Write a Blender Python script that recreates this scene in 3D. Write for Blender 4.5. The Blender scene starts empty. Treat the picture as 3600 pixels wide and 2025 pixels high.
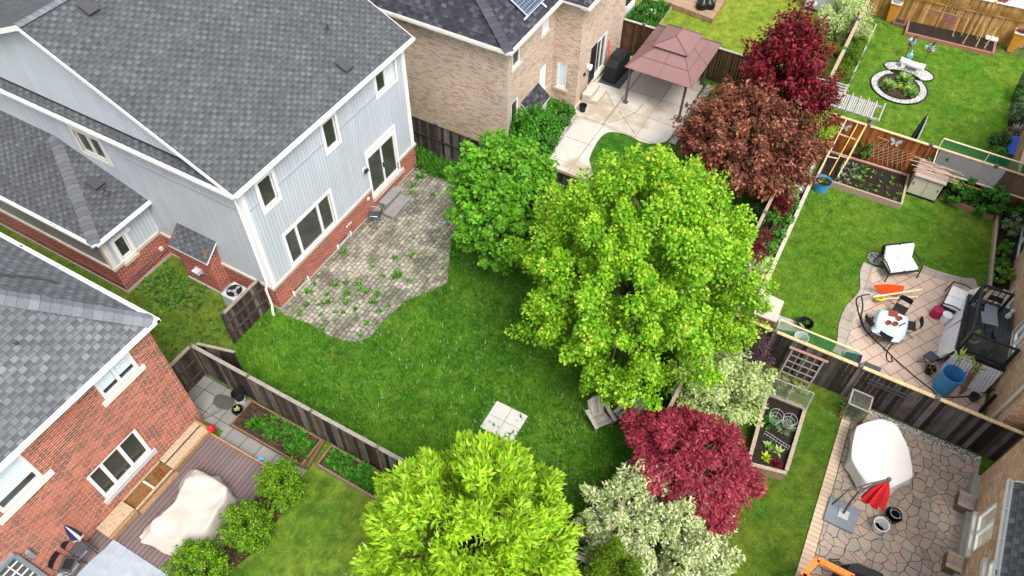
import bpy, math, random
import numpy as np
from mathutils import Vector, Matrix
random.seed(7); rng = np.random.default_rng(7)
R = math.radians
scene = bpy.context.scene
# ---------------------------------------------------------------- camera
F_PX, W_PX, H_PX, CAM_H = 2669.5, 3600.0, 2025.0, 22.5
_p, _r, _y = R(51.21), R(1.083), R(61.69)
_f = np.array([math.cos(_p)*math.sin(_y), math.cos(_p)*math.cos(_y), -math.sin(_p)])
_rt = np.array([math.cos(_y), -math.sin(_y), 0.0]); _up = np.cross(_rt, _f)
_rt, _up = math.cos(_r)*_rt + math.sin(_r)*_up, -math.sin(_r)*_rt + math.cos(_r)*_up
cam_d = bpy.data.cameras.new("camera"); cam = bpy.data.objects.new("camera", cam_d)
scene.collection.objects.link(cam); scene.camera = cam
cam_d.sensor_width = 36.0; cam_d.lens = 36.0*F_PX/W_PX; cam_d.clip_end = 2000; cam_d.clip_start = 0.1
cam.matrix_world = Matrix(((_rt[0], _up[0], -_f[0], 0), (_rt[1], _up[1], -_f[1], 0), (_rt[2], _up[2], -_f[2], CAM_H), (0, 0, 0, 1)))
# ---------------------------------------------------------------- light
SUN_EL, SUN_AZ = R(58), R(215)          # azimuth measured like the sky texture (from +Y, clockwise)
world = bpy.data.worlds.new("World"); scene.world = world; world.use_nodes = True
nt = world.node_tree; nt.nodes.clear()
sky = nt.nodes.new("ShaderNodeTexSky"); sky.sky_type = 'NISHITA'; sky.sun_disc = False
sky.sun_elevation = SUN_EL; sky.sun_rotation = SUN_AZ; sky.air_density = 1.0; sky.dust_density = 4.0; sky.ozone_density = 1.0
hs = nt.nodes.new("ShaderNodeHueSaturation"); hs.inputs['Saturation'].default_value = 0.30
bg = nt.nodes.new("ShaderNodeBackground"); bg.inputs['Strength'].default_value = 0.15
wo = nt.nodes.new("ShaderNodeOutputWorld")
nt.links.new(sky.outputs[0], hs.inputs['Color']); nt.links.new(hs.outputs[0], bg.inputs[0]); nt.links.new(bg.outputs[0], wo.inputs[0])
sun_d = bpy.data.lights.new("sun", 'SUN'); sun_d.energy = 1.3; sun_d.angle = R(26); sun_d.color = (1.0, 0.96, 0.90)
sun = bpy.data.objects.new("sun", sun_d); scene.collection.objects.link(sun)
_sd = Vector((math.sin(SUN_AZ)*math.cos(SUN_EL), math.cos(SUN_AZ)*math.cos(SUN_EL), math.sin(SUN_EL)))
sun.rotation_euler = _sd.to_track_quat('Z', 'Y').to_euler(); sun.location = (0, 0, 60)
scene.view_settings.view_transform = 'Standard'; scene.view_settings.look = 'None'
scene.view_settings.exposure = 1.12; scene.view_settings.gamma = 1.0
scene.cycles.max_bounces = 6; scene.cycles.diffuse_bounces = 3; scene.cycles.transparent_max_bounces = 12
scene.cycles.transmission_bounces = 3; scene.cycles.glossy_bounces = 2
# ---------------------------------------------------------------- survey: a sighting in the photograph to a point at height z
OFF = dict(A1=(0,0,.4831), A2=(700,0,.4831), A3=(1400,0,.414), A4=(2200,0,.3865), B1=(2800,0,.3451), B2=(2600,450,.4486), B3=(2800,850,.4141), B4=(2500,1300,.5005), C1=(0,700,.4486), C2=(0,1300,.5), C3=(600,1150,.4486), C4=(850,500,.4831), C5=(1700,1300,.5005), D1=(3200,1400,.4315), D2=(3250,900,.4142), D3=(3300,350,.3106), D4=(2500,1000,.2761), D5=(2850,350,.276), D6=(0,1700,.2717), D=(0,0,1.3975))
def _ray(c, x, y):
    o = OFF[c]; X = o[0]+x*o[2]; Y = o[1]+y*o[2]
    return (X-1800)/F_PX*_rt - (Y-1012.5)/F_PX*_up + _f
def at(c, x, y, z=0.0):
    d = _ray(c, x, y); t = (z-CAM_H)/d[2]
    return Vector((d[0]*t, d[1]*t, z))
def ats(c, pts, z=0.0): return [at(c, p[0], p[1], z) for p in pts]
def onY(c, x, y, Y):
    d = _ray(c, x, y); t = Y/d[1]; return (d[0]*t, CAM_H+d[2]*t)
# ---------------------------------------------------------------- object helpers
COL = scene.collection
def tag(o, label=None, cat=None, group=None, kind=None):
    if label: o['label'] = label
    if cat: o['category'] = cat
    if group: o['group'] = group
    if kind: o['kind'] = kind
    return o
def thing(name, label, cat, loc=(0, 0, 0), rz=0.0, group=None):
    o = bpy.data.objects.new(name, None); COL.objects.link(o); o.empty_display_size = 0.2
    o.location = loc; o.rotation_euler = (0, 0, rz)
    return tag(o, label, cat, group)
def copy_tree(o, parent=None):
    c = o.copy(); COL.objects.link(c)
    if parent is not None: c.parent = parent
    for ch in list(o.children): copy_tree(ch, c)
    return c
def rootloc(p):
    while p.parent is not None: p = p.parent
    return p.location
def mesh_np(name, V, Fc, mat, parent=None, col=None, kind=None, smooth=False, world=True):
    """V (n,3); Fc (m,k) same-size faces; col (m,3) per face"""
    me = bpy.data.meshes.new(name); V = np.asarray(V, dtype=np.float32)
    if parent is not None and world: V = V - np.array(rootloc(parent), dtype=np.float32)
    m, k = Fc.shape
    me.vertices.add(len(V)); me.vertices.foreach_set('co', V.ravel())
    me.loops.add(m*k); me.loops.foreach_set('vertex_index', Fc.astype(np.int32).ravel())
    me.polygons.add(m); me.polygons.foreach_set('loop_start', np.arange(0, m*k, k, dtype=np.int32))
    if smooth: me.polygons.foreach_set('use_smooth', np.ones(m, dtype=bool))
    me.update(calc_edges=True)
    if col is not None:
        a = me.color_attributes.new('Col', 'FLOAT_COLOR', 'CORNER')
        c4 = np.ones((m, k, 4), dtype=np.float32); c4[:, :, :3] = np.asarray(col, dtype=np.float32)[:, None, :]
        a.data.foreach_set('color', c4.ravel())
    me.materials.append(mat)
    o = bpy.data.objects.new(name, me); COL.objects.link(o)
    if parent is not None: o.parent = parent
    if kind: o['kind'] = kind
    return o
class MB:
    def __init__(s): s.v = []; s.f = []; s.m = []; s.c = []; s.col = (1, 1, 1)
    def face(s, pts, m=0):
        b = len(s.v); s.v += [tuple(p) for p in pts]; s.f.append(tuple(range(b, b+len(pts)))); s.m.append(m); s.c.append(s.col); return s
    def obox(s, o, ax, ay, az, m=0):
        o, ax, ay, az = Vector(o), Vector(ax), Vector(ay), Vector(az); b = len(s.v)
        if ax.cross(ay).dot(az) < 0: o = o+ax; ax = -ax
        for k in (0, 1):
            for (i, j) in ((0, 0), (1, 0), (1, 1), (0, 1)): s.v.append(tuple(o+ax*i+ay*j+az*k))
        for q in ((0,3,2,1), (4,5,6,7), (0,1,5,4), (1,2,6,5), (2,3,7,6), (3,0,4,7)):
            s.f.append(tuple(b+i for i in q)); s.m.append(m); s.c.append(s.col)
        return s
    def box(s, x0, x1, y0, y1, z0, z1, m=0): return s.obox((x0, y0, z0), (x1-x0, 0, 0), (0, y1-y0, 0), (0, 0, z1-z0), m)
    def bar(s, a, b, w, h, m=0, up=(0, 0, 1)):
        """square bar from a to b, w wide, h high"""
        a, b = Vector(a), Vector(b); d = b-a; up = Vector(up); x = d.cross(up)
        if x.length < 1e-5: x = d.cross(Vector((1, 0, 0)))
        x.normalize(); u = x.cross(d).normalized()
        return s.obox(a-x*w/2-u*h/2, d, x*w, u*h, m)
    def prism(s, poly, z0, z1, m=0, ms=None):
        n = len(poly); A = sum(poly[i][0]*poly[(i+1)%n][1]-poly[(i+1)%n][0]*poly[i][1] for i in range(n))
        if A < 0: poly = list(poly)[::-1]
        s.face([(p[0], p[1], z1) for p in poly], m); s.face([(p[0], p[1], z0) for p in poly[::-1]], m)
        for i in range(n):
            p, q = poly[i], poly[(i+1) % n]
            s.face([(p[0], p[1], z0), (q[0], q[1], z0), (q[0], q[1], z1), (p[0], p[1], z1)], m if ms is None else ms)
        return s
    def tube(s, pts, r, n=6, m=0, cap=True):
        pts = [Vector(p) for p in pts]; k = len(pts); rs = r if isinstance(r, (list, tuple)) else [r]*k
        t0 = (pts[1]-pts[0]).normalized(); x = t0.orthogonal().normalized(); b = len(s.v)
        for i, p in enumerate(pts):
            t = (pts[min(i+1, k-1)]-pts[max(i-1, 0)]).normalized()
            x = (x-t*x.dot(t)); x = x.normalized() if x.length > 1e-6 else t.orthogonal().normalized(); y = t.cross(x)
            for j in range(n):
                a = 2*math.pi*j/n; s.v.append(tuple(p+(x*math.cos(a)+y*math.sin(a))*rs[i]))
        for i in range(k-1):
            for j in range(n):
                s.f.append((b+i*n+j, b+i*n+(j+1) % n, b+(i+1)*n+(j+1) % n, b+(i+1)*n+j)); s.m.append(m); s.c.append(s.col)
        if cap:
            s.f.append(tuple(b+j for j in range(n))[::-1]); s.m.append(m); s.c.append(s.col)
            s.f.append(tuple(b+(k-1)*n+j for j in range(n))); s.m.append(m); s.c.append(s.col)
        return s
    def lathe(s, prof, n=16, c=(0, 0, 0), m=0, sx=1, sy=1):
        b = len(s.v); k = len(prof)
        for (r, z) in prof:
            for j in range(n):
                a = 2*math.pi*j/n; s.v.append((c[0]+r*sx*math.cos(a), c[1]+r*sy*math.sin(a), c[2]+z))
        for i in range(k-1):
            for j in range(n):
                s.f.append((b+i*n+j, b+i*n+(j+1) % n, b+(i+1)*n+(j+1) % n, b+(i+1)*n+j)); s.m.append(m); s.c.append(s.col)
        return s
    def disc(s, r, c, n=16, m=0, sx=1, sy=1):
        return s.face([(c[0]+r*sx*math.cos(2*math.pi*j/n), c[1]+r*sy*math.sin(2*math.pi*j/n), c[2]) for j in range(n)], m)
    def build(s, name, mats, parent=None, world=True, smooth=False, bevel=0.0, kind=None):
        me = bpy.data.meshes.new(name)
        off = Vector(rootloc(parent)) if (parent is not None and world) else Vector((0, 0, 0))
        V = np.array(s.v, dtype=float)
        me.from_pydata((V-np.array(off)).tolist(), [], s.f)
        mats = mats if isinstance(mats, (list, tuple)) else [mats]
        for mt in mats: me.materials.append(mt)
        me.polygons.foreach_set('material_index', s.m)
        if smooth: me.polygons.foreach_set('use_smooth', [True]*len(s.f))
        ub = []; cb = []
        for fi, f in enumerate(s.f):
            P = V[list(f)]; nrm = np.zeros(3)
            for i in range(len(f)):
                a, b2 = P[i], P[(i+1) % len(f)]; nrm += np.cross(a, b2)
            L = np.linalg.norm(nrm); nrm = nrm/L if L > 1e-12 else np.array([0, 0, 1.0])
            if abs(nrm[2]) > 0.995: U = np.array([1.0, 0, 0]); T = np.array([0, 1.0, 0])
            else: U = np.array([-nrm[1], nrm[0], 0.0]); U /= np.linalg.norm(U); T = np.cross(nrm, U)
            for p in P: ub += [float(p@U), float(p@T)]; cb += [s.c[fi][0], s.c[fi][1], s.c[fi][2], 1.0]
        me.uv_layers.new(name='UVMap').data.foreach_set('uv', ub)
        me.color_attributes.new('Col', 'FLOAT_COLOR', 'CORNER').data.foreach_set('color', cb)
        me.update()
        o = bpy.data.objects.new(name, me); COL.objects.link(o)
        if parent is not None: o.parent = parent
        if kind: o['kind'] = kind
        if bevel > 0:
            bv = o.modifiers.new('bevel', 'BEVEL'); bv.width = bevel; bv.segments = 2; bv.limit_method = 'ANGLE'
        return o
# ---------------------------------------------------------------- materials
def lin(c):
    c = c/255.0
    return c/12.92 if c <= 0.04045 else ((c+0.055)/1.055)**2.4
def S(r, g, b, k=0.85): return (lin(r)*k, lin(g)*k, lin(b)*k, 1.0)
class NT:
    def __init__(s, name):
        s.mat = bpy.data.materials.new(name); s.mat.use_nodes = True; s.t = s.mat.node_tree; s.t.nodes.clear()
        s.out = s.n('ShaderNodeOutputMaterial'); s.b = s.n('ShaderNodeBsdfPrincipled'); s.l(s.b.outputs[0], s.out.inputs[0])
    def n(s, typ, **kw):
        nd = s.t.nodes.new(typ)
        for k, v in kw.items(): setattr(nd, k, v)
        return nd
    def l(s, a, b): s.t.links.new(a, b)
    def put(s, sock, v):
        if hasattr(v, 'links') or isinstance(v, bpy.types.NodeSocket): s.l(v, sock)
        else: sock.default_value = v
    def math(s, op, a, b=0.0, c=None):
        nd = s.n('ShaderNodeMath', operation=op); s.put(nd.inputs[0], a); s.put(nd.inputs[1], b)
        if c is not None: s.put(nd.inputs[2], c)
        return nd.outputs[0]
    def mix(s, fac, a, b, blend='MIX'):
        nd = s.n('ShaderNodeMixRGB', blend_type=blend); s.put(nd.inputs[0], fac); s.put(nd.inputs[1], a); s.put(nd.inputs[2], b); return nd.outputs[0]
    def noise(s, vec, scale, detail=3.0, rough=0.55, dist=0.0):
        nd = s.n('ShaderNodeTexNoise'); s.l(vec, nd.inputs['Vector']); nd.inputs['Scale'].default_value = scale; nd.inputs['Detail'].default_value = detail
        nd.inputs['Roughness'].default_value = rough; nd.inputs['Distortion'].default_value = dist; return nd.outputs['Fac']
    def ramp(s, fac, stops):
        nd = s.n('ShaderNodeValToRGB'); s.put(nd.inputs[0], fac); e = nd.color_ramp.elements
        e[0].position, e[0].color = stops[0]; e[1].position, e[1].color = stops[-1]
        for p, c in stops[1:-1]: q = e.new(p); q.color = c
        return nd.outputs[0]
    def bump(s, h, strength=0.4, dist=0.02):
        nd = s.n('ShaderNodeBump'); s.put(nd.inputs['Height'], h); nd.inputs['Strength'].default_value = strength; nd.inputs['Distance'].default_value = dist
        s.l(nd.outputs[0], s.b.inputs['Normal'])
    def uv(s): return s.n('ShaderNodeTexCoord').outputs['UV']
    def ob(s): return s.n('ShaderNodeTexCoord').outputs['Object']
    def pos(s): return s.n('ShaderNodeNewGeometry').outputs['Position']
    def sep(s, v):
        nd = s.n('ShaderNodeSeparateXYZ'); s.l(v, nd.inputs[0]); return nd.outputs
    def comb(s, x, y, z=0.0):
        nd = s.n('ShaderNodeCombineXYZ'); s.put(nd.inputs[0], x); s.put(nd.inputs[1], y); s.put(nd.inputs[2], z); return nd.outputs[0]
    def white(s, v, dim='2D'):
        nd = s.n('ShaderNodeTexWhiteNoise', noise_dimensions=dim); s.l(v, nd.inputs['Vector']); return nd.outputs['Value'], nd.outputs['Color']
    def scale(s, v, x, y, z=1.0):
        nd = s.n('ShaderNodeMapping'); s.l(v, nd.inputs[0]); nd.inputs['Scale'].default_value = (x, y, z); return nd.outputs[0]
    def fin(s, color, rough=0.8, spec=0.3):
        s.put(s.b.inputs['Base Color'], color); s.put(s.b.inputs['Roughness'], rough); s.b.inputs['Specular IOR Level'].default_value = spec; return s.mat
V1 = lambda k: (k, k, k, 1)
def m_plain(name, c, rough=0.6, var=0.12, scale=6.0, spec=0.3, metal=0.0, bump=0.0):
    t = NT(name); n = t.noise(t.ob(), scale, 5.0, 0.6)
    lo = tuple(x*(1-var) for x in c[:3])+(1,); hi = tuple(min(1, x*(1+var)) for x in c[:3])+(1,)
    col = t.ramp(n, [(0.3, lo), (0.7, hi)])
    if bump: t.bump(t.noise(t.ob(), scale*6, 4.0), bump, 0.01)
    t.b.inputs['Metallic'].default_value = metal
    return t.fin(col, rough, spec)
def m_col(name, rough=0.8, var=0.25, scale=9.0, spec=0.2):
    """colour from the Col attribute with a little mottling"""
    t = NT(name); a = t.n('ShaderNodeAttribute', attribute_name='Col').outputs['Color']
    n = t.noise(t.pos(), scale, 4.0); k = t.ramp(n, [(0.3, V1(1-var)), (0.7, V1(1+var))])
    return t.fin(t.mix(1.0, a, k, 'MULTIPLY'), rough, spec)
def m_leaf(name, trans=0.35, gloss=0.25):
    t = NT(name); a = t.n('ShaderNodeAttribute', attribute_name='Col').outputs['Color']
    t.fin(a, 0.45, gloss); tr = t.n('ShaderNodeBsdfTranslucent'); t.l(a, tr.inputs[0])
    mx = t.n('ShaderNodeMixShader'); mx.inputs[0].default_value = trans
    t.l(t.b.outputs[0], mx.inputs[1]); t.l(tr.outputs[0], mx.inputs[2]); t.l(mx.outputs[0], t.out.inputs[0]); return t.mat
def m_shingle(name, cols, row=0.14, tab=0.17, dark=0.5):
    """laminated shingles: staggered courses of tabs of several shades"""
    t = NT(name); u, v, _ = t.sep(t.uv())
    rv = t.math('DIVIDE', v, row); ri = t.math('FLOOR', rv); rf = t.math('FRACT', rv)
    rr, _c = t.white(t.comb(ri, 3.7)); off = t.math('ADD', t.math('MULTIPLY', ri, 0.86), t.math('MULTIPLY', rr, 0.3))
    uu = t.math('ADD', t.math('DIVIDE', u, tab), off); ti = t.math('FLOOR', uu); tf = t.math('FRACT', uu)
    tr, _c2 = t.white(t.comb(ti, ri)); 
    col = t.ramp(tr, [(0.0, cols[1]), (0.5, cols[2]), (1.0, cols[3])])
    # printed dark band on every second tab, stepped height of the laminated tooth
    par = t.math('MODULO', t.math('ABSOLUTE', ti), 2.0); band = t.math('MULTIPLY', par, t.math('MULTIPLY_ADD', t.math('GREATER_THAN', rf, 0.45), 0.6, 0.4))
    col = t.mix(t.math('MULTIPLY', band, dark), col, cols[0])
    seam = t.math('MAXIMUM', t.math('LESS_THAN', rf, 0.10), t.math('LESS_THAN', tf, 0.07))
    col = t.mix(t.math('MULTIPLY', seam, 0.55), col, (0.02, 0.02, 0.024, 1))
    n = t.noise(t.uv(), 60, 3.0, 0.7); n2 = t.noise(t.uv(), 0.9, 3.0)
    col = t.mix(1.0, col, t.ramp(n, [(0.25, V1(0.72)), (0.75, V1(1.22))]), 'MULTIPLY')
    col = t.mix(1.0, col, t.ramp(n2, [(0.3, V1(0.88)), (0.7, V1(1.1))]), 'MULTIPLY')
    h = t.math('ADD', t.math('MULTIPLY', t.math('SUBTRACT', 1.0, rf), 0.7), t.math('MULTIPLY', par, 0.5))
    t.bump(t.math('ADD', h, t.math('MULTIPLY', n, 0.2)), 0.6, 0.02)
    return t.fin(col, 0.85, 0.25)
def m_brick(name, c1, c2, c3, mortar, bw=0.225, bh=0.075, ms=0.011, patch=None):
    t = NT(name); uv = t.uv(); br = t.n('ShaderNodeTexBrick'); t.l(uv, br.inputs['Vector'])
    br.inputs['Scale'].default_value = 1.0; br.inputs['Brick Width'].default_value = bw; br.inputs['Row Height'].default_value = bh
    br.inputs['Mortar Size'].default_value = ms; br.inputs['Mortar Smooth'].default_value = 0.2
    br.inputs['Color1'].default_value = c1; br.inputs['Color2'].default_value = c2; br.inputs['Mortar'].default_value = mortar
    u, v, _ = t.sep(uv); ri = t.math('FLOOR', t.math('DIVIDE', v, bh)); sh = t.math('MULTIPLY', t.math('MODULO', t.math('ABSOLUTE', ri), 2.0), 0.5)
    ci = t.math('FLOOR', t.math('ADD', t.math('DIVIDE', u, bw), sh)); w, _c = t.white(t.comb(ci, ri))
    sel = t.math('MULTIPLY', t.math('GREATER_THAN', w, 0.74), t.math('SUBTRACT', 1.0, br.outputs['Fac']))
    col = t.mix(sel, br.outputs['Color'], c3)
    n = t.noise(uv, 14, 4.0, 0.6); col = t.mix(1.0, col, t.ramp(n, [(0.3, V1(0.82)), (0.7, V1(1.14))]), 'MULTIPLY')
    n2 = t.noise(uv, 0.7, 4.0, 0.6); col = t.mix(1.0, col, t.ramp(n2, [(0.3, V1(0.86)), (0.7, V1(1.1))]), 'MULTIPLY')
    if patch: col = t.mix(t.ramp(t.noise(uv, 1.3, 5.0, 0.6), [(0.52, V1(0)), (0.7, V1(0.5))]), col, patch)
    t.bump(t.math('SUBTRACT', t.math('MULTIPLY', n, 0.3), br.outputs['Fac']), 0.5, 0.01)
    return t.fin(col, 0.85, 0.2)
def m_siding(name, c, groove, sp=0.15):
    t = NT(name); uv = t.uv(); u, v, _ = t.sep(uv); q = t.math('DIVIDE', u, sp); fr = t.math('FRACT', q)
    g = t.math('LESS_THAN', fr, 0.12); w, _c = t.white(t.comb(t.math('FLOOR', q), 0.5))
    col = t.mix(1.0, c, t.ramp(w, [(0.0, V1(0.95)), (1.0, V1(1.04))]), 'MULTIPLY')
    col = t.mix(1.0, col, t.ramp(t.noise(uv, 0.8, 4.0), [(0.3, V1(0.94)), (0.7, V1(1.05))]), 'MULTIPLY')
    col = t.mix(1.0, col, t.ramp(t.noise(t.scale(uv, 9, 0.5), 1.0, 4.0), [(0.35, V1(0.95)), (0.6, V1(1.02))]), 'MULTIPLY')
    col = t.mix(t.math('MULTIPLY', g, 0.8), col, groove)
    t.bump(t.math('MULTIPLY', g, -1.0), 0.6, 0.012); return t.fin(col, 0.5, 0.35)
def m_lawn(name, c1, c2, c3, patch=0.35, scale=0.5, dry=0.25):
    t = NT(name); p = t.pos(); n1 = t.noise(p, scale, 5.0, 0.6); n2 = t.noise(p, 9.0, 5.0, 0.7); n3 = t.noise(t.scale(p, 1, 1), 55.0, 3.0, 0.8)
    col = t.mix(t.ramp(n1, [(0.35, V1(0)), (0.68, V1(1))]), c1, c2)
    col = t.mix(t.ramp(n2, [(0.5, V1(0)), (0.75, V1(patch))]), col, c3)
    n4 = t.noise(p, 0.55, 6.0, 0.68, 0.6); col = t.mix(t.ramp(n4, [(0.55, V1(0)), (0.72, V1(dry))]), col, S(132,124,58)); n5 = t.noise(p, 2.4, 5.0, 0.7); col = t.mix(1.0, col, t.ramp(n5, [(0.35, V1(0.62)), (0.65, V1(1.3))]), 'MULTIPLY')
    col = t.mix(1.0, col, t.ramp(n3, [(0.3, V1(0.5)), (0.7, V1(1.45))]), 'MULTIPLY')
    t.bump(t.math('ADD', n3, n2), 0.8, 0.04); return t.fin(col, 0.9, 0.1)
def m_wood(name, streak=0.5, scale=1.0, rough=0.85):
    """timber: Col attribute times streaks along the grain (v)"""
    t = NT(name); a = t.n('ShaderNodeAttribute', attribute_name='Col').outputs['Color']; uv = t.uv()
    n = t.noise(t.scale(uv, 22*scale, 1.3*scale), 1.0, 5.0, 0.65); n2 = t.noise(t.pos(), 2.2, 4.0)
    col = t.mix(1.0, a, t.ramp(n, [(0.3, V1(1-streak)), (0.5, V1(1.0)), (0.72, V1(1+streak))]), 'MULTIPLY')
    col = t.mix(1.0, col, t.ramp(n2, [(0.3, V1(0.75)), (0.7, V1(1.2))]), 'MULTIPLY')
    t.bump(n, 0.4, 0.01); return t.fin(col, rough, 0.2)
def m_woodh(name, streak=0.4):
    t = NT(name); a = t.n('ShaderNodeAttribute', attribute_name='Col').outputs['Color']; p = t.pos()
    n = t.noise(p, 14.0, 5.0, 0.7); col = t.mix(1.0, a, t.ramp(n, [(0.3, V1(1-streak)), (0.7, V1(1+streak))]), 'MULTIPLY')
    t.bump(n, 0.3, 0.01); return t.fin(col, 0.85, 0.2)
def m_speck(name, cols, scale, rough=0.9, bump=0.8, dist=0.03):
    """voronoi grains: soil, gravel, pebbles"""
    t = NT(name); vo = t.n('ShaderNodeTexVoronoi'); t.l(t.pos(), vo.inputs['Vector']); vo.inputs['Scale'].default_value = scale
    w, _c = t.white(vo.outputs['Position'], '3D')
    col = t.ramp(w, [(i/(len(cols)-1), c) for i, c in enumerate(cols)])
    col = t.mix(t.ramp(vo.outputs['Distance'], [(0.35, V1(0)), (0.65, V1(0.7))]), col, (0.015, 0.012, 0.010, 1))
    col = t.mix(1.0, col, t.ramp(t.noise(t.pos(), 1.6, 4.0), [(0.3, V1(0.75)), (0.7, V1(1.2))]), 'MULTIPLY')
    t.bump(t.math('SUBTRACT', 1.0, vo.outputs['Distance']), bump, dist); return t.fin(col, rough, 0.2)
def m_glass(name, tint=(0.86, 0.9, 0.88, 1), refl_paint=0.30):
    t = NT(name); g = t.n('ShaderNodeBsdfGlossy'); g.inputs['Roughness'].default_value = 0.03; g.inputs['Color'].default_value = (0.9, 0.95, 1, 1)
    tr = t.n('ShaderNodeBsdfTransparent'); tr.inputs[0].default_value = tint; fr = t.n('ShaderNodeFresnel'); fr.inputs[0].default_value = 1.65
    df = t.n('ShaderNodeBsdfDiffuse'); df.inputs[0].default_value = S(112,116,104); m0 = t.n('ShaderNodeMixShader'); m0.inputs[0].default_value = refl_paint; t.l(tr.outputs[0], m0.inputs[1]); t.l(df.outputs[0], m0.inputs[2])  # flat grey-green share paints reflected yard light into the glass
    mx = t.n('ShaderNodeMixShader'); t.l(fr.outputs[0], mx.inputs[0]); t.l(m0.outputs[0], mx.inputs[1]); t.l(g.outputs[0], mx.inputs[2]); t.l(mx.outputs[0], t.out.inputs[0]); return t.mat
def m_mesh(name, col, cell=0.035, wire=0.16):
    """wire netting: see-through grid"""
    t = NT(name); u, v, _ = t.sep(t.uv())
    a = t.math('LESS_THAN', t.math('FRACT', t.math('DIVIDE', t.math('ADD', u, v), cell)), wire); b = t.math('LESS_THAN', t.math('FRACT', t.math('DIVIDE', t.math('SUBTRACT', u, v), cell)), wire)
    t.fin(col, 0.6, 0.3); t.l(t.math('MAXIMUM', a, b), t.b.inputs['Alpha']); return t.mat
# ================================================================ material instances
M = {}
def m_gut():
    t = NT('gutter_channel'); n = t.noise(t.pos(), 2.6, 4.0, .7); return t.fin(t.ramp(n, [(.58, S(214,212,206)), (.66, S(70,62,52))]), .9, .2)
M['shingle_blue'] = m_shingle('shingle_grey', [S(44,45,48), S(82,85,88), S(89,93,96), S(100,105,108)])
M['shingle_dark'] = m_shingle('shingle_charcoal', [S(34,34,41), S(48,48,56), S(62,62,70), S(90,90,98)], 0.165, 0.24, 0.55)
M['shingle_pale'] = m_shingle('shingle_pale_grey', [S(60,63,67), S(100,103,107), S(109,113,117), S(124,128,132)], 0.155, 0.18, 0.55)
M['cap_grey'] = m_plain('ridge_shingle_grey', S(92,94,101), 0.85, 0.25, 9)
M['cap_pale'] = m_plain('ridge_shingle_pale', S(140,144,150), 0.85, 0.2, 7)
M['cap_dark'] = m_plain('ridge_shingle_dark', S(74,74,82), 0.85, 0.25, 9)
M['siding'] = m_siding('siding_pale_blue', S(200,207,215), S(130,138,146))
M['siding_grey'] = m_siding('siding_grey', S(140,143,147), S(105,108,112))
M['brick_red'] = m_brick('brick_red', S(190,74,56), S(140,50,40), S(104,46,38), S(214,172,154), bw=.25, bh=.082, ms=.012)
M['brick_orange'] = m_brick('brick_salmon', S(194,108,84), S(154,74,56), S(116,74,62), S(218,182,162), bw=.27, bh=.09, ms=.010)
M['brick_tan'] = m_brick('brick_tan', S(218,192,170), S(198,170,148), S(172,142,120), S(222,206,188), patch=S(186,182,176))
M['brick_brown'] = m_brick('brick_brown', S(220,174,134), S(190,140,104), S(232,200,164), S(222,196,168))
M['stone'] = m_plain('sill_stone', S(196,186,172), 0.8, 0.12, 5)
M['concrete_base'] = m_plain('concrete_foundation', S(170,166,156), 0.9, 0.14, 4)
M['white'] = m_plain('white_trim', S(244,244,242), 0.45, 0.04, 3)
M['offwhite'] = m_plain('offwhite_trim', S(226,222,212), 0.5, 0.06, 3)
M['band_grey'] = m_plain('grey_band', S(176,184,192), 0.5, 0.04, 3)
M['gutter_dirt'] = m_gut()
M['glass'] = m_glass('window_glass')
M['glass_clear'] = m_glass('clear_panel', (0.80, 0.84, 0.83, 1))
M['blind'] = m_plain('window_blind', S(228,240,248), 0.7, 0.06, 2)
M['room'] = m_plain('room_floor', S(170,156,136), 0.8, 0.3, 1.2)
M['black'] = m_plain('black_plastic', S(34,35,38), 0.5, 0.2, 6)
M['black_metal'] = m_plain('black_metal', S(44,46,50), 0.4, 0.15, 8)
M['dark_grey'] = m_plain('dark_grey', S(70,72,76), 0.6, 0.15, 6)
M['grey'] = m_plain('grey_plastic', S(128,134,142), 0.6, 0.08, 4)
M['light_grey'] = m_plain('light_grey_metal', S(190,194,196), 0.45, 0.08, 5)
M['steel'] = m_plain('polished_steel', S(205,208,212), 0.3, 0.05, 5, metal=0.7)
M['cream_cloth'] = m_plain('cream_cover', S(190,181,172), 0.9, 0.06, 1.5, bump=0.3)
M['white_cloth'] = m_plain('white_cover', S(232,226,220), 0.85, 0.04, 1.5, bump=0.1)
M['red_cloth'] = m_plain('red_canopy', S(196,34,38), 0.8, 0.12, 6)
M['mauve'] = m_plain('mauve_roof_panel', S(134,101,99), 0.5, 0.05, 1.5)
M['mauve_dark'] = m_plain('mauve_roof_rib', S(122,88,90), 0.5, 0.08, 3)
M['bronze'] = m_plain('bronze_post', S(96,88,86), 0.5, 0.08, 3)
M['blue'] = m_plain('blue_plastic', S(66,156,216), 0.45, 0.1, 4)
M['blue_dark'] = m_plain('strong_blue', S(36,84,196), 0.5, 0.1, 4)
M['red'] = m_plain('red_plastic', S(200,34,48), 0.5, 0.1, 4)
M['maroon'] = m_plain('crimson_plastic', S(176,34,82), 0.45, 0.08, 4)
M['orange'] = m_plain('orange_steel', S(232,84,30), 0.45, 0.08, 4)
M['yellow'] = m_plain('yellow_rubber', S(232,196,40), 0.6, 0.1, 6)
M['terracotta'] = m_plain('terracotta', S(168,86,62), 0.8, 0.12, 6)
M['green_net'] = m_mesh('green_netting', S(20,120,80), 0.03, 0.30)
M['wire_net'] = m_mesh('wire_netting', S(120,122,118), 0.04, 0.16)
M['dark_net'] = m_mesh('dark_netting', S(60,64,60), 0.04, 0.25)
M['wood'] = m_wood('fence_timber', 0.55)
M['wood_soft'] = m_wood('stained_timber', 0.28)
M['woodh'] = m_woodh('timber', 0.35)
M['col'] = m_col('mottled', 0.8, 0.2)
M['col_smooth'] = m_col('smooth_colour', 0.5, 0.06, 5, 0.3)
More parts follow.
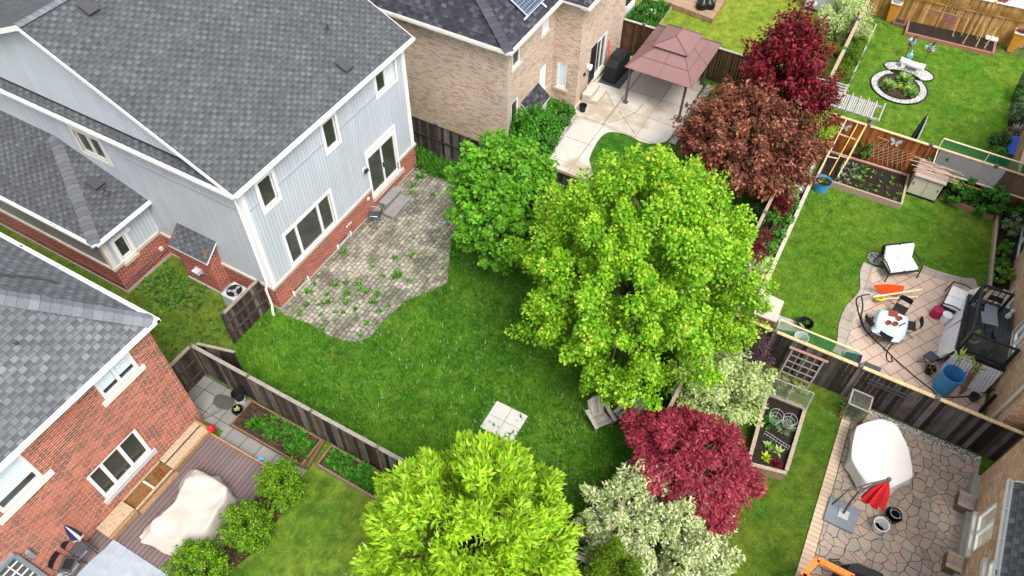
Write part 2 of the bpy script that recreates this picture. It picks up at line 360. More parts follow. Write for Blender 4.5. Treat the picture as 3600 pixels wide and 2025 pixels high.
M['soil'] = m_speck('soil', [S(44,34,30), S(58,46,40), S(36,28,26), S(74,60,52)], 30)
M['mulch'] = m_speck('mulch', [S(66,48,36), S(92,70,52), S(50,38,30), S(120,98,74)], 26)
M['pebble_white'] = m_speck('white_pebbles', [S(240,238,236), S(222,220,218), S(250,250,250), S(205,203,200)], 24)
M['gravel'] = m_speck('gravel', [S(190,184,176), S(220,216,210), S(150,140,130), S(235,232,228)], 16)
M['river'] = m_speck('river_stones', [S(176,158,146), S(140,122,112), S(204,190,178), S(112,96,88)], 7.5, dist=0.06)
M['leaf'] = m_leaf('leaf'); M['needle'] = m_leaf('needle', 0.15, 0.15); M['blade'] = m_leaf('grass_blade', 0.3, 0.15)
M['bark'] = m_plain('bark', S(92,80,68), 0.95, 0.35, 7, bump=0.5)
M['lawn_long'] = m_lawn('lawn_long', S(66,116,30), S(98,138,42), S(44,86,22), 0.55, 0.6, 0.4)
M['lawn_fresh'] = m_lawn('lawn_fresh', S(78,124,30), S(112,142,44), S(58,102,24), 0.6, 0.4)
M['lawn_yellow'] = m_lawn('lawn_yellow', S(112,142,40), S(150,158,58), S(88,124,34), 0.6, 0.35)
M['lawn_tan'] = m_lawn('lawn_deep_green', S(58,108,30), S(78,128,38), S(48,88,28))  # deeper green grass of the tan house garden
M['lawn_moss'] = m_lawn('lawn_moss', S(106,124,44), S(88,126,38), S(134,130,66), 0.5, 0.9)
M['lawn_front'] = m_lawn('lawn_front', S(86,124,36), S(118,138,48), S(68,108,30), 0.6, 0.6, .35)
M['lawn_strip'] = m_lawn('lawn_strip', S(70,110,30), S(108,124,40), S(54,90,24), 0.6, 0.5)
M['earth'] = m_lawn('open_ground', S(80,110,44), S(100,116,60), S(70,92,40))

def m_pavers():
    t = NT('worn_pavers'); uv = t.uv(); d = t.noise(uv, 2.2, 2.0); br = t.n('ShaderNodeTexBrick'); wv = t.n('ShaderNodeVectorMath', operation='ADD')
    sc = t.scale(t.n('ShaderNodeTexNoise').outputs['Color'], 0.04, 0.04); t.l(uv, wv.inputs[0]); t.l(sc, wv.inputs[1]); t.l(wv.outputs[0], br.inputs['Vector'])
    br.inputs['Scale'].default_value = 1.0; br.inputs['Brick Width'].default_value = 0.27; br.inputs['Row Height'].default_value = 0.17; br.inputs['Mortar Size'].default_value = 0.013
    br.inputs['Mortar Smooth'].default_value = 0.3; br.offset = 0.37; br.offset_frequency = 2; br.squash = 0.7; br.squash_frequency = 3
    br.inputs['Color1'].default_value = S(176,168,156); br.inputs['Color2'].default_value = S(132,125,115); br.inputs['Mortar'].default_value = S(66,62,44)
    col = br.outputs['Color']
    moss = t.ramp(t.noise(uv, 1.1, 6.0, 0.7), [(0.46, V1(0)), (0.58, V1(1))])
    col = t.mix(t.math('MULTIPLY', moss, br.outputs['Fac']), col, S(86,112,36))
    dark = t.ramp(t.noise(uv, 0.8, 6.0, 0.72), [(0.42, V1(0.55)), (0.56, V1(1.08))])
    col = t.mix(1.0, col, dark, 'MULTIPLY'); dirt = t.ramp(t.noise(uv, 3.1, 6.0, 0.7), [(0.6, V1(0)), (0.68, V1(0.75))])
    col = t.mix(dirt, col, S(84,74,58)); col = t.mix(1.0, col, t.ramp(t.noise(uv, 30, 4.0), [(0.3, V1(0.85)), (0.7, V1(1.12))]), 'MULTIPLY')
    t.bump(t.math('MULTIPLY', br.outputs['Fac'], -1.0), 0.7, 0.015); return t.fin(col, 0.9, 0.2)
def m_flag():
    t = NT('crazy_paving'); p = t.uv(); n = t.n('ShaderNodeTexNoise'); t.l(p, n.inputs['Vector']); n.inputs['Scale'].default_value = 1.6
    wv = t.n('ShaderNodeVectorMath', operation='ADD'); t.l(p, wv.inputs[0]); t.l(t.scale(n.outputs['Color'], 0.42, 0.42, 0), wv.inputs[1])
    vo = t.n('ShaderNodeTexVoronoi', feature='DISTANCE_TO_EDGE', voronoi_dimensions='2D'); t.l(wv.outputs[0], vo.inputs['Vector']); vo.inputs['Scale'].default_value = 3.4; vo.inputs['Randomness'].default_value = 0.85
    vc = t.n('ShaderNodeTexVoronoi', voronoi_dimensions='2D'); t.l(wv.outputs[0], vc.inputs['Vector']); vc.inputs['Scale'].default_value = 3.4; vc.inputs['Randomness'].default_value = 0.85
    w, _c = t.white(vc.outputs['Position'])
    col = t.ramp(w, [(0.0, S(172,152,135)), (0.3, S(188,170,152)), (0.55, S(162,156,145)), (0.8, S(190,164,148)), (1.0, S(154,144,130))])
    col = t.mix(t.ramp(t.noise(p, 2.0, 6.0, 0.7), [(0.55, V1(0)), (0.75, V1(0.5))]), col, S(110,96,84))
    col = t.mix(1.0, col, t.ramp(t.noise(p, 22, 4.0), [(0.3, V1(0.84)), (0.7, V1(1.12))]), 'MULTIPLY')
    j = t.ramp(vo.outputs['Distance'], [(0.018, V1(1)), (0.034, V1(0))]); col = t.mix(j, col, S(58,52,46)); t.bump(t.math('MULTIPLY', j, -1), 0.7, 0.015); return t.fin(col, 0.9, 0.2)
def m_slab(name, c1, c2, joint, w, h, rot=0.0, ms=0.008, wet=None, off=0.0):
    t = NT(name); uv = t.uv(); mp = t.n('ShaderNodeMapping'); t.l(uv, mp.inputs[0]); mp.inputs['Rotation'].default_value = (0, 0, rot)
    br = t.n('ShaderNodeTexBrick'); t.l(mp.outputs[0], br.inputs['Vector']); br.inputs['Scale'].default_value = 1.0; br.offset = off
    br.inputs['Brick Width'].default_value = w; br.inputs['Row Height'].default_value = h; br.inputs['Mortar Size'].default_value = ms
    br.inputs['Color1'].default_value = c1; br.inputs['Color2'].default_value = c2; br.inputs['Mortar'].default_value = joint
    col = t.mix(1.0, br.outputs['Color'], t.ramp(t.noise(uv, 1.0, 6.0, 0.65), [(0.3, V1(0.86)), (0.7, V1(1.08))]), 'MULTIPLY')
    col = t.mix(1.0, col, t.ramp(t.noise(uv, 26, 4.0), [(0.3, V1(0.93)), (0.7, V1(1.06))]), 'MULTIPLY')
    if wet: col = t.mix(t.ramp(t.noise(uv, 0.42, 5.0, 0.6), [(0.50, V1(0)), (0.62, V1(0.8))]), col, wet)
    t.bump(t.math('MULTIPLY', br.outputs['Fac'], -1), 0.5, 0.008); return t.fin(col, 0.75, 0.3)
M['pavers'] = m_pavers(); M['flag'] = m_flag()
M['concrete'] = m_slab('patio_concrete', S(204,198,188), S(196,189,180), S(92,86,78), 1.55, 1.6, 0.0, 0.012, S(160,146,122))
M['grey_slab'] = m_slab('grey_paving_slab', S(142,141,136), S(124,123,119), S(70,68,64), 0.62, 0.62, 0.0, 0.012)
M['peach_slab'] = m_slab('peach_paving_slab', S(212,182,162), S(196,176,158), S(122,104,92), 0.62, 0.42, R(33), 0.012, None, 0.5)
M['edge_slab'] = m_slab('edging_slab', S(186,172,160), S(170,158,148), S(110,96,86), 0.45, 0.45)
M['peach_edge'] = m_slab('border_paver', S(214,190,164), S(202,176,150), S(120,100,84), 0.16, 1.2)
M['deck'] = m_slab('composite_deck', S(122,104,102), S(112,97,97), S(52,44,44), 60.0, 0.145, R(0), 0.010)
M['deck_timber'] = m_slab('timber_deck', S(176,148,120), S(150,122,94), S(60,46,36), 3.0, 0.14, R(90), 0.008)
M['dark_deck'] = m_slab('charcoal_decking', S(70,74,80), S(64,68,74), S(36,38,42), 3.0, 0.14, R(0), 0.008)
# ================================================================ ground sheets
def sheet(name, poly, z, mat, kind='structure', thick=None):
    b = MB(); A = sum(poly[i][0]*poly[(i+1)%len(poly)][1]-poly[(i+1)%len(poly)][0]*poly[i][1] for i in range(len(poly)))
    if A < 0: poly = list(poly)[::-1]
    if thick: b.prism([(p[0], p[1]) for p in poly], z-thick, z)
    else: b.face([(p[0], p[1], z) for p in poly])
    return b.build(name, mat, kind=kind)
def smooth_poly(pts, n=6):
    """Catmull-Rom through open list of points"""
    P = [Vector((p[0], p[1], 0)) for p in pts]; out = []
    for i in range(len(P)-1):
        a, b, c, d = P[max(i-1, 0)], P[i], P[i+1], P[min(i+2, len(P)-1)]
        for k in range(n):
            t = k/n; out.append(0.5*((2*b)+(c-a)*t+(2*a-5*b+4*c-d)*t*t+(3*b-a-3*c+d)*t**3))
    out.append(P[-1]); return out
rect = lambda x0, x1, y0, y1: [(x0, y0), (x1, y0), (x1, y1), (x0, y1)]
sheet('ground', rect(-400, 600, -400, 400), -0.03, M['earth'])
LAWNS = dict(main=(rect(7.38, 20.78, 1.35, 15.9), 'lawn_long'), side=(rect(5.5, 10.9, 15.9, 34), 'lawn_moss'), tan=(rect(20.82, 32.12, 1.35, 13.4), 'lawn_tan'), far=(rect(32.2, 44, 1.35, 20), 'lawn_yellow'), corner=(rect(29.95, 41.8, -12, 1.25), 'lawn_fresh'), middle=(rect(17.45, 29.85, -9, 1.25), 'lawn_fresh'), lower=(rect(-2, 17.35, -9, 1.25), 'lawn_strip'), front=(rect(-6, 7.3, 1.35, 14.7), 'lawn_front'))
for k, (poly, mt) in LAWNS.items(): sheet('lawn', poly, 0.0, M[mt])
sheet('soil_strip', [(5.9, 10.35), (5.75, 11.35), (1.4, 11.9), (1.2, 10.9), (3.3, 10.35)], .012, M['mulch'])
# paved places
PATIO = [(10.7, 15.46), (19.75, 15.46)] + [tuple(p[:2]) for p in smooth_poly([(19.6, 13.3), (18.6, 12.3), (17.2, 12.0), (16.3, 11.6), at('C4', 1500, 1000), at('C4', 1430, 1060), at('C4', 1310, 1110), at('C4', 1200, 1160), at('C4', 1110, 1230), at('C4', 1020, 1320), at('C4', 960, 1400), at('C4', 870, 1449), at('C4', 770, 1449), at('C4', 640, 1410), at('C4', 480, 1320), at('C4', 350, 1275), at('C4', 270, 1235)])]
sheet('paver_patio', PATIO, 0.035, M['pavers'], thick=0.08)
TANP = [(32.0, 11.4), (27.0, 11.4), at('A3', 1510, 970), at('A3', 1330, 1260), at('A3', 1270, 1400), (22.3, 9.0), (22.6, 8.2), at('A3', 1620, 1360)] + smooth_poly([at('A3', 1640, 1300), at('A3', 1690, 1210), at('A3', 1740, 1150), at('A3', 1800, 1125), at('A3', 1900, 1135), at('A4', 60, 1250), at('A4', 130, 1290), at('A4', 220, 1310), at('A4', 310, 1305), at('A4', 380, 1280), at('A4', 440, 1200)]) + [at('A4', 700, 790), (32.0, 7.1)]
sheet('concrete_patio', [tuple(p[:2]) for p in TANP], 0.03, M['concrete'], thick=0.08)
crk = MB()
for pl in ([(1730, 1060), (1950, 770), (2174, 470)], [(1560, 990), (1820, 1080)], [(1870, 935), (2010, 1140)], [(1770, 780), (1830, 900)], [(1900, 1010), (2010, 960), (2080, 880)], [(1760, 1050), (1900, 1010)]):
    q = ats('A3', pl, 0.034)
    for a, b2 in zip(q[:-1], q[1:]):
        d = (b2-a).normalized(); s_ = Vector((-d.y, d.x, 0))*0.012; crk.face([a-s_, b2-s_, b2+s_, a+s_])
crk.build('patio_joint', M['dark_grey'], kind='structure')
GREY = rect(5.95, 7.25, 13.85, 15.9); sheet('slab_path', GREY, 0.03, M['grey_slab'], thick=0.07)
sheet('slab_path', rect(5.6, 6.2, 10.6, 13.85), 0.03, M['grey_slab'], thick=0.07)
sheet('wet_patch', [tuple(p[:2]) for p in smooth_poly(ats('C3', [(330, 600), (350, 545), (400, 530), (490, 560), (500, 600), (460, 650), (380, 640), (330, 600)]))], 0.035, m_plain('wet_slab', S(84,80,78), 0.35, 0.06, 2))
R1P = [at('B4', 1000, 310), at('B4', 1135, 300), (17.3, -8.1), (8, -8.1), at('B4', 690, 1449)+Vector((-3.5, 0, 0)), at('B4', 690, 1449)]
sheet('flagstone_patio', [tuple(p[:2]) for p in R1P], 0.03, M['flag'], thick=0.07)
R1E = [at('B4', 925, 315), at('B4', 990, 320), at('B4', 685, 1449), (7.5, -4.25), (7.5, -3.75), at('B4', 598, 1420)]
sheet('paver_border', [tuple(p[:2]) for p in R1E], 0.045, M['peach_edge'], thick=0.08)
sheet('gravel_strip', rect(10, 17.3, -8.1, -4.4)[1:3]+[(17.05, -4.4), (17.0, -8.1)], 0.036, M['gravel'])
pe = smooth_poly(ats('B3', [(660, 215), (632, 290), (635, 420), (600, 500), (510, 600), (460, 720), (440, 900), (395, 985)]))
pu = smooth_poly(ats('B3', [(1535, 385), (1400, 370), (1180, 310), (1050, 262)]))
R2P = [tuple(p[:2]) for p in pe] + [(17.5, -3.5), (17.5, -7.9), (25.0, -7.9)] + [tuple(p[:2]) for p in pu] + [tuple(at('B3', 850, 250)[:2])]
sheet('slab_patio', R2P, 0.03, M['peach_slab'], thick=0.07)
def border(line, w, z, mat, name):
    b = MB(); L = [Vector((p[0], p[1], 0)) for p in line]
    for i in range(len(L)-1):
        def nn(k):
            d = (L[min(k+1, len(L)-1)]-L[max(k-1, 0)]).normalized(); return Vector((d.y, -d.x, 0))
        a0, a1 = L[i], L[i]-nn(i)*w; b0, b1 = L[i+1], L[i+1]-nn(i+1)*w
        q = [a0, b0, b1, a1]; A = (b0-a0).cross(a1-a0).z
        if A < 0: q = q[::-1]
        b.face([(p.x, p.y, z) for p in q])
    return b.build(name, mat, kind='structure')
border(pe, -0.42, 0.038, M['edge_slab'], 'patio_edging'); border(pu, -0.40, 0.038, M['edge_slab'], 'patio_edging')
sheet('stone_pad', [tuple(p[:2]) for p in ats('D4', [(860, 395), (1150, 500), (1240, 640), (860, 580)])], 0.03, M['concrete_base'])
# ---------------------------------------------------------------- grass blades
def inside(poly, x, y):
    r = np.zeros(len(x), bool); n = len(poly); j = n-1
    for i in range(n):
        xi, yi, xj, yj = poly[i][0], poly[i][1], poly[j][0], poly[j][1]
        c = ((yi > y) != (yj > y)) & (x < (xj-xi)*(y-yi)/(yj-yi+1e-12)+xi); r ^= c; j = i
    return r
def lowfreq(x, y, sc, seed):
    r = np.random.default_rng(seed); v = np.zeros_like(x)
    for k in range(7):
        a = r.uniform(0, 6.283); f = sc*r.uniform(0.5, 2.2); v += np.sin((x*math.cos(a)+y*math.sin(a))*f+r.uniform(0, 6.283))
    return v/7**0.5/1.4
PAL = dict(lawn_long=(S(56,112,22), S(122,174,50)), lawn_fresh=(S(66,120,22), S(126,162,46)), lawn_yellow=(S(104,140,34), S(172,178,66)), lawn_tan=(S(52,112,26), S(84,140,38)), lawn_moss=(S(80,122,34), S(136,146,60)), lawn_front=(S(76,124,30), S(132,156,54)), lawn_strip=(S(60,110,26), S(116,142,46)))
def grass(poly, mt, n, hgt, holes, seed, wid=0.02):
    r = np.random.default_rng(seed); xs = [p[0] for p in poly]; ys = [p[1] for p in poly]
    x = r.uniform(min(xs), max(xs), n); y = r.uniform(min(ys), max(ys), n); k = inside(poly, x, y)
    for h in holes: k &= ~inside(h, x, y)
    x, y = x[k], y[k]; n = len(x); lf = lowfreq(x, y, 1.3, seed)
    h = hgt*(0.6+0.8*r.random(n))*(1+0.35*lf); az = r.uniform(0, 6.283, n); ln = h*r.uniform(0.25, 1.0, n)
    d = np.stack([np.cos(az), np.sin(az)], 1); s_ = np.stack([-d[:, 1], d[:, 0]], 1)*wid/2
    z0 = np.zeros(n); V = np.zeros((n, 3, 3)); V[:, 0, :2] = np.stack([x, y], 1)-s_; V[:, 1, :2] = np.stack([x, y], 1)+s_; V[:, 2, :2] = np.stack([x, y], 1)+d*ln[:, None]; V[:, 2, 2] = h
    lo, hi = np.array(PAL[mt][0][:3]), np.array(PAL[mt][1][:3]); q = np.clip(0.42+0.6*lf+.4*lowfreq(x, y, 4.5, seed+1)+r.normal(0, 0.25, n), 0, 1)[:, None]
    c = lo+(hi-lo)*q; c *= r.uniform(0.8, 1.2, (n, 1))
    sp = r.random(n) < 0.02; c[sp] = np.array(S(214,220,180)[:3]); dr = r.random(n) < 0.10; c[dr] *= .55
    return mesh_np('grass', V.reshape(-1, 3), np.arange(3*n).reshape(n, 3), M['blade'], col=c, kind='stuff')
HOLES = {'main': [PATIO, rect(10.1, 11.4, 5.35, 6.65)], 'tan': [[tuple(p[:2]) for p in TANP]], 'front': [rect(-6, 6.3, 11.4, 14.7), rect(6.1, 7.35, 7.9, 14)], 'lower': [[tuple(p[:2]) for p in R1P], [tuple(p[:2]) for p in R1E], rect(13, 16.1, -2.8, -1.2)], 'middle': [R2P, rect(17, 29.9, 0.15, 1.3), rect(25.1, 29.9, -9, -7.2), rect(27.6, 29.9, -8, 0.3)], 'side': [], 'far': [], 'corner': []}
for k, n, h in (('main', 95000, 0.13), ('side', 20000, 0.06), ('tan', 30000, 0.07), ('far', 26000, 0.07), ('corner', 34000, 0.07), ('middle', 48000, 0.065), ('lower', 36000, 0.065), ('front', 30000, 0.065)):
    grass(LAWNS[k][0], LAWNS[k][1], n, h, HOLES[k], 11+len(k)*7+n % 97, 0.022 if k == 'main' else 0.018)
# ================================================================ building helpers
class Wall:
    """vertical wall plane; u runs along U, outward normal is U x Z"""
    def __init__(s, ox, oy, U): s.o = Vector((ox, oy, 0)); s.U = Vector((U[0], U[1], 0)); s.N = s.U.cross(Vector((0, 0, 1)))
    def p(s, u, z, d=0.0): return s.o+s.U*u+s.N*d+Vector((0, 0, z))
    def fill(s, b, u0, u1, z0, z1, holes=(), m=0, d=0.0, rev=0.12, mr=None):
        us = sorted({u0, u1, *[min(max(h[i], u0), u1) for h in holes for i in (0, 1)]}); zs = sorted({z0, z1, *[min(max(h[i], z0), z1) for h in holes for i in (2, 3)]})
        for i in range(len(us)-1):
            for j in range(len(zs)-1):
                cu, cz = (us[i]+us[i+1])/2, (zs[j]+zs[j+1])/2
                if any(h[0] < cu < h[1] and h[2] < cz < h[3] for h in holes): continue
                b.face([s.p(us[i], zs[j], d), s.p(us[i+1], zs[j], d), s.p(us[i+1], zs[j+1], d), s.p(us[i], zs[j+1], d)], m)
        mr = m if mr is None else mr
        for h in holes:
            a, c, e, g = max(h[0], u0), min(h[1], u1), max(h[2], z0), min(h[3], z1)
            if a >= c or e >= g: continue
            if e > z0: b.face([s.p(a, e, d), s.p(c, e, d), s.p(c, e, d-rev), s.p(a, e, d-rev)][::-1], mr)
            if g < z1: b.face([s.p(a, g, d), s.p(c, g, d), s.p(c, g, d-rev), s.p(a, g, d-rev)], mr)
            b.face([s.p(a, e, d), s.p(a, g, d), s.p(a, g, d-rev), s.p(a, e, d-rev)][::-1], mr)
            b.face([s.p(c, e, d), s.p(c, g, d), s.p(c, g, d-rev), s.p(c, e, d-rev)], mr)
        return b
    def slab(s, b, u0, u1, z0, z1, d0, d1, m=0):
        o = s.p(u0, z0, d0); return b.obox(o, s.U*(u1-u0), s.N*(d1-d0), Vector((0, 0, z1-z0)), m)
def window(par, w, u0, u1, z0, z1, trim=0.10, mull=(), mt='white', sash=0.045, sill=None, blind=None, proud=0.03, rails=(), name='window', trims=(1, 1, 1, 1), smat='stone', pane='glass'):
    """hole is (u0,u1,z0,z1); trim boards lie round it, sash and glass sit back in it"""
    b = MB(); t = trim
    if t > 0:
        if trims[0]: w.slab(b, u0-t, u0, z0-t*trims[2], z1+t*trims[3], -0.02, proud)
        if trims[1]: w.slab(b, u1, u1+t, z0-t*trims[2], z1+t*trims[3], -0.02, proud)
        if trims[2]: w.slab(b, u0, u1, z0-t, z0, -0.02, proud)
        if trims[3]: w.slab(b, u0, u1, z1, z1+t, -0.02, proud)
    e = 0.004; A, B = u0+e, u1-e; C, D_ = z0+e, z1-e
    w.slab(b, A, A+sash, C, D_, -0.10, -0.03); w.slab(b, B-sash, B, C, D_, -0.10, -0.03)
    w.slab(b, A+sash, B-sash, C, C+sash, -0.10, -0.03); w.slab(b, A+sash, B-sash, D_-sash, D_, -0.10, -0.03)
    for m_ in mull: w.slab(b, m_-0.05, m_+0.05, C+sash, D_-sash, -0.097, -0.018)
    for rz in rails: w.slab(b, A+sash, B-sash, rz-0.025, rz+0.025, -0.095, -0.035)
    o = b.build(name, M[mt], par)
    g = MB(); g.face([w.p(A+sash, C+sash, -0.065), w.p(B-sash, C+sash, -0.065), w.p(B-sash, D_-sash, -0.065), w.p(A+sash, D_-sash, -0.065)]); g.build('pane', M[pane], o)
    if sill:
        q = MB(); w.slab(q, u0-sill[0], u1+sill[0], z0-t*trims[2]-sill[1], z0-t*trims[2]-0.002, 0.0, sill[2]); q.build('sill', M[smat], o)
    if blind:
        q = MB(); k = blind[0]
        while k < blind[1]:
            for (a, c) in blind[2]: w.slab(q, a, c, k, k+0.07, -0.062, -0.055)
            k += 0.08
        q.build('blind', M['blind'], o)
    return o
def roof_plane(b, pts, th=0.10, m=0, me=None):
    P = [Vector(p) for p in pts]; n = sum((P[i].cross(P[(i+1) % len(P)]) for i in range(len(P))), Vector())
    if n.z < 0: P = P[::-1]
    b.face(P, m); dn = Vector((0, 0, -th)); b.face([p+dn for p in P[::-1]], m if me is None else me)
    for i in range(len(P)):
        q, r_ = P[i], P[(i+1) % len(P)]; b.face([q+dn, r_+dn, r_, q], m if me is None else me)
def gutter(par, a, b_, out, mat='white', w=0.12, h=0.11, name='gutter'):
    """open trough from a to b_, 'out' is the horizontal outward direction"""
    a, b_, out = Vector(a), Vector(b_), Vector(out); g = MB(); d = b_-a; Z = Vector((0, 0, 1)); t = 0.018
    g.obox(a+out*(w-t), d, out*t, Z*h, 0); g.obox(a, d, out*t, Z*(h-0.01), 0); g.obox(a+out*t, d, out*(w-2*t), Z*0.03, 1)
    u = d.normalized(); g.obox(a+out*t+Z*0.03, u*t, out*(w-2*t), Z*(h-0.035), 0); g.obox(b_-u*t+out*t+Z*0.03, u*t, out*(w-2*t), Z*(h-0.035), 0)
    k = 0.9
    while k < d.length-0.3:
        g.obox(a+u*k+out*t+Z*(h-0.022), u*0.03, out*(w-2*t), Z*0.012, 0); k += 0.9
    return g.build(name, [M[mat], M['gutter_dirt']], par)
def caps(par, a, b_, mat, w=0.30, step=0.20, name='ridge_cap', side=None, bend=0.35):
    """overlapping ridge shingles folded over the line a-b_"""
    a, b_ = Vector(a), Vector(b_); d = b_-a; n = max(2, int(d.length/step)); u = d.normalized(); s_ = u.cross(Vector((0, 0, 1))).normalized() if side is None else Vector(side).normalized()
    g = MB(); Z = u.cross(s_)*-1 if u.cross(s_).z < 0 else u.cross(s_)
    for i in range(n):
        p = a+u*(d.length*i/n); L = d.length/n*1.25; k = 0.8+0.35*random.random(); g.col = (k, k, k)
        p0 = p+Z*0.055; p1 = p+u*L+Z*0.03
        for sg in (-1, 1):
            e0 = p0+s_*sg*w/2-Z*bend*w/2; e1 = p1+s_*sg*w/2-Z*bend*w/2
            q = [p0, p1, e1, e0]; 
            if (p1-p0).cross(e0-p0).z < 0: q = q[::-1]
            g.face(q, 0); g.face([e0, p0, p0-Z*0.025, e0-Z*0.025] if sg < 0 else [p0, e0, e0-Z*0.025, p0-Z*0.025], 0)
    return g.build(name, M[mat], par)
M['cap_col_grey'] = m_col('ridge_shingles', 0.85, 0.18, 30)
def shingle_caps(par, a, b_, base, **kw):
    o = caps(par, a, b_, 'cap_col_grey', **kw); at_ = o.data.color_attributes['Col'].data
    arr = np.empty(len(at_)*4, dtype=np.float32); at_.foreach_get('color', arr); arr = arr.reshape(-1, 4); arr[:, :3] *= np.array(base[:3]); at_.foreach_set('color', arr.ravel()); return o
def pipe_vent(par, p, slope_dir, r=0.05, h=0.32):
    g = MB(); p = Vector(p); g.lathe([(0.13, -0.05), (0.12, 0.02), (r+0.02, 0.10), (r, 0.12), (r, h), (r*0.7, h), (r*0.7, h-0.08)], 12, p); g.build('vent_pipe', M['dark_grey'], par)
def box_vent(par, p, sl, w=0.42, d=0.5, h=0.14):
    """low square roof vent on a plane rising with slope sl=(dz/dx, dz/dy)"""
    p = Vector(p); ax = Vector((1, 0, sl[0])).normalized(); ay = Vector((0, 1, sl[1])).normalized(); n = ax.cross(ay); g = MB()
    g.obox(p-ax*w*0.62-ay*d*0.62, ax*w*1.24, ay*d*1.24, n*0.015); g.obox(p-ax*w*.38-ay*d*.38+n*0.015, ax*w*.76, ay*d*.76, n*(h-.07)); g.obox(p-ax*w/2-ay*d/2+n*(h-0.055), ax*w, ay*d, n*0.055)
    g.build('roof_vent', M['dark_grey'], par, bevel=0.012)
# ================================================================ the pale blue house
H1 = thing('house', 'two storey pale blue sided house with red brick base and grey shingle roof', 'house', (10.81, 15.5, 0), 0, 'houses around the back gardens')
X0, X1, Y0, Y1 = 10.81, 19.77, 15.5, 33.5; ZE = 6.08; SL = 0.49; YR = 22.45; ZR = 9.68
zr0 = lambda y: 9.70-.42*(y-22.45)-.17
rear = Wall(0, Y0, (1, 0)); left = Wall(X0, 0, (0, -1)); right = Wall(X1, 0, (0, 1)); front = Wall(0, Y1, (-1, 0))
UW = [(17.98, 19.16, 4.93, 5.77), (14.88, 15.52, 4.55, 5.72), (11.57, 12.22, 4.52, 5.70)]; BW = (11.97, 14.46, 1.32, 2.90); DR = (16.80, 18.58, 0.72, 2.98)
b = MB(); rear.fill(b, X0, X1, 1.30, ZE, UW+[BW, (16.72, 18.66, 0.5, 2.98)])
left.fill(b, -29, -Y0, 1.30, ZE, [(-23.25, -21.98, 4.28, 5.28)]); b.face([left.p(-29, ZE), left.p(-Y0, ZE), left.p(-YR, ZR-.17), left.p(-29, zr0(29))])
right.fill(b, Y0, Y1, 0, 4.4); b.face([right.p(Y0, 4.4), right.p(Y1, 4.4), right.p(YR, ZR-0.17), right.p(Y0, ZE)]); front.fill(b, -X1, -X0, 0, 4.4)
b.build('siding_wall', M['siding'], H1)
b = MB(); rear.fill(b, X0-0.02, X1+0.02, 0.10, 1.18, [(16.8, 18.58, 0.72, 3), (11.57, 12.34, 0.03, 0.28), (14.25, 15.02, 0.03, 0.28)], d=0.02); left.fill(b, -20.98, -Y0, 0.10, 1.18, d=0.02); right.fill(b, Y0, Y1, 0.10, 1.18, d=0.02)
b.build('brick_plinth', M['brick_red'], H1)
b = MB(); rear.slab(b, X0-0.08, 16.70, 1.18, 1.30, -0.02, 0.07); rear.slab(b, 18.68, X1+0.10, 1.18, 1.30, -0.02, 0.07); left.slab(b, -20.98, -Y0-0.07, 1.18, 1.30, -0.02, 0.07); right.slab(b, Y0, Y1, 1.18, 1.30, -0.02, 0.07); b.build('stone_band', M['stone'], H1)
b = MB(); rear.slab(b, X0-0.06, X1+0.06, -0.1, 0.10, -0.05, 0.05); left.slab(b, -20.98, -Y0-0.05, -0.1, 0.10, -0.05, 0.05); b.build('foundation', M['concrete_base'], H1)
for (w, a) in ((rear, X0+0.0), (rear, X1-0.14)):
    b = MB(); w.slab(b, a-(0.03 if a < 12 else 0), a+0.14+(0.03 if a > 12 else 0), 1.302, ZE-0.05, -0.01, 0.03); 
    if a < 12: left.slab(b, -Y0-0.16, -Y0-0.002, 1.302, ZE-0.05, -0.01, 0.03)
    b.build('corner_board', M['white'], H1)
b = MB(); rear.slab(b, X0+0.18, 11.44, 4.94, 5.06, -0.01, 0.012); rear.slab(b, 12.35, 14.75, 4.94, 5.06, -0.01, 0.012); rear.slab(b, 15.65, 17.85, 4.94, 5.06, -0.01, 0.012); left.slab(b, -20.9, -Y0-0.18, 4.94, 5.06, -0.01, 0.012); b.build('trim_band', M['band_grey'], H1)
for i, h in enumerate(UW): window(H1, rear, *h, trim=0.12, mull=((18.57,) if i == 0 else ()), blind=((5.0, 5.72, [(18.63, 19.1)]) if i == 0 else None))
window(H1, rear, *BW, trim=0.11, mull=(12.57, 13.78)); window(H1, left, -23.25, -21.98, 4.28, 5.28, trim=0.13, mull=(-22.62,), mt='offwhite')
for u in (11.57, 14.25): window(H1, rear, u, u+0.77, 0.03, 0.28, trim=0.06, sash=0.03, trims=(1, 1, 1, 0), name='basement_window', proud=0.06)
# sliding door
b = MB(); rear.slab(b, 16.70, 16.80, 0.72, 3.10, -0.02, 0.035); rear.slab(b, 18.58, 18.68, 0.72, 3.10, -0.02, 0.035); rear.slab(b, 16.80, 18.58, 2.98, 3.10, -0.02, 0.035); rear.slab(b, 16.80, 18.58, 2.70, 2.86, -0.09, -0.01); rear.slab(b, 16.80, 18.58, 0.72, 0.78, -0.10, 0.0)
rear.slab(b, 16.80, 18.58, 2.86, 2.98, -0.09, -0.05)
for u in (16.81, 17.66, 17.70, 18.53): rear.slab(b, u, u+0.045, 0.78, 2.70, -0.085, -0.03)
for (u0, u1) in ((16.855, 17.66), (17.745, 18.53)): rear.slab(b, u0, u1, 0.78, 0.84, -0.085, -0.032); rear.slab(b, u0, u1, 2.64, 2.70, -0.085, -0.032)
dr = b.build('sliding_door', M['white'], H1); b = MB(); b.face([rear.p(16.85, .84, -.06), rear.p(18.53, .84, -.06), rear.p(18.53, 2.64, -.06), rear.p(16.85, 2.64, -.06)]); b.build('pane', M['glass'], dr)
b = MB(); rear.slab(b, 17.67, 17.70, 1.62, 1.86, -0.03, 0.02); b.build('handle', M['black'], dr)
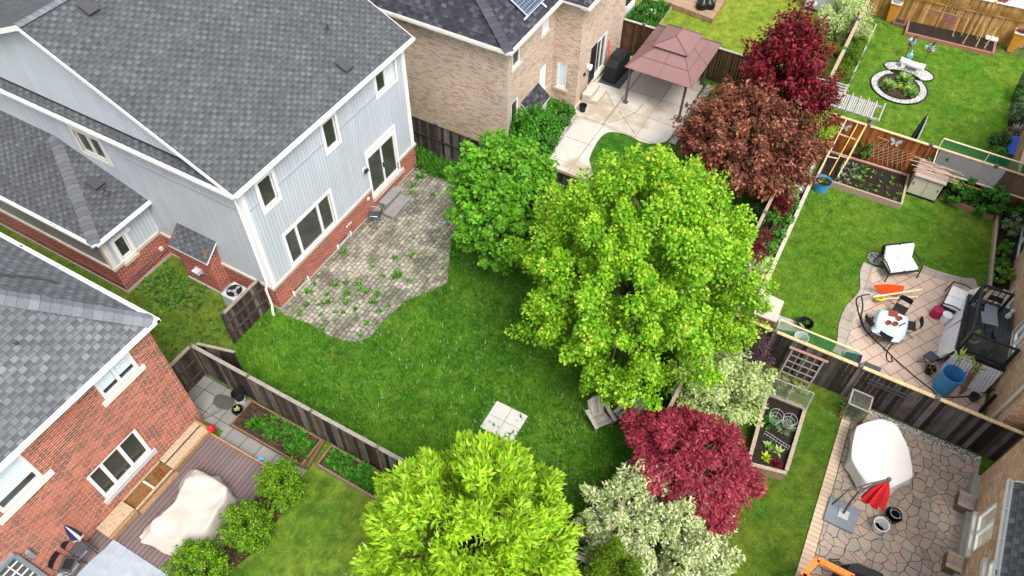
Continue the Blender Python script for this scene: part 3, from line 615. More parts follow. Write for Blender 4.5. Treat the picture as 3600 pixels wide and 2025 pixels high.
b = MB(); rear.slab(b, 16.70, 18.85, 0.52, 0.71, -0.02, 0.09); b.build('threshold', M['stone'], H1)
b = MB(); rear.slab(b, 16.42, 16.60, 2.32, 2.50, 0, 0.02, 0); q = rear.p(16.50, 2.42, 0.10); b.lathe([(0.02, 0), (0.06, 0.02), (0.05, 0.10), (0.0, 0.11)], 10, q+Vector((0.05, -.04, -.06)), 1); b.lathe([(0.02, 0), (0.06, 0.02), (0.05, 0.10), (0.0, 0.11)], 10, q+Vector((-0.06, -.03, -.08)), 1); b.bar(rear.p(16.5, 2.42, 0.01), q, .03, .03, 1); b.build('wall_lamp', [M['white'], M['black']], H1)
b = MB(); rear.slab(b, 16.35, 16.48, 0.88, 0.98, 0.02, 0.07); b.build('outlet_box', M['offwhite'], H1)
b = MB()
for i in range(3): b = MB(); rear.slab(b, 14.9+0.13*i, 14.96+0.13*i, 0.62+0.015*(i % 2), 0.72, 0.02, 0.05); b.build('hose_tap', M['offwhite'], H1)
# roof
xa, xb = X0-0.34, X1+0.44
zr = lambda y: 6.21+SL*(y-15.32)
b = MB(); roof_plane(b, [(xa, 15.32, zr(15.32)), (xb, 15.32, zr(15.32)), (xb, YR, zr(YR)), (xa, YR, zr(YR))], 0.12, 0, 1)
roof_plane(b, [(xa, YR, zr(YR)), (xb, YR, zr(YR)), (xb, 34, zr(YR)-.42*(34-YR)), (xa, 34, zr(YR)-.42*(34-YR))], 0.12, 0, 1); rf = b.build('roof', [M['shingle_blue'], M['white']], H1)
shingle_caps(rf, (xa, YR, zr(YR)), (xb, YR, zr(YR)), S(120,122,130), w=0.34)
box_vent(rf, (12.45, 22.12-.3, zr(21.82)), (0, SL)); box_vent(rf, (17.05, 16.04, zr(16.04)), (0, SL)); pipe_vent(rf, (17.8, 17.16, zr(17.16)), None)
gutter(H1, (xa, 15.31, 6.11), (xb, 15.31, 6.11), (0, -1, 0)); 
b = MB(); b.obox((xa-0.02, 15.32, zr(15.32)-0.16), (0, YR-15.32, zr(YR)-zr(15.32)), (0.02, 0, 0), (0, 0, 0.17)); b.build('rake_board', M['white'], H1); b = MB(); b.obox((xa-0.02, 34, zr(YR)-.42*(34-YR)-0.16), (0, YR-34, .42*(34-YR)), (0.02, 0, 0), (0, 0, 0.17)); b.build('rake_board', M['white'], H1); b = MB(); b.obox((xb, 15.32, zr(15.32)-0.16), (0, YR-15.32, zr(YR)-zr(15.32)), (0.02, 0, 0), (0, 0, 0.17)); b.build('rake_board', M['white'], H1)
b = MB(); b.box(xa, xb, 15.33, 15.49, 6.06, 6.09); b.build('soffit', M['white'], H1)
# skirt roof along the side
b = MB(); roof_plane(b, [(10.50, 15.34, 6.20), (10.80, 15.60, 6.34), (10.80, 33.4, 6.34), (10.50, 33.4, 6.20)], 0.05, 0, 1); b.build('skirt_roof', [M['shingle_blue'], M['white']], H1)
gutter(H1, (10.51, 33.4, 6.10), (10.51, 15.30, 6.10), (-1, 0, 0)); b = MB(); b.obox((10.785, 15.7, 6.33), (0, 17.7, 0), (0.02, 0, 0), (0, 0, .07)); b.build('flashing', M['black_metal'], H1)
b = MB(); b.tube([(10.55, 15.62, 6.06), (10.70, 15.66, 5.8), (10.74, 15.68, 5.3), (10.74, 15.68, 1.45), (10.62, 15.68, 1.25), (10.64, 15.70, .35), (10.5, 15.62, 0.08), (10.42, 15.50, 0.05)], 0.045, 8); b.build('downspout', M['white'], H1)
# low wing with hip roof
YW = 20.98; XW = 8.60; wr = Wall(0, YW, (1, 0)); wl = Wall(XW, 0, (0, -1)); WN = (9.06, 9.52, 1.44, 2.36)
b = MB(); wr.fill(b, XW, X0, 1.38, 3.02, [WN]); wing = b.build('wing_wall', M['siding'], H1)
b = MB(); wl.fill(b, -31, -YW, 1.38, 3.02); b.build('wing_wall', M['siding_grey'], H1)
b = MB(); wr.fill(b, XW-0.02, X0, 0.12, 1.27, d=0.02); wl.fill(b, -31, -YW, 0.12, 1.27, d=0.02); b.build('brick_plinth', M['brick_red'], H1)
b = MB(); wr.slab(b, XW-0.08, 9.0, 1.27, 1.40, -0.02, 0.07); wr.slab(b, 9.58, X0-0.07, 1.27, 1.40, -0.02, 0.07); wl.slab(b, -31, -YW-0.07, 1.27, 1.40, -0.02, 0.07); wr.slab(b, 8.96, 9.66, 1.16, 1.30, 0.02, 0.12); b.build('stone_band', M['stone'], H1)
b = MB(); wr.slab(b, XW-0.05, X0, -0.1, 0.12, -0.05, 0.05); wl.slab(b, -31, -YW-0.05, -0.1, 0.12, -0.05, 0.05); b.build('foundation', M['concrete_base'], H1)
b = MB(); wr.slab(b, XW-0.03, XW+0.16, 1.402, 3.0, -0.01, 0.03); wl.slab(b, -YW-0.18, -YW-0.002, 1.402, 3.0, -0.01, 0.03); b.build('corner_board', M['offwhite'], H1)
window(H1, wr, *WN, trim=0.12, mt='white', trims=(1, 1, 1, 1))
b = MB(); wr.slab(b, 9.62, 9.78, 2.35, 2.50, 0, 0.08); b.build('intake_vent', M['white'], H1)
b = MB(); b.tube([wl.p(-30, .62, .06), wl.p(-21.05, .58, .06), wr.p(8.56, .50, .07), wr.p(10.55, .62, .06)], 0.022, 6); b.tube([wr.p(8.56, .34, .07), wr.p(10.7, .40, .06)], 0.02, 6); b.build('conduit', M['mauve_dark'], H1)
b = MB(); wr.slab(b, 10.42, 10.56, .56, .72, 0.02, 0.10); b.build('meter_box', M['offwhite'], H1)
ey, ex, ez = 21.18-0.45, 8.36, 3.06; hx, hy, hz = 10.80, 24.7, 4.36
ey = 20.72
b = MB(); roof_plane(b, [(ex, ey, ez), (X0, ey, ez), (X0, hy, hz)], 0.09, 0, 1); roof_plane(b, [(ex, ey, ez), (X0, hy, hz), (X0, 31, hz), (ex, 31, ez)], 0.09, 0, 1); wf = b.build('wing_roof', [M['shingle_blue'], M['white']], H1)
shingle_caps(wf, (ex, ey, ez), (X0-.05, hy, hz), S(104,106,112), w=0.42)
box_vent(wf, (10.15, 22.35, 3.62), (0, .33)); pipe_vent(wf, (10.1, 21.85, 3.45), None, 0.035, 0.2)
gutter(H1, (ex, ey, 2.96), (X0, ey, 2.96), (0, -1, 0)); gutter(H1, (ex, 31, 2.96), (ex, ey, 2.96), (-1, 0, 0))
b = MB(); b.box(ex, X0, ey, YW, 2.93, 2.96); b.box(ex, XW, YW, 31, 2.93, 2.96); b.build('soffit', M['white'], H1)
# fireplace bay
fx, fy0, fy1 = 10.27, 17.9, 19.47; fw = Wall(fx, 0, (0, -1)); fs = Wall(0, fy0, (1, 0))
b = MB(); fw.fill(b, -fy1, -fy0, 0.12, 2.05); fs.fill(b, fx, X0, 0.12, 2.3); Wall(0, fy1, (-1, 0)).fill(b, -X0, -fx, 0.12, 2.3); bay = b.build('fireplace_bay', M['brick_red'], H1)
b = MB(); fw.slab(b, -fy1-.03, -fy0+.03, -.1, .12, -.05, .05); fs.slab(b, fx, X0, -.1, .12, -.05, .04); b.build('foundation', M['concrete_base'], bay)
b = MB(); roof_plane(b, [(10.12, fy0-.18, 1.98), (10.12, fy1+.12, 1.98), (X0-.005, fy1+.12, 2.50), (X0-.005, fy0-.18, 2.50)], 0.09, 0, 1); b.build('bay_roof', [M['shingle_blue'], M['white']], bay)
b = MB(); fw.slab(b, -18.78, -18.46, .84, 1.10, 0, .04); fw.slab(b, -18.74, -18.50, .88, 1.06, .04, .20); fw.slab(b, -18.76, -18.48, 1.06, 1.09, .04, .24); b.build('flue_vent', M['light_grey'], bay, bevel=.01)
# rooms seen through the glass
b = MB(); b.box(X0+.05, X1-.05, Y0+.14, Y1-.1, 0.45, 0.5); b.box(X0+.05, X1-.05, Y0+.14, Y1-.1, 3.2, 3.5); b.build('floor', M['room'], H1)
b = MB(); b.box(12.3, 14.2, 16.3, 17.1, .5, .95); b.box(12.3, 14.2, 17.0, 17.25, .5, 1.3); b.box(12.6, 12.9, 16.5, 16.9, .96, 1.1); b.build('sofa', M['cream_cloth'], H1, bevel=.05)
# ================================================================ the salmon brick house
H2 = thing('house', 'salmon red brick house with pale grey hip roof and white framed windows', 'house', (5.92, 14.65, 0), 0, 'houses around the back gardens')
rx, ry = 5.92, 14.65; w2 = Wall(0, ry, (1, 0)); s2 = Wall(rx, 0, (0, 1))
HA = (3.95, 5.18, 4.32, 5.42); HB = (2.30, 4.10, 1.08, 2.48); HC = (0.45, 1.66, 3.88, 5.42); HD = (-1.6, -0.18, .3, 2.42)
b = MB(); w2.fill(b, -5.5, rx, 0, 5.58, [HA, HB, HC, HD], rev=0.14); s2.fill(b, ry, 27, 0, 5.58); Wall(-5.5, 0, (0, -1)).fill(b, -27, -ry, 0, 5.58); Wall(0, 27, (-1, 0)).fill(b, -rx, 5.5, 0, 5.58); b.build('brick_wall', M['brick_orange'], H2)
for h, mu, bl, sl in ((HA, (4.56,), (4.60, 5.34, [(4.03, 4.5), (4.62, 5.10)]), (.13, .17, .06)), (HB, (2.80, 3.44), None, (.10, .20, .05)), (HC, (), (4.25, 5.34, [(.53, 1.58)]), (.22, .20, .06))):
    window(H2, w2, *h, trim=0.0, mull=mu, sash=0.10, sill=sl, blind=bl, mt='white', smat=('offwhite' if h is not HB else 'light_grey'))
b = MB(); 
for k in range(18): w2.slab(b, 2.25+k*.106, 2.33+k*.106, 2.50, 2.70, 0, .012)
b.build('soldier_course', M['brick_orange'], H2)
b = MB(); w2.slab(b, -1.7, -.10, 2.42, 2.56, 0, .10); w2.slab(b, -.18, -.06, .3, 2.42, -.05, .10); w2.slab(b, -1.6, -.18, 2.2, 2.42, -.1, -.04, 1)
for k in range(5): w2.slab(b, -1.5+.27*k, -1.47+.27*k, .4, 2.2, -.08, -.05, 2)
for k in range(6): w2.slab(b, -1.6, -.18, .5+.3*k, .53+.3*k, -.079, -.051, 2)
db = b.build('patio_door', [M['grey'], M['black'], M['white']], H2); b = MB(); b.face([w2.p(-1.6, .3, -.09), w2.p(-.18, .3, -.09), w2.p(-.18, 2.2, -.09), w2.p(-1.6, 2.2, -.09)]); b.build('pane', M['glass'], db)
b = MB(); w2.slab(b, .02, .20, 1.80, 2.10, 0, .03); w2.slab(b, .05, .17, 1.84, 2.22, .03, .14); b.build('outdoor_light', M['grey'], H2, bevel=.02)
ze = 5.60; rx1, ry1 = 6.10, 14.44
P2 = lambda x, y: min(ze+(rx1-x)*1.0, ze+(y-ry1)*1.0)
b = MB(); cx = 0.30; top = ze+(rx1-cx)
roof_plane(b, [(-5.5, ry1, ze), (rx1, ry1, ze), (cx, ry1+top-ze, top)], .1, 0, 1); roof_plane(b, [(rx1, ry1, ze), (rx1, 27.4, ze), (cx, 27.4-(top-ze), top), (cx, ry1+top-ze, top)], .1, 0, 1); roof_plane(b, [(-5.5, ry1, ze), (cx, ry1+top-ze, top), (cx, 27.4-(top-ze), top), (-5.5, 27.4, ze)], .1, 0, 1); roof_plane(b, [(-5.5, 27.4, ze), (cx, 27.4-(top-ze), top), (rx1, 27.4, ze)], .1, 0, 1)
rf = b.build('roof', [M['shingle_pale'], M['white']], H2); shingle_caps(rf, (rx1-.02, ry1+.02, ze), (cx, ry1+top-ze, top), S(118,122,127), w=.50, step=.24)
for (p_, q_) in (((5.62, 18.2, 5.99), (3.2, 19.6, 8.4)),): shingle_caps(rf, p_, q_, S(116,120,125), w=.40, step=.24)
b = MB(); b.obox((5.30, 17.35, 6.33), (-1.6, .75, 1.60), (0.0, .14, 0.0), (.06, 0, .06)); b.build('flashing', M['dark_grey'], rf)
b = MB(); p_ = Vector((5.50, 17.1, 6.07)); b.obox(p_, (-.18, 0, .18), (0, .30, 0), (.05, 0, .09)); b.build('roof_vent', M['dark_grey'], rf)
pipe_vent(rf, (3.46, 15.74, 6.52), None, .055, .42)
gutter(H2, (-5.5, ry1, ze-.1), (rx1+.1, ry1, ze-.1), (0, -1, 0)); gutter(H2, (rx1, ry1-.12, ze-.1), (rx1, 27.4, ze-.1), (1, 0, 0))
b = MB(); b.box(-5.5, rx1, ry1, ry, ze-.14, ze-.1); b.box(rx, rx1, ry, 27.4, ze-.14, ze-.1); b.build('soffit', M['white'], H2)
b = MB(); b.box(-5.4, 5.85, 14.8, 26.9, .3, .35); b.box(-5.4, 5.85, 14.8, 26.9, 3.0, 3.2); b.build('floor', M['room'], H2)
# ================================================================ the tan brick house
H3 = thing('house', 'tan brick house with charcoal roof and a solar panel', 'house', (22.65, 12.65, 0), 0, 'houses around the back gardens')
tx, ty = 22.65, 12.65; w3 = Wall(0, ty, (1, 0)); l3 = Wall(tx, 0, (0, -1)); bl3 = Wall(27.0, 0, (0, -1)); br3 = Wall(0, 11.35, (1, 0))
TA = (23.16, 23.85, 3.86, 4.88); TB = (25.74, 26.42, 3.98, 5.02); TC = (23.10, 23.78, .95, 2.22); TD_ = (25.72, 26.36, 1.0, 2.35); TW = (-12.42, -11.90, .72, 2.12); DD = (28.28, 30.05, .38, 2.35)
b = MB(); w3.fill(b, tx, 27.0, 0, 5.3, [TA, TB, TC, TD_]); l3.fill(b, -26, -ty, 0, 5.3); bl3.fill(b, -ty, -11.35, 0, 5.3, [TW]); br3.fill(b, 27.0, 32.05, 0, 5.3, [DD]); Wall(32.05, 0, (0, 1)).fill(b, 11.35, 26, 0, 5.3); b.build('brick_wall', M['brick_tan'], H3)
for w, h, kw in ((w3, TA, {}), (w3, TB, dict(blind=(4.1, 5.0, [(25.8, 26.36)]))), (w3, TC, {}), (w3, TD_, dict(blind=(1.1, 2.3, [(25.78, 26.3)]))), (bl3, TW, dict(blind=(.78, 2.08, [(-12.37, -11.95)])))):
    window(H3, w, *h, trim=0.0, sash=.10, sill=(.10, .14, .06), mt='white', **kw)
b = MB(); br3.slab(b, 28.95, 29.02, .38, 2.35, -.08, .01); br3.slab(b, 29.98, 30.05, .38, 2.35, -.08, .01); br3.slab(b, 29.02, 29.98, .38, .46, -.08, .01); br3.slab(b, 29.02, 29.98, 2.27, 2.35, -.08, .01); br3.slab(b, 29.5, 29.55, .46, 2.27, -.08, -.02); br3.slab(b, 28.2, 30.15, .24, .37, 0, .10, 1)
d3 = b.build('patio_door', [M['white'], M['stone']], H3); b = MB(); b.face([br3.p(29.0, .4, -.06), br3.p(30, .4, -.06), br3.p(30, 2.3, -.06), br3.p(29, 2.3, -.06)]); b.build('pane', M['glass'], d3); b = MB(); br3.slab(b, 28.30, 28.94, .40, 2.33, -.07, .02); b.build('screen', M['black'], d3)
b = MB(); br3.slab(b, 27.9, 28.10, 1.50, 1.72, 0, .05); br3.slab(b, 28.0, 28.22, 1.40, 1.62, .05, .18); b.build('wall_lamp', M['white'], H3, bevel=.02); b = MB(); br3.slab(b, 27.62, 27.74, 1.30, 1.42, 0, .08); b.build('tap', M['black'], H3)
b = MB(); roof_plane(b, [(23.95, 12.02, 1.20), (25.62, 12.02, 1.20), (25.62, ty-.003, 1.72), (23.95, ty-.003, 1.72)], .08, 0, 1); sr = b.build('bay_roof', [M['shingle_dark'], M['offwhite']], H3); b = MB(); b.box(24.1, 25.5, 12.12, ty, 0, 1.2); b.build('bay', M['offwhite'], sr)
b = MB(); w3.slab(b, tx+.02, tx+.11, 0, 5.1, .0, .08); b.build('downspout', M['stone'], H3)
e3 = 5.34; ex3, ey3 = 22.33, 12.33; sx3, sy3 = 1.15, 0.62
hk = 3.1; H3h = Vector((ex3+hk*sy3/sx3*1.0, ey3+hk, e3+hk*sy3))
b = MB(); roof_plane(b, [(ex3, ey3, e3), (32.4, ey3, e3), (32.4, H3h.y, H3h.z), H3h], .1, 0, 1); roof_plane(b, [(ex3, ey3, e3), H3h, (H3h.x, 24, H3h.z), (ex3, 26.3, e3)], .1, 0, 1); roof_plane(b, [H3h, (32.4, H3h.y, H3h.z), (32.4, 24, H3h.z), (H3h.x, 24, H3h.z)], .1, 0, 1)
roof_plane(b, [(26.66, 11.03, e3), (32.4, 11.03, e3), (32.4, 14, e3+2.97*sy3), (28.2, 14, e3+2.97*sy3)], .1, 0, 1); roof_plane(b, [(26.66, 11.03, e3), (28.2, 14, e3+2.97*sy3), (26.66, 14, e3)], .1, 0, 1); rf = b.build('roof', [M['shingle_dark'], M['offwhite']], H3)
shingle_caps(rf, (ex3, ey3, e3), H3h, S(78,78,86), w=.42, step=.22)
gutter(H3, (ex3, 26, 5.22), (ex3, ey3, 5.22), (-1, 0, 0), 'offwhite'); gutter(H3, (ex3-.1, ey3, 5.22), (26.7, ey3, 5.22), (0, -1, 0), 'offwhite'); gutter(H3, (26.6, 11.03, 5.22), (32.4, 11.03, 5.22), (0, -1, 0), 'offwhite')
b = MB(); b.box(ex3, tx, ey3, 26, 5.18, 5.22); b.box(tx, 26.66, ey3, ty, 5.18, 5.22); b.box(26.66, 32.4, 11.03, 11.35, 5.18, 5.22); b.build('soffit', M['offwhite'], H3)
t = NT('solar_cells'); u_, v_, _z = t.sep(t.uv()); gx = t.math('LESS_THAN', t.math('FRACT', t.math('DIVIDE', u_, .155)), .07); gy = t.math('LESS_THAN', t.math('FRACT', t.math('DIVIDE', v_, .155)), .07)
M['solar'] = t.fin(t.mix(t.math('MAXIMUM', gx, gy), S(52,64,88), S(170,182,196)), .15, .6)
p_ = Vector((23.95, 13.3, e3+.97*sy3)); ay = Vector((0, 1, sy3)).normalized(); n_ = Vector((1, 0, 0)).cross(ay); sp = Vector((24.35, 12.72, e3+(12.72-ey3)*sy3))+n_*.12
b = MB(); b.obox(sp, Vector((1.75, 0, 0)), ay*2.4, n_*.04, 0); sl_ = b.build('solar_panel', M['solar'], rf); b = MB()
for k in range(2): b.obox(sp+Vector((-.03+1.75*k, 0, 0))-ay*.03, Vector((.04, 0, 0)), ay*2.46, n_*.05)
b.obox(sp-ay*.03, Vector((1.75, 0, 0)), ay*.03, n_*.05); b.build('frame', M['light_grey'], sl_); b = MB(); b.bar(sp+Vector((.2, 0, -.02)), sp+Vector((-.25, 0, -.02)), .05, .05); b.build('rail', M['white'], sl_); b = MB(); b.bar(sp+Vector((1.2, -.0, -.02)), sp+Vector((1.2, -.25, -.15)), .05, .05); b.build('rail', M['white'], sl_)
# ================================================================ brown brick houses on the right
H4 = thing('house', 'brown brick house with white framed windows beside the flagstone patio', 'house', (16.3, -8.1, 0), 0, 'houses around the back gardens')
w4 = Wall(0, -8.1, (-1, 0)); KA = (-14.82, -13.50, .52, 1.72); KB = (-12.72, -11.6, 1.75, 2.95)
b = MB(); w4.fill(b, -16.45, -4, 0, 5.4, [KA, KB]); Wall(16.45, 0, (0, 1)).fill(b, -16, -8.1, 0, 5.4); b.build('brick_wall', M['brick_brown'], H4)
for h, m_ in ((KA, (-14.16,)), (KB, (-12.1,))): window(H4, w4, *h, trim=0, sash=.08, mull=m_, sill=(.12, .16, .10), mt='white', smat='offwhite')
b = MB(); w4.slab(b, -16.4, -5, 0, .30, 0, .22); b.build('foundation', M['concrete_base'], H4)
b = MB(); roof_plane(b, [(14.2, -7.68, 3.62), (3, -7.68, 3.62), (3, -8.09, 3.90), (14.2, -8.09, 3.90)], .08, 0, 1); b.build('skirt_roof', [M['shingle_pale'], M['white']], H4); gutter(H4, (14.25, -7.67, 3.50), (3, -7.67, 3.50), (0, 1, 0))
b = MB(); b.obox((14.2, -7.68, 3.48), (0, -.41, .28), (.03, 0, 0), (0, 0, .16)); b.build('rake_board', M['white'], H4)
b = MB(); roof_plane(b, [(16.9, -7.8, 5.4), (3, -7.8, 5.4), (3, -12, 8), (16.9, -12, 8)], .1); b.build('roof', M['shingle_pale'], H4)
b = MB(); b.box(4, 16.3, -15, -8.3, .3, .35); b.build('floor', M['room'], H4)
H5 = thing('house', 'yellowish brick house behind the black raised deck and the planting bed', 'house', (20, -8.0, 0), 0, 'houses around the back gardens')
w5 = Wall(0, -8.02, (-1, 0)); QA = (-25.05, -23.75, .02, .55); QB = (-29.0, -27.0, .0, .65); QC = (-22.1, -20.9, 1.05, 3.0)
b = MB(); w5.fill(b, -33, -17.9, -.3, 5.4, [QA, QB, QC], rev=.12); Wall(17.9, 0, (0, -1)).fill(b, 8.02, 16, -.3, 5.4); b.build('brick_wall', M['brick_brown'], H5)
for h, m_ in ((QA, (-24.4,)), (QB, (-28,))): window(H5, w5, *h, trim=0, sash=.08, mull=m_, sill=(.15, .12, .22), mt='white', smat='offwhite')
window(H5, w5, *QC, trim=0.06, sash=.10, mull=(-21.5,), mt='white', name='patio_door')
b = MB(); b.tube([w5.p(-18.4, 3.4, .08), w5.p(-18.4, .3, .08), w5.p(-18.7, .12, .2)], .05, 8); b.build('downspout', M['offwhite'], H5)
b = MB(); roof_plane(b, [(33, -7.5, 5.4), (17.6, -7.5, 5.4), (17.6, -13, 8.4), (33, -13, 8.4)], .1); b.build('roof', M['shingle_dark'], H5); b = MB(); b.box(18, 32, -15, -8.2, 1.0, 1.05); b.box(18, 32, -15, -8.2, -.6, -.5); b.build('floor', M['room'], H5)
# ================================================================ foliage helpers
def leaves(P, A, N, L, W, fold=0.25):
    """diamond leaves: centre P, long axis A, normal N, length L, width W -> verts, faces"""
    A = A/np.linalg.norm(A, axis=1, keepdims=True); S_ = np.cross(N, A); S_ /= np.linalg.norm(S_, axis=1, keepdims=True)+1e-9; Nn = np.cross(A, S_)
    L = np.asarray(L).reshape(-1, 1); W = np.asarray(W).reshape(-1, 1); n = len(P); V = np.zeros((n, 4, 3))
    V[:, 0] = P-A*L*0.45; V[:, 1] = P+S_*W/2-Nn*W*fold*.5+A*L*.02; V[:, 2] = P+A*L*0.55-Nn*L*0.08; V[:, 3] = P-S_*W/2-Nn*W*fold*.5+A*L*.02
    return V.reshape(-1, 3), np.arange(4*n).reshape(n, 4)
def unit(v): return v/(np.linalg.norm(v, axis=1, keepdims=True)+1e-9)
def pick(pal, n, r, jit=0.14):
    c = np.array([p[:3] for p in pal]); i = r.integers(0, len(pal), n); return c[i]*r.uniform(1-jit, 1+jit, (n, 1))
def crown(c, rad, ncl, nleaf, L, W, pal, seed, clr=0.55, shell=0.55, up=0.5, bottom=-0.75, spike=0.0, flat=1.0, droop=0.25, spread=0.5, pw=None, jit=.14, stretch=0.0, tip=None):
    """clumps over and inside an ellipsoid, leaves in each clump; returns V, F, col, clump centres"""
    r = np.random.default_rng(seed); k = np.arange(ncl)+0.5; ph = np.arccos(1-(1-(bottom+1)/2)*2*k/ncl); th = math.pi*(1+5**.5)*k
    D = np.stack([np.cos(th)*np.sin(ph), np.sin(th)*np.sin(ph), np.cos(ph)], 1); D = unit(D+r.normal(0, 0.16, D.shape))
    if pw: 
        hz = 1-pw*np.clip(D[:, 2:3], 0, 1); D = D*np.concatenate([hz, hz, np.ones_like(hz)], 1)
    rr = np.where(r.random(ncl) < 0.72, r.uniform(0.84, 1.02, ncl), r.uniform(shell*.8, 0.85, ncl)); rr *= 1+spike*np.abs(r.normal(0, 1, ncl))
    C = np.array(c)+D*np.array(rad)*rr[:, None]
    ci = r.integers(0, ncl, nleaf); cs = clr*r.uniform(0.7, 1.3, ncl)
    q = r.normal(0, 1, (nleaf, 3)); q = unit(q)*r.random((nleaf, 1))**(1/2.2); q[:, 2] *= flat
    if stretch:
        ax = unit(D+np.array([0, 0, .75])+r.normal(0, .25, D.shape))[ci]; par = np.sum(q*ax, 1, keepdims=True); q = (q-ax*par)*(0.85-.35*par)+ax*par*(1+stretch)
    P = C[ci]+q*cs[ci][:, None]
    out = unit(P-np.array(c)); loc = unit(q); N = unit(loc*0.5+out*0.35+np.array([0, 0, up])+r.normal(0, 0.38, (nleaf, 3)))
    A = unit(loc*0.8+out*spread-np.array([0, 0, droop])+r.normal(0, 0.45, (nleaf, 3))); A = unit(A-N*np.sum(A*N, 1, keepdims=True)*0.7)
    l = L*r.uniform(0.7, 1.3, nleaf); V, F_ = leaves(P, A, N, l, W*l/L)
    ct = r.uniform(0.88, 1.12, (ncl, 1)); col = pick(pal, nleaf, r, jit)*ct[ci]
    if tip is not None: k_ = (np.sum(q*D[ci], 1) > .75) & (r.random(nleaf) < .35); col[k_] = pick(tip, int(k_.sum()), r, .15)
    return V, F_, col, C
def tree(name, label, cat, base, crowns, trunk_r, pal, leafL, leafW, seed, mat='leaf', group='trees in the gardens', limbs=14, trunk_top=0.75, bark='bark', **kw):
    t = thing(name, label, cat, base, 0, group); base = Vector(base); Vs = []; Fs = []; Cs = []; off = 0; r = random.Random(seed); g = MB()
    for i, (c, rad, ncl, nl) in enumerate(crowns):
        V, F_, col, C = crown(c, rad, ncl, nl, leafL, leafW, pal, seed+i*31, **kw); Vs.append(V); Fs.append(F_+off); Cs.append(col); off += len(V)
        hub = base.lerp(Vector(c), trunk_top); 
        if i == 0: g.tube([base-Vector((0, 0, .1)), base+Vector((0.03, 0.02, (hub.z-base.z)*.4)), hub], [trunk_r*1.25, trunk_r, trunk_r*.7], 8)
        else: g.tube([base+Vector((0, 0, .15)), base.lerp(hub, .5)+Vector((0, 0, .1)), hub], [trunk_r*.6, trunk_r*.5, trunk_r*.35], 6)
        for j in r.sample(range(len(C)), min(limbs, len(C))):
            e = Vector(C[j]); mid = hub.lerp(e, .5)+Vector((r.uniform(-.15, .15), r.uniform(-.15, .15), r.uniform(0, .25))); g.tube([hub-Vector((0, 0, .2)), mid, e], [trunk_r*.42, trunk_r*.26, trunk_r*.08], 5)
    mesh_np('crown', np.concatenate(Vs), np.concatenate(Fs), M[mat], t, np.concatenate(Cs)); g.build('trunk', M[bark], t, smooth=True); return t
def bush(name, label, cat, base, rad, nleaf, pal, L, W, seed, group=None, ncl=26, mat='leaf', **kw):
    t = thing(name, label, cat, base, 0, group); c = (base[0], base[1], base[2]+rad[2]*.8)
    kw.setdefault('clr', min(rad)*.38); V, F_, col, C = crown(c, rad, ncl, nleaf, L, W, pal, seed, **kw)
    mesh_np('foliage', V, F_, M[mat], t, col); g = MB()
    for j in range(0, len(C), max(1, len(C)//7)): e = Vector(C[j]); b0 = Vector(base); g.tube([b0-Vector((0, 0, .03)), b0.lerp(e, .5)+Vector((0, 0, .05)), e], [.02, .015, .006], 5)
    g.build('stem', M['bark'], t); return t
def tuft(P0, n, hgt, spread, pal, r, W=0.05, arch=0.5):
    """strap or blade leaves rising from one point"""
    az = r.uniform(0, 6.283, n); el = r.uniform(0.25, 1.3, n); A = np.stack([np.cos(az)*np.cos(el), np.sin(az)*np.cos(el), np.sin(el)], 1); l = hgt*r.uniform(.6, 1.2, n)
    P = np.array(P0)+A*l[:, None]*.5*np.array([spread, spread, 1]); N = np.cross(A, np.stack([-np.sin(az), np.cos(az), 0*az], 1))
    V, F_ = leaves(P, A, N, l, np.full(n, W)*r.uniform(.7, 1.3, n)); return V, F_, pick(pal, n, r, .2)
def merge(parts):
    Vs, Fs, Cs, off = [], [], [], 0
    for V, F_, c in parts: Vs.append(V); Fs.append(F_+off); Cs.append(c); off += len(V)
    return np.concatenate(Vs), np.concatenate(Fs), np.concatenate(Cs)
def plant(name, label, cat, base, n, hgt, spread, pal, seed, W=.05, group=None):
    r = np.random.default_rng(seed); V, F_, c = tuft(base, n, hgt, spread, pal, r, W); o = mesh_np(name, V-np.array(base), F_, M['leaf'], None, c); o.location = base; return tag(o, label, cat, group)
G_LIME = [S(150,196,30), S(168,206,40), S(124,176,28), S(180,212,54)]; G_MAPLE = [S(134,190,34), S(152,202,42), S(104,166,30), S(166,206,50), S(120,180,34)]; G_LINDEN = [S(94,162,34), S(112,174,40), S(78,142,30), S(128,186,48)]
C_RED = [S(146,44,62), S(164,54,72), S(122,34,52), S(178,72,86)]; C_CRIM = [S(128,24,40), S(104,22,34), S(148,34,48), S(86,20,28)]; C_BROWN = [S(138,78,60), S(112,66,50), S(154,94,72), S(94,62,44), S(112,92,54), S(140,58,54)]
C_DOG = [S(196,214,136), S(210,222,156), S(176,200,112), S(150,184,88), S(222,228,180)]; C_PALE = [S(204,216,156), S(224,228,186), S(176,198,122), S(140,172,88), S(220,216,172)]
C_CEDAR = [S(92,122,22), S(112,138,28), S(76,104,20)]; C_YEW = [S(106,150,28), S(136,172,40), S(70,112,24), S(88,130,26)]; C_PURP = [S(92,66,78), S(112,84,92), S(78,52,64)]; C_GREEN = [S(72,140,36), S(92,160,44), S(56,116,30)]; C_HOSTA = [S(150,196,90), S(180,210,120), S(120,170,70)]; C_DK = [S(48,92,32), S(66,112,40), S(84,128,50)]; C_GREYG = [S(130,150,110), S(150,165,130), S(110,135,95)]
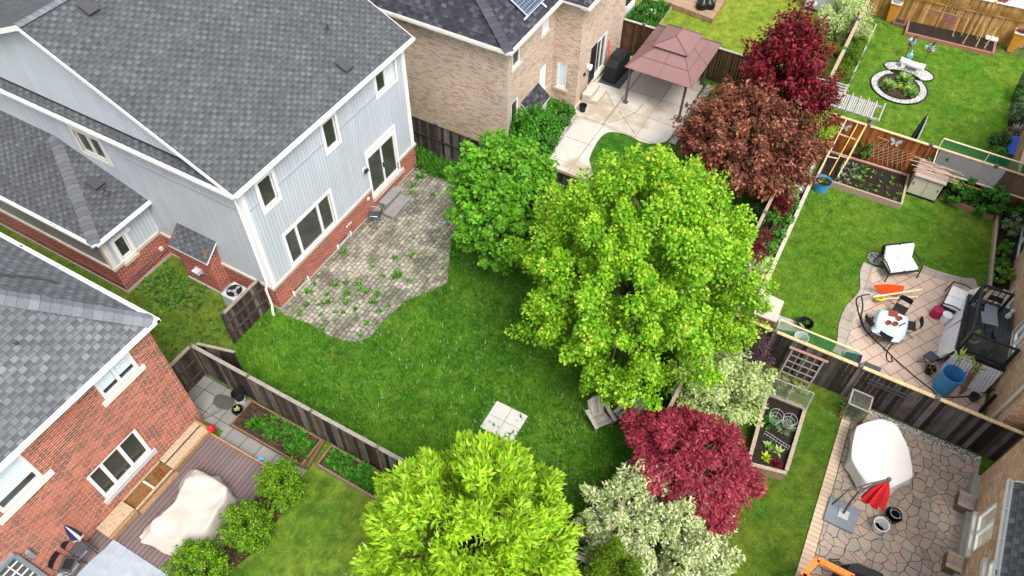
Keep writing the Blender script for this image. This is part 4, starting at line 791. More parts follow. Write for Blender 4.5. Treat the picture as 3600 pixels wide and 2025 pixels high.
# ================================================================ fences
def fence(label, a, b_, h, cols, posts, side=1, cap=(150,140,126), railc=None, mat='wood', bw=0.145, z0=0.03, capw=.12, rails=(0.35, 1.1), postc=None, knob=True, seed=1, name='fence'):
    """boards on the line a-b_; rails stand on the left (side=1) or right of a->b_"""
    r = random.Random(seed); a = Vector((a[0], a[1], 0)); b_ = Vector((b_[0], b_[1], 0)); d = b_-a; L = d.length; u = d.normalized(); n = Vector((-u.y, u.x, 0))*side
    f = thing(name, label, 'fence', tuple(a), 0, 'fences between the gardens'); g = MB(); k = 0.0
    while k < L-0.02:
        w = min(bw-.008, L-k); c = r.choice(cols); j = r.uniform(.75, 1.25); g.col = tuple(lin(x)*.85*j for x in c); o = a+u*k-n*.011+Vector((0, 0, z0)); g.obox(o, u*w, n*.018, Vector((0, 0, h-z0-r.uniform(.02, .04)))); k += bw
    g.build('board_panel', M[mat], f); rc = railc or cols[0]
    for z in rails:
        g = MB(); g.col = tuple(lin(x)*.85 for x in rc); g.obox(a+n*.012+Vector((0, 0, z)), d, n*.04, Vector((0, 0, .09))); g.build('rail', M['woodh'], f)
    g = MB(); g.col = tuple(lin(x)*.85 for x in cap); g.obox(a-n*capw*.5+Vector((0, 0, h-.012)), d, n*capw, Vector((0, 0, .04))); g.build('top_rail', M['woodh'], f)
    for p in posts:
        q = a+u*p; g = MB(); g.col = tuple(lin(x)*.85 for x in (postc or rc)); g.obox(q-u*.05-n*.06, u*.10, n*.12, Vector((0, 0, h+.05))); po = g.build('post', M['wood'], f)
        if knob:
            g = MB(); g.col = tuple(lin(x)*.85 for x in (96,96,98)); z = h+.05; c = [q+u*sx*.075+n*sy*.085+Vector((0, 0, z+.03)) for sx, sy in ((-1,-1),(1,-1),(1,1),(-1,1))]; tp = q+Vector((0, 0, z+.10))
            g.obox(q-u*.075-n*.085+Vector((0, 0, z)), u*.15, n*.17, Vector((0, 0, .03)))
            for i in range(4):
                tri = [c[i], c[(i+1) % 4], tp]; nn = (tri[1]-tri[0]).cross(tri[2]-tri[0]); g.face(tri if nn.z > 0 else tri[::-1])
            g.build('post_cap', M['woodh'], po)
    return f
WEATH = [(74,65,58), (56,48,42), (92,84,77), (46,40,36), (112,105,99), (64,52,44)]; DARK = [(54,47,43), (66,59,55), (40,35,34), (84,78,75), (104,100,97), (56,47,40)]; BROWN = [(82,56,42), (74,50,38), (90,64,48), (66,46,36)]; REDW = [(158,88,48), (146,78,42), (170,98,54), (136,70,38), (126,66,40)]; GOLD = [(176,134,76), (164,122,66), (186,146,88), (150,110,58), (140,110,54)]
fence('weathered grey fence with planting beds below it, beside the brown deck', (7.36, 15.92), (7.36, 1.36), 1.72, WEATH, [0.0, 2.43, 4.98, 7.49, 10.0, 12.5], side=1, cap=(146,140,130), postc=(110,98,84), rails=(.3, 1.05), knob=False, seed=3)
fence('short weathered fence with a gate post closing the brick house side passage', (5.95, 15.92), (7.28, 15.92), 1.72, WEATH, [0.03], side=-1, cap=(146,140,130), rails=(.3, 1.0), knob=False, seed=4)
fence('short dark fence beside the air conditioner at the blue house corner', (8.82, 15.90), (10.62, 15.88), 1.72, WEATH, [0.0], side=-1, cap=(140,130,118), rails=(.55, 1.15), knob=False, seed=5)
gt = thing('garden_gate', 'weathered wooden gate standing open against the long grey fence', 'gate', (7.47, 15.86, 0)); g = MB(); ga, gb = Vector((7.50, 15.84, 0)), Vector((7.86, 14.52, 0)); gu = (gb-ga).normalized(); gn = Vector((-gu.y, gu.x, 0))
for k in range(9):
    j = random.choice(WEATH); g.col = tuple(lin(x)*.85*random.uniform(.8, 1.15) for x in j); g.obox(ga+gu*k*.15+Vector((0, 0, .06)), gu*.142, gn*.02, Vector((0, 0, 1.6)))
g.build('board_panel', M['wood'], gt); g = MB(); g.col = S(150,140,126)[:3]; g.obox(ga-gn*.03+Vector((0, 0, 1.66)), gu*1.36, gn*.09, Vector((0, 0, .04))); g.build('top_rail', M['woodh'], gt)
for z in (.35, 1.25): g = MB(); g.col = S(92,82,72)[:3]; g.obox(ga+gn*.021+Vector((0, 0, z)), gu*1.34, gn*.035, Vector((0, 0, .09))); g.build('rail', M['woodh'], gt)
fence('dark stained fence between the blue house and the tan brick house', (20.80, 20.0), (20.80, 1.36), 1.80, DARK, [2.1, 5.0, 7.7, 10.4, 13.1, 15.8], side=-1, cap=(112,98,86), rails=(.9, ), postc=(70,62,58), seed=6)
fence('dark brown fence behind the gazebo with a pale top rail', (32.15, 14.2), (32.15, 1.36), 1.80, BROWN, [1.2, 3.9, 6.6, 9.3, 12.0], side=1, cap=(182,174,160), seed=7, rails=())
fence('weathered boundary fence running behind the green maple and the red maple', (4.5, 1.30), (32.05, 1.30), 1.75, WEATH, [2.6, 5.25, 7.7, 10.3, 12.9, 15.5, 18.2, 20.8, 23.4, 26.0], side=1, cap=(168,150,128), seed=8)
fence('weathered rail fence beside the clipped round shrubs in the far corner garden', (32.25, 1.30), (42.0, 1.30), 1.75, WEATH, [0.1, 2.9, 5.7, 8.4], side=1, cap=(172,150,126), capw=.16, seed=9)
F12 = fence('tall dark weathered fence above the flagstone patio with a yellow top rail', (17.40, 1.2), (17.40, -8.6), 1.80, DARK, [1.9, 4.75, 7.15, 9.75], side=1, cap=(206,180,134), postc=(110,104,98), bw=.17, seed=10)
fence('reddish brown stained fence behind the vegetable bed', (29.92, 1.2), (29.92, -9.6), 1.80, REDW, [2.2, 4.75, 7.3], side=1, cap=(210,186,150), mat='wood_soft', postc=(150,96,60), seed=11, rails=())
FGD = fence('honey coloured fence with lattice panels at the end of the far corner garden', (42.0, 1.25), (42.95, -8.0), 2.05, GOLD, [1.5, 3.6, 5.6, 7.6], side=-1, cap=(206,200,192), mat='wood_soft', postc=(184,146,92), seed=12, knob=False, rails=(1.35,))
fence('brown slatted gate fence between the two brown brick houses', (17.45, -8.62), (18.3, -8.62), 1.75, BROWN, [0.0], side=1, cap=(150,90,54), seed=13, knob=False)
for i in range(6):
    y0 = 0.9-1.42*i; g = MB(); g.col = S(168,128,64)[:3]; xx = 42.05+.10*(1.25-y0)
    for k in range(12):
        t0 = k*.11; g.bar((xx-.06, y0-t0, 1.45), (xx-.06, y0-t0-.3, 1.80), .02, .012, up=(1, 0, 0))
        g.bar((xx-.075, y0-t0-.3, 1.45), (xx-.075, y0-t0, 1.80), .02, .012, up=(1, 0, 0))
    g.build('lattice_panel', M['woodh'], FGD)
# net screens on the fence tops
def screen(label, x, y0, y1, z0, z1, tilt, mat, cw=(222,206,160), posts=3):
    s = thing('net_screen', label, 'screen', (x, y0, z0)); g = MB(); g.face([(x, y0, z0), (x, y1, z0), (x+tilt, y1, z1), (x+tilt, y0, z1)]); g.build('netting', M[mat], s); g = MB(); g.col = S(*cw)[:3]
    g.bar((x+tilt, y0, z1), (x+tilt, y1, z1), .05, .04); g.bar((x, y0, z0), (x+tilt, y0, z1), .04, .03)
    for k in range(1, posts): yy = y0+(y1-y0)*k/posts; g.bar((x, yy, z0), (x+tilt, yy, z1), .03, .03)
    g.build('frame', M['woodh'], s); return s
screen('pale timber frame with green netting on the tall dark fence', 17.45, -0.72, -3.35, 1.84, 2.36, .02, 'green_net', posts=1)
# ================================================================ the brown deck behind the salmon brick house
dk = thing('deck', 'brown composite deck under the cream covered furniture', 'deck', (1.6, 12, 0)); g = MB(); g.prism([(-4, 10.6), (5.56, 11.35), (5.58, 13.98), (5.58, 14.62), (-4, 14.62)], .05, .30); g.build('boards', M['deck'], dk)
g = MB(); g.col = S(176,128,88)[:3]; g.box(5.58, 5.63, 11.3, 14.0, .1, .335); g.build('edge_board', M['woodh'], dk)
tp = thing('tarp', 'pale grey textured mat covering the near end of the deck', 'mat', (0, 13, .3)); V = []; n1, n2 = 60, 40; Pq = [Vector((1.60, 14.0, 0)), Vector((1.62, 11.6, 0)), Vector((-3.5, 10.8, 0)), Vector((-3.5, 14.55, 0))]
for i in range(n1+1):
    for j in range(n2+1):
        p = Pq[0].lerp(Pq[3], i/n1).lerp(Pq[1].lerp(Pq[2], i/n1), j/n2); V.append((p.x, p.y, .335+.012*math.sin(p.y*42+math.sin(p.x*3)*1.2)+.006*math.sin(p.x*17+p.y*5)))
Fq = np.array([[i*(n2+1)+j, i*(n2+1)+j+1, (i+1)*(n2+1)+j+1, (i+1)*(n2+1)+j] for i in range(n1) for j in range(n2)]); M['tarp'] = m_plain('grey_mat', S(160,169,180), .45, .1, 3, .4); mesh_np('sheet', V, Fq, M['tarp'], tp, smooth=True)
g = MB(); g.box(-3.5, .62, 14.3, 14.6, .30, .36); g.box(.62, 1.0, 14.4, 14.6, .30, .36); g.build('fold', M['tarp'], tp, bevel=.02)
# bench boxes
bn = thing('planter_bench', 'long unfinished timber bench box with one section open along the brick wall', 'bench', (3.6, 14.2, .3)); WD = S(178,156,128)[:3]; WD2 = S(156,124,90)[:3]; WD3 = S(128,90,54)[:3]
def bbox(name, x0, x1, y0, y1, z0, z1, c, par): g = MB(); g.col = c; g.box(x0, x1, y0, y1, z0, z1); return g.build(name, M['woodh'], par, bevel=.008)
bbox('front_board', 1.58, 2.55, 13.96, 14.0, .30, .47, WD2, bn); bbox('front_board', 4.06, 5.66, 13.96, 14.0, .30, .47, WD2, bn); bbox('end_board', 5.62, 5.66, 14.005, 14.62, .30, .47, WD2, bn); bbox('end_board', 1.58, 1.62, 14.005, 14.62, .30, .47, WD2, bn)
bbox('lid', 1.56, 2.55, 14.07, 14.60, .48, .515, WD, bn); bbox('lid', 4.08, 5.62, 14.03, 14.34, .46, .495, WD, bn); bbox('back_board', 4.08, 5.62, 14.38, 14.62, .49, .525, WD, bn); bbox('rim', 1.56, 2.55, 13.95, 14.04, .49, .53, WD2, bn); bbox('rim', 4.06, 5.68, 13.94, 14.01, .485, .52, WD2, bn); bbox('rim', 5.61, 5.69, 14.02, 14.62, .50, .535, WD2, bn)
bbox('front_board', 2.56, 4.05, 14.02, 14.06, .30, .44, WD2, bn); bbox('inside_floor', 2.56, 4.05, 14.07, 14.58, .305, .325, WD3, bn); bbox('back_board', 2.56, 4.05, 14.59, 14.63, .30, .52, WD2, bn); bbox('step_board', 2.58, 4.09, 13.84, 14.0, .31, .345, WD2, bn); bbox('rim', 2.56, 4.05, 14.0, 14.07, .45, .48, WD, bn); bbox('rim', 2.56, 4.05, 14.55, 14.588, .48, .51, WD, bn); bbox('divider', 3.30, 3.36, 14.08, 14.54, .43, .47, S(240,236,226)[:3], bn)
for k in range(4): g = MB(); g.col = tuple(c*random.uniform(.6, 1.1) for c in WD3); g.bar((3.5+.09*k, 14.10, .35+.025*k), (3.62+.08*k, 14.52, .37), .06, .05); tag(g.build('timber_offcut', M['woodh']), 'brown timber offcut lying inside the open bench section', 'offcut', 'offcuts inside the open bench')
# draped covers
def drape(name, label, cat, top, bottom, zt, zb, mat, seed, sag=.04, folds=9, amp=.05, group=None, rings=5, cz=0.05):
    """cloth over a flat-topped object: top outline at heights zt, hem outline at heights zb"""
    r = random.Random(seed); n = len(top)*9
    def ring(o):
        P = [Vector(p) for p in o]; m = len(P); out = []
        for k in range(n):
            s_ = k/n*m; i = int(s_); f = s_-i; a, b2, c, d = P[(i-1) % m], P[i % m], P[(i+1) % m], P[(i+2) % m]; q = b2.lerp(c, f); cr = 0.5*((2*b2)+(c-a)*f+(2*a-5*b2+4*c-d)*f*f+(3*b2-a-3*c+d)*f**3); out.append(q.lerp(cr, .45))
        return out
    zt = zt if isinstance(zt, (list, tuple)) else [zt]*len(top); zb = zb if isinstance(zb, (list, tuple)) else [zb]*len(bottom)
    T = ring([(p[0], p[1], z) for p, z in zip(top, zt)]); Bm = ring([(p[0], p[1], z) for p, z in zip(bottom, zb)]); c = sum(T, Vector())/n; c.z += cz
    V = [tuple(c)]; R_ = []
    for k in range(1, 10):
        s_ = k/9*.97; R_.append([(lambda w_: w_+Vector((0, 0, sag*s_*(1.3-2.2*abs(math.sin(2.1*w_.x+1.3*w_.y))+.9-1.6*abs(math.sin(2.9*w_.y-1.7*w_.x+1))+.4*math.sin(9*w_.x+7*w_.y)))))(c.lerp(p, s_)) for p in T])
    R_.append([p-Vector((0, 0, .02)) for p in T])
    ph = r.uniform(0, 6)
    for k in range(1, rings+1):
        s_ = k/rings; row = []
        for j in range(n):
            p = T[j].lerp(Bm[j], s_); o = Vector((p.x-c.x, p.y-c.y, 0)).normalized(); w = math.sin(j/n*2*math.pi*folds+ph+math.sin(j*.7)*.8)*amp*s_; row.append(p+o*w+Vector((0, 0, w*.25)))
        R_.append(row)
    for row in R_: V += [tuple(p) for p in row]
    F1 = MB(); F1.v = V
    for j in range(n): F1.f.append((0, 1+j, 1+(j+1) % n)); F1.m.append(0); F1.c.append((1, 1, 1))
    for i in range(len(R_)-1):
        for j in range(n): F1.f.append((1+i*n+j, 1+(i+1)*n+j, 1+(i+1)*n+(j+1) % n, 1+i*n+(j+1) % n)); F1.m.append(0); F1.c.append((1, 1, 1))
    A = sum(top[i][0]*top[(i+1) % len(top)][1]-top[(i+1) % len(top)][0]*top[i][1] for i in range(len(top)))
    if A < 0: F1.f = [f[::-1] for f in F1.f]
    o = F1.build(name, mat, smooth=True); return tag(o, label, cat, group)
CT = [at('C2', 1380, 700, .95), at('C2', 1500, 760, 1.0), at('C2', 1600, 830, 1.0), at('C2', 1560, 930, 1.0), at('C2', 1450, 1130, .85), at('C2', 1220, 1190, .8), at('C2', 1050, 1140, .75), at('C2', 1110, 1040, .85), at('C2', 1230, 930, 1.0), at('C2', 1290, 800, .98)]
CB = [at('C2', 1375, 690, .6), at('C2', 1530, 760, .6), at('C2', 1655, 880, .40), at('C2', 1630, 1000, .34), at('C2', 1500, 1210, .34), at('C2', 1215, 1330, .34), at('C2', 1010, 1210, .36), at('C2', 985, 1150, .5), at('C2', 1180, 980, .5), at('C2', 1260, 820, .6)]
drape('furniture_cover', 'cream cloth cover draped over a furniture set on the brown deck', 'cover', CT, CB, [p.z for p in CT], [p.z for p in CB], M['cream_cloth'], 5, sag=.09, folds=6, amp=.07)
# folding chairs, parasol, oddments
def folding_chair(label, loc, rz, group, seat='dark_grey'):
    t = thing('folding_chair', label, 'chair', loc, rz, group)      # faces local -Y
    g = MB(); g.obox((-.21, -.20, .43), (.42, 0, 0), (0, .40, .02), (0, 0, .03)); g.build('seat', M[seat], t, False, bevel=.01)
    g = MB(); n = 8
    for i in range(n):
        a0, a1 = -.5+i/n, -.5+(i+1)/n; p = lambda a, z: Vector((a*.44, .235+.05*math.cos(a*2.4)+.09*(z-.62), z)); q = [p(a0, .62), p(a1, .62), p(a1, .84), p(a0, .84)]; g.face(q); d = Vector((0, .018, 0)); g.face([v+d for v in q[::-1]])
    g.build('backrest', M['black'], t, False)
    for s in (-1, 1):
        g = MB(); g.tube([(s*.22, -.24, 0), (s*.22, .14, .45), (s*.22, .27, .84)], .012, 6); g.build('leg', M['black_metal'], t, False); g = MB(); g.tube([(s*.20, .28, 0), (s*.20, -.16, .42)], .012, 6); g.build('leg', M['black_metal'], t, False)
    g = MB(); g.tube([(-.22, -.16, .10), (.22, -.16, .10)], .009, 5); g.build('stretcher', M['black_metal'], t, False)
    return t
fc1 = folding_chair('black folding chair against the salmon brick wall, nearer the bench', (.92, 14.36, .345), R(8), 'black folding chairs'); fc2 = folding_chair('black folding chair with a dark cushion, nearer the white patio door', (.42, 14.28, .345), R(24), 'black folding chairs')
g = MB(); g.obox((-.15, -.16, .465), (.30, 0, 0), (0, .26, 0), (0, 0, .05)); o = g.build('cushion', M['black'], None, False, bevel=.03); o.location = (.42, 14.28, .345); o.rotation_euler = (0, 0, R(24)); tag(o, 'dark round edged cushion on the folding chair seat', 'cushion')
pa = thing('parasol', 'small folded navy and white parasol on a thin black pole by the brick wall', 'parasol', (1.07, 14.08, .34)); g = MB(); g.tube([(1.07, 14.08, .34), (1.07, 14.08, 1.75)], .015, 6); g.build('pole', M['black_metal'], pa)
M['navy'] = m_plain('navy_cloth', S(34,40,84), .85, .1, 5)
g = MB(); pr = [(.03, 1.62), (.13, 1.60), (.17, 1.72), (.15, 1.92), (.10, 2.2), (.03, 2.45)]
for i in range(len(pr)-1):
    for j in range(10):
        a0, a1 = j/10*6.283, (j+1)/10*6.283; k0 = 1 if j % 2 else .75; k1 = .75 if j % 2 else 1; f = lambda a, r_, z, k: (1.07+r_*k*math.cos(a), 14.08+r_*k*math.sin(a), z); g.face([f(a0, pr[i][0], pr[i][1], k0), f(a1, pr[i][0], pr[i][1], k1), f(a1, pr[i+1][0], pr[i+1][1], k1), f(a0, pr[i+1][0], pr[i+1][1], k0)], 1 if (i < 2 or j == 7) else 0)
g.build('canopy', [M['navy'], M['white_cloth']], pa)
def pot(label, loc, r, h, mat='black', soil='soil', cat='pot', name='plant_pot', group=None, rim=.02, plantpal=None, pn=14, ph=.22, seed=1, taper=.78, leafw=.07):
    t = thing(name, label, cat, loc, 0, group); g = MB(); g.lathe([(0, 0), (r*taper, 0), (r, h), (r+rim, h), (r+rim, h-.04), (r-.012, h-.03), (r-.02, h-.07)], 18, (0, 0, 0)); g.build('pot', M[mat], t, False, smooth=False); g = MB(); g.disc(r-.012, (0, 0, h-.06), 16); g.build('soil', M[soil], t)
    g = None
    if plantpal: rr = np.random.default_rng(seed); V, F_, c = tuft((0, 0, h-.05), pn, ph, 1.0, plantpal, rr, leafw); mesh_np('plant', V, F_, M['leaf'], t, c, world=False)
    return t
# pots are built in local coordinates: soil too
def _fix_soil():
    pass
tag(MB().lathe([(0, 0), (.14, 0), (.17, .32), (.175, .33), (.16, .33)], 16, (0, 0, 0)).build('bucket', M['light_grey'], None, False), 'pale grey bucket under the tall black pot', 'bucket').location = (7.06, 14.03, .03)
pot('black pot of dark soil standing on a grey bucket by the fence', (7.06, 14.03, .36), .20, .32, 'black', 'mulch')
pot('small black pot holding a pale withered plant beside the bucket', (6.72, 13.88, .03), .17, .24, 'black', 'mulch', plantpal=C_DOG, pn=16, ph=.14, seed=4)
tag(MB().box(6.78, 7.0, 14.0, 14.1, .03, .10).build('brick', M['terracotta']), 'loose red brick lying beside the black pots', 'brick')
g = MB(); g.col = S(120,116,110)[:3]; g.bar((5.99, 14.72, .07), (6.52, 14.46, .07), .09, .06); tag(g.build('plank', M['woodh']), 'short grey plank lying on the slab path', 'plank')
g = MB(); g.lathe([(0, 0), (.10, .02), (.13, .14), (.10, .26), (.05, .32), (0, .33)], 10, (5.70, 13.98, .34)); tag(g.build('bag', M['red'], smooth=True), 'bright red bag at the end of the timber bench', 'bag')
g = MB(); g.face([(5.62, 12.20, .05), (5.80, 12.02, .05), (5.84, 12.20, .09)]); g.obox((5.6, 12.18, .045), (.20, -.18, 0), (.05, .05, .03), (0, 0, .05)); tag(g.build('dustpan', M['blue']), 'small blue dustpan on the grey slabs beside the deck', 'dustpan')
def bed(label, poly, h, w, col, soil='soil', group='timber edged planting beds', name='planting_bed', cat='planting bed', fill=.03):
    """timber edging round a soil bed; poly counter-clockwise"""
    A = sum(poly[i][0]*poly[(i+1) % len(poly)][1]-poly[(i+1) % len(poly)][0]*poly[i][1] for i in range(len(poly))); poly = list(poly) if A > 0 else list(poly)[::-1]
    c = sum((Vector((p[0], p[1], 0)) for p in poly), Vector())/len(poly); t = thing(name, label, cat, tuple(c), 0, group)
    for i in range(len(poly)):
        a, b2 = Vector((poly[i][0], poly[i][1], 0)), Vector((poly[(i+1) % len(poly)][0], poly[(i+1) % len(poly)][1], 0)); u = (b2-a).normalized(); n = Vector((-u.y, u.x, 0)); g = MB(); g.col = tuple(lin(x)*.85*random.uniform(.85, 1.1) for x in col); g.obox(a+u*w*.0, (b2-a)-u*w, n*w, Vector((0, 0, h+.004*(i % 2)))); g.build('edging', M['woodh'], t)
    g = MB(); g.face([(p[0], p[1], h-fill) for p in [Vector((q[0], q[1], 0)).lerp(c, .03) for q in poly]]); g.build('soil', M[soil], t); return t
bed('narrow bed of leafy seedlings between the slab path and the grey fence', [(6.20, 13.76), (6.20, 10.78), (7.26, 10.78), (7.26, 13.76)], .18, .05, (128,104,82), 'mulch')
bed('narrow bed of leafy seedlings by the grey fence, further from the slab path', [(6.46, 10.42), (6.44, 8.05), (7.26, 8.05), (7.26, 10.42)], .18, .06, (136,116,98), 'mulch')
g = MB(); g.col = S(110,84,62)[:3]; g.bar((7.26, 10.72, .16), (6.24, 10.58, .16), .10, .09); tag(g.build('plank', M['woodh']), 'dark plank lying across the gap between the two narrow beds', 'plank')
def seedlings(name, label, regs, n, h, pal, seed, W=.05, kind='stuff', z=.15):
    r = np.random.default_rng(seed); parts = []
    for (x0, x1, y0, y1, m) in regs:
        x = r.uniform(x0, x1, m); y = r.uniform(y0, y1, m)
        for a, b2 in zip(x, y): parts.append(tuft((a, b2, z), n, h*r.uniform(.6, 1.3), 1.3, pal, r, W))
    V, F_, c = merge(parts); o = mesh_np(name, V, F_, M['leaf'], None, c, kind=kind); return o
seedlings('seedlings', '', [(6.45, 7.15, 10.9, 12.6, 120), (6.55, 7.1, 12.7, 13.0, 16), (6.6, 7.2, 8.2, 10.2, 190)], 9, .16, C_GREEN, 21)
plant('leafy_plant', 'bright green leafy plant alone at the path end of the narrow bed', 'plant', (6.62, 13.05, .16), 60, .30, 1.2, C_GREEN, 22, .09)
# weeds on the paved patio and tall grass along it
WG = [S(92,156,50), S(120,178,64), S(72,130,40)]
r = np.random.default_rng(5); parts = []
spots = [(at('C4', x, y), m, hh) for x, y, m, hh in ((1290, 250, 70, .4), (1250, 330, 40, .3), (1230, 380, 30, .25), (740, 810, 40, .3), (1110, 850, 46, .3), (1250, 830, 40, .3), (1140, 950, 90, .4), (1100, 1000, 40, .3), (1210, 1010, 30, .25), (1000, 980, 30, .25), (990, 1090, 50, .3), (985, 1160, 46, .3), (745, 1110, 60, .3), (740, 1170, 40, .3), (750, 1030, 36, .28), (860, 1050, 36, .28), (820, 1060, 40, .28), (910, 1090, 40, .25), (510, 1110, 56, .34), (490, 1185, 40, .25), (500, 1030, 30, .25), (640, 1050, 40, .28), (620, 1110, 40, .25), (640, 1170, 50, .25), (600, 1190, 40, .25), (420, 1240, 40, .3), (835, 1215, 40, .22), (940, 1330, 40, .25), (1010, 1230, 30, .22), (1090, 1210, 30, .2), (820, 1400, 30, .2), (750, 1250, 40, .2), (610, 1360, 40, .2), (1400, 370, 30, .25), (1410, 720, 20, .2), (1450, 920, 20, .2), (960, 920, 24, .2), (1340, 1010, 20, .2), (1530, 850, 60, .35), (700, 1240, 30, .2), (560, 1280, 30, .2))]
for p, m, hh in spots: parts.append(tuft((p.x+r.normal(0, .08), p.y+r.normal(0, .08), .03), m, hh*.62, 1.3, WG, r, .035))
for k in range(520):
    x, y = r.uniform(10.8, 19.3), r.uniform(10.6, 15.4)
    if inside(PATIO, np.array([x]), np.array([y]))[0] and (y < 13.9-(x-12)*.12 or r.random() < .25): parts.append(tuft((x, y, .03), 6, .085, 1.4, WG, r, .025))
V, F_, c = merge(parts); mesh_np('weeds', V, F_, M['leaf'], None, c, kind='stuff')
r = np.random.default_rng(6); parts = []
for k in range(420): parts.append(tuft((r.uniform(19.6, 20.7), r.uniform(12.2, 16.5), 0), 7, .38, .8, [S(70,132,30), S(96,160,44), S(52,104,24)], r, .03))
for k in range(260): parts.append(tuft((7.5+abs(r.normal(0, .3)), r.uniform(2, 15.5), 0), 6, .28, .9, [S(60,116,28), S(84,146,38)], r, .03))
for k in range(900): 
    x, y = r.uniform(7.6, 20.4), r.uniform(1.6, 12.6)
    if not inside(PATIO, np.array([x]), np.array([y]))[0]: parts.append(tuft((x, y, 0), 5, .20, 1.2, [S(58,112,28), S(80,140,36), S(104,150,50)], r, .05))
for k in range(240): parts.append(tuft((8.8+r.normal(0, .9), 3.4+r.normal(0, 1.1), 0), 6, .18, 1.2, [S(70,120,44), S(92,140,56)], r, .06))
V, F_, c = merge(parts); mesh_np('weeds', V, F_, M['leaf'], None, c, kind='stuff')
r = np.random.default_rng(8); parts = []
for k in range(150): parts.append(tuft((r.uniform(8.8, 10.3), r.uniform(18.2, 20.9), 0), 6, .16, 1.2, [S(96,140,60), S(76,120,44)], r, .07))
for k in range(300): parts.append(tuft((r.uniform(6.8, 10.2), r.uniform(16.2, 20.5), 0), 5, .10, 1.2, [S(96,130,44), S(76,110,34)], r, .05))
V, F_, c = merge(parts); mesh_np('weeds', V, F_, M['leaf'], None, c, kind='stuff')
# ================================================================ behind the blue house
M['slate'] = m_plain('grey_stone_slab', S(134,132,128), .9, .16, 5, bump=.6)
for lab, (x0, x1, y0, y1, z) in (('rough grey stone step under the sliding door, upper of two', (16.95, 18.05, 15.05, 15.44, .33)), ('rough grey stone step on the pavers, lower of two', (16.62, 17.9, 14.50, 15.03, .19))):
    tag(MB().box(x0, x1, y0, y1, .03, z).build('stone_step', M['slate'], bevel=.035), lab, 'step', 'stone steps at the sliding door')
oc = thing('office_chair', 'grey office chair with chrome arms and a five star base on the pavers', 'chair', (16.10, 15.02, .035), R(-152))
g = MB()
for i in range(6): y0 = -.24+.08*i; g.obox((-.22, y0, .44+.01*(i == 0)), (.44, 0, 0), (0, .078, 0), (0, 0, .035))
g.build('seat', M['dark_grey'], oc, False, bevel=.008); g = MB(); g.obox((-.21, .24, .50), (.42, 0, 0), (0, .16, .46), (0, .03, -.01)); g.build('backrest', M['dark_grey'], oc, False, bevel=.01)
for s in (-1, 1): g = MB(); g.tube([(s*.22, .20, .46), (s*.27, .18, .66), (s*.27, -.10, .68), (s*.24, -.16, .46)], .014, 6); g.build('armrest', M['steel'], oc, False)
g = MB(); g.tube([(0, 0, .10), (0, 0, .44)], .025, 8); g.build('column', M['steel'], oc, False)
for k in range(5):
    a = k*1.2566+.3; g = MB(); g.tube([(0, 0, .12), (.28*math.cos(a), .28*math.sin(a), .07)], [.022, .014], 6); lg = g.build('leg', M['steel'], oc, False); g = MB(); g.lathe([(0, 0), (.025, .0), (.025, .05), (0, .055)], 8, (.28*math.cos(a), .28*math.sin(a), 0)); g.build('castor', M['black'], lg, False)
PAV = m_plain('pale_slab', S(196,192,186), .8, .05, 3)
for lab, (i, j) in (('pale square slab on the lawn, nearest the maple and the blue house', (1, 1)), ('pale square slab on the lawn, nearest the wooden garden chairs', (1, 0)), ('pale square slab on the lawn, nearest the grey fence', (0, 1)), ('pale square slab on the lawn, nearest the lime green tree', (0, 0))):
    tag(MB().box(10.22+.575*i, 10.785+.575*i, 5.42+.6*j, 6.01+.6*j, 0, .05+.004*(i+j)).build('paving_slab', PAV, bevel=.012), lab, 'paving slab', 'four pale slabs on the lawn')
ac = thing('air_conditioner', 'square beige air conditioner with a round fan grille by the blue wall', 'air conditioner', (10.25, 17.0, 0)); bx = MB().box(9.90, 10.60, 16.66, 17.34, .05, .76); bx.build('casing', M['light_grey'], ac, bevel=.03)
g = MB(); g.lathe([(.29, 0), (.31, .02), (.29, .03)], 24, (10.25, 17, .76)); g.disc(.29, (10.25, 17, .764), 24, 1)
for k in range(9): g.lathe([(.03+.03*k, .02), (.034+.03*k, .024), (.038+.03*k, .02)], 20, (10.25, 17, .77), 1)
g.build('grille', [M['light_grey'], M['black']], ac); g = MB()
for k in range(3):
    a = k*2.1; ca, sa = math.cos(a), math.sin(a); g.face([(10.25, 17, .770), (10.25+.24*ca-.07*sa, 17+.24*sa+.07*ca, .774), (10.25+.25*ca+.08*sa, 17+.25*sa-.08*ca, .772)])
g.disc(.08, (10.25, 17, .778), 12); g.build('fan', M['light_grey'], ac)
def adirondack(label, loc, rz):
    t = thing('garden_chair', label, 'chair', loc, rz, 'weathered wooden garden chairs'); GC = [S(176,168,158)[:3], S(160,152,142)[:3], S(186,178,168)[:3]]
    g = MB()
    for i in range(6): g.col = GC[i % 3]; y0 = -.28+.095*i; g.obox((-.26, y0, .36-.022*i), (.52, 0, 0), (0, .085, -.02), (0, 0, .02))
    g.build('seat', M['woodh'], t, False); g = MB()
    for i in range(6): g.col = GC[(i+1) % 3]; x0 = -.27+.092*i; h = .72-.03*abs(i-2.5); g.obox((x0, .24, .24), (.082, 0, 0), (0, .30*h/.72, h), (0, .02, -.008))
    g.build('backrest', M['woodh'], t, False)
    for s in (-1, 1):
        g = MB(); g.col = GC[0]; g.obox((s*.34-.065, -.36, .52), (.13, 0, 0), (0, .74, 0), (0, 0, .025)); g.build('armrest', M['woodh'], t, False); g = MB(); g.col = GC[1]; g.obox((s*.30-.02, -.30, 0), (.04, 0, 0), (0, .10, 0), (0, 0, .52)); g.build('leg', M['woodh'], t, False); g = MB(); g.col = GC[1]; g.obox((s*.265-.015, -.30, .30), (.03, 0, 0), (0, 1.0, -.28), (0, .0, .11)); g.build('leg', M['woodh'], t, False)
    return t
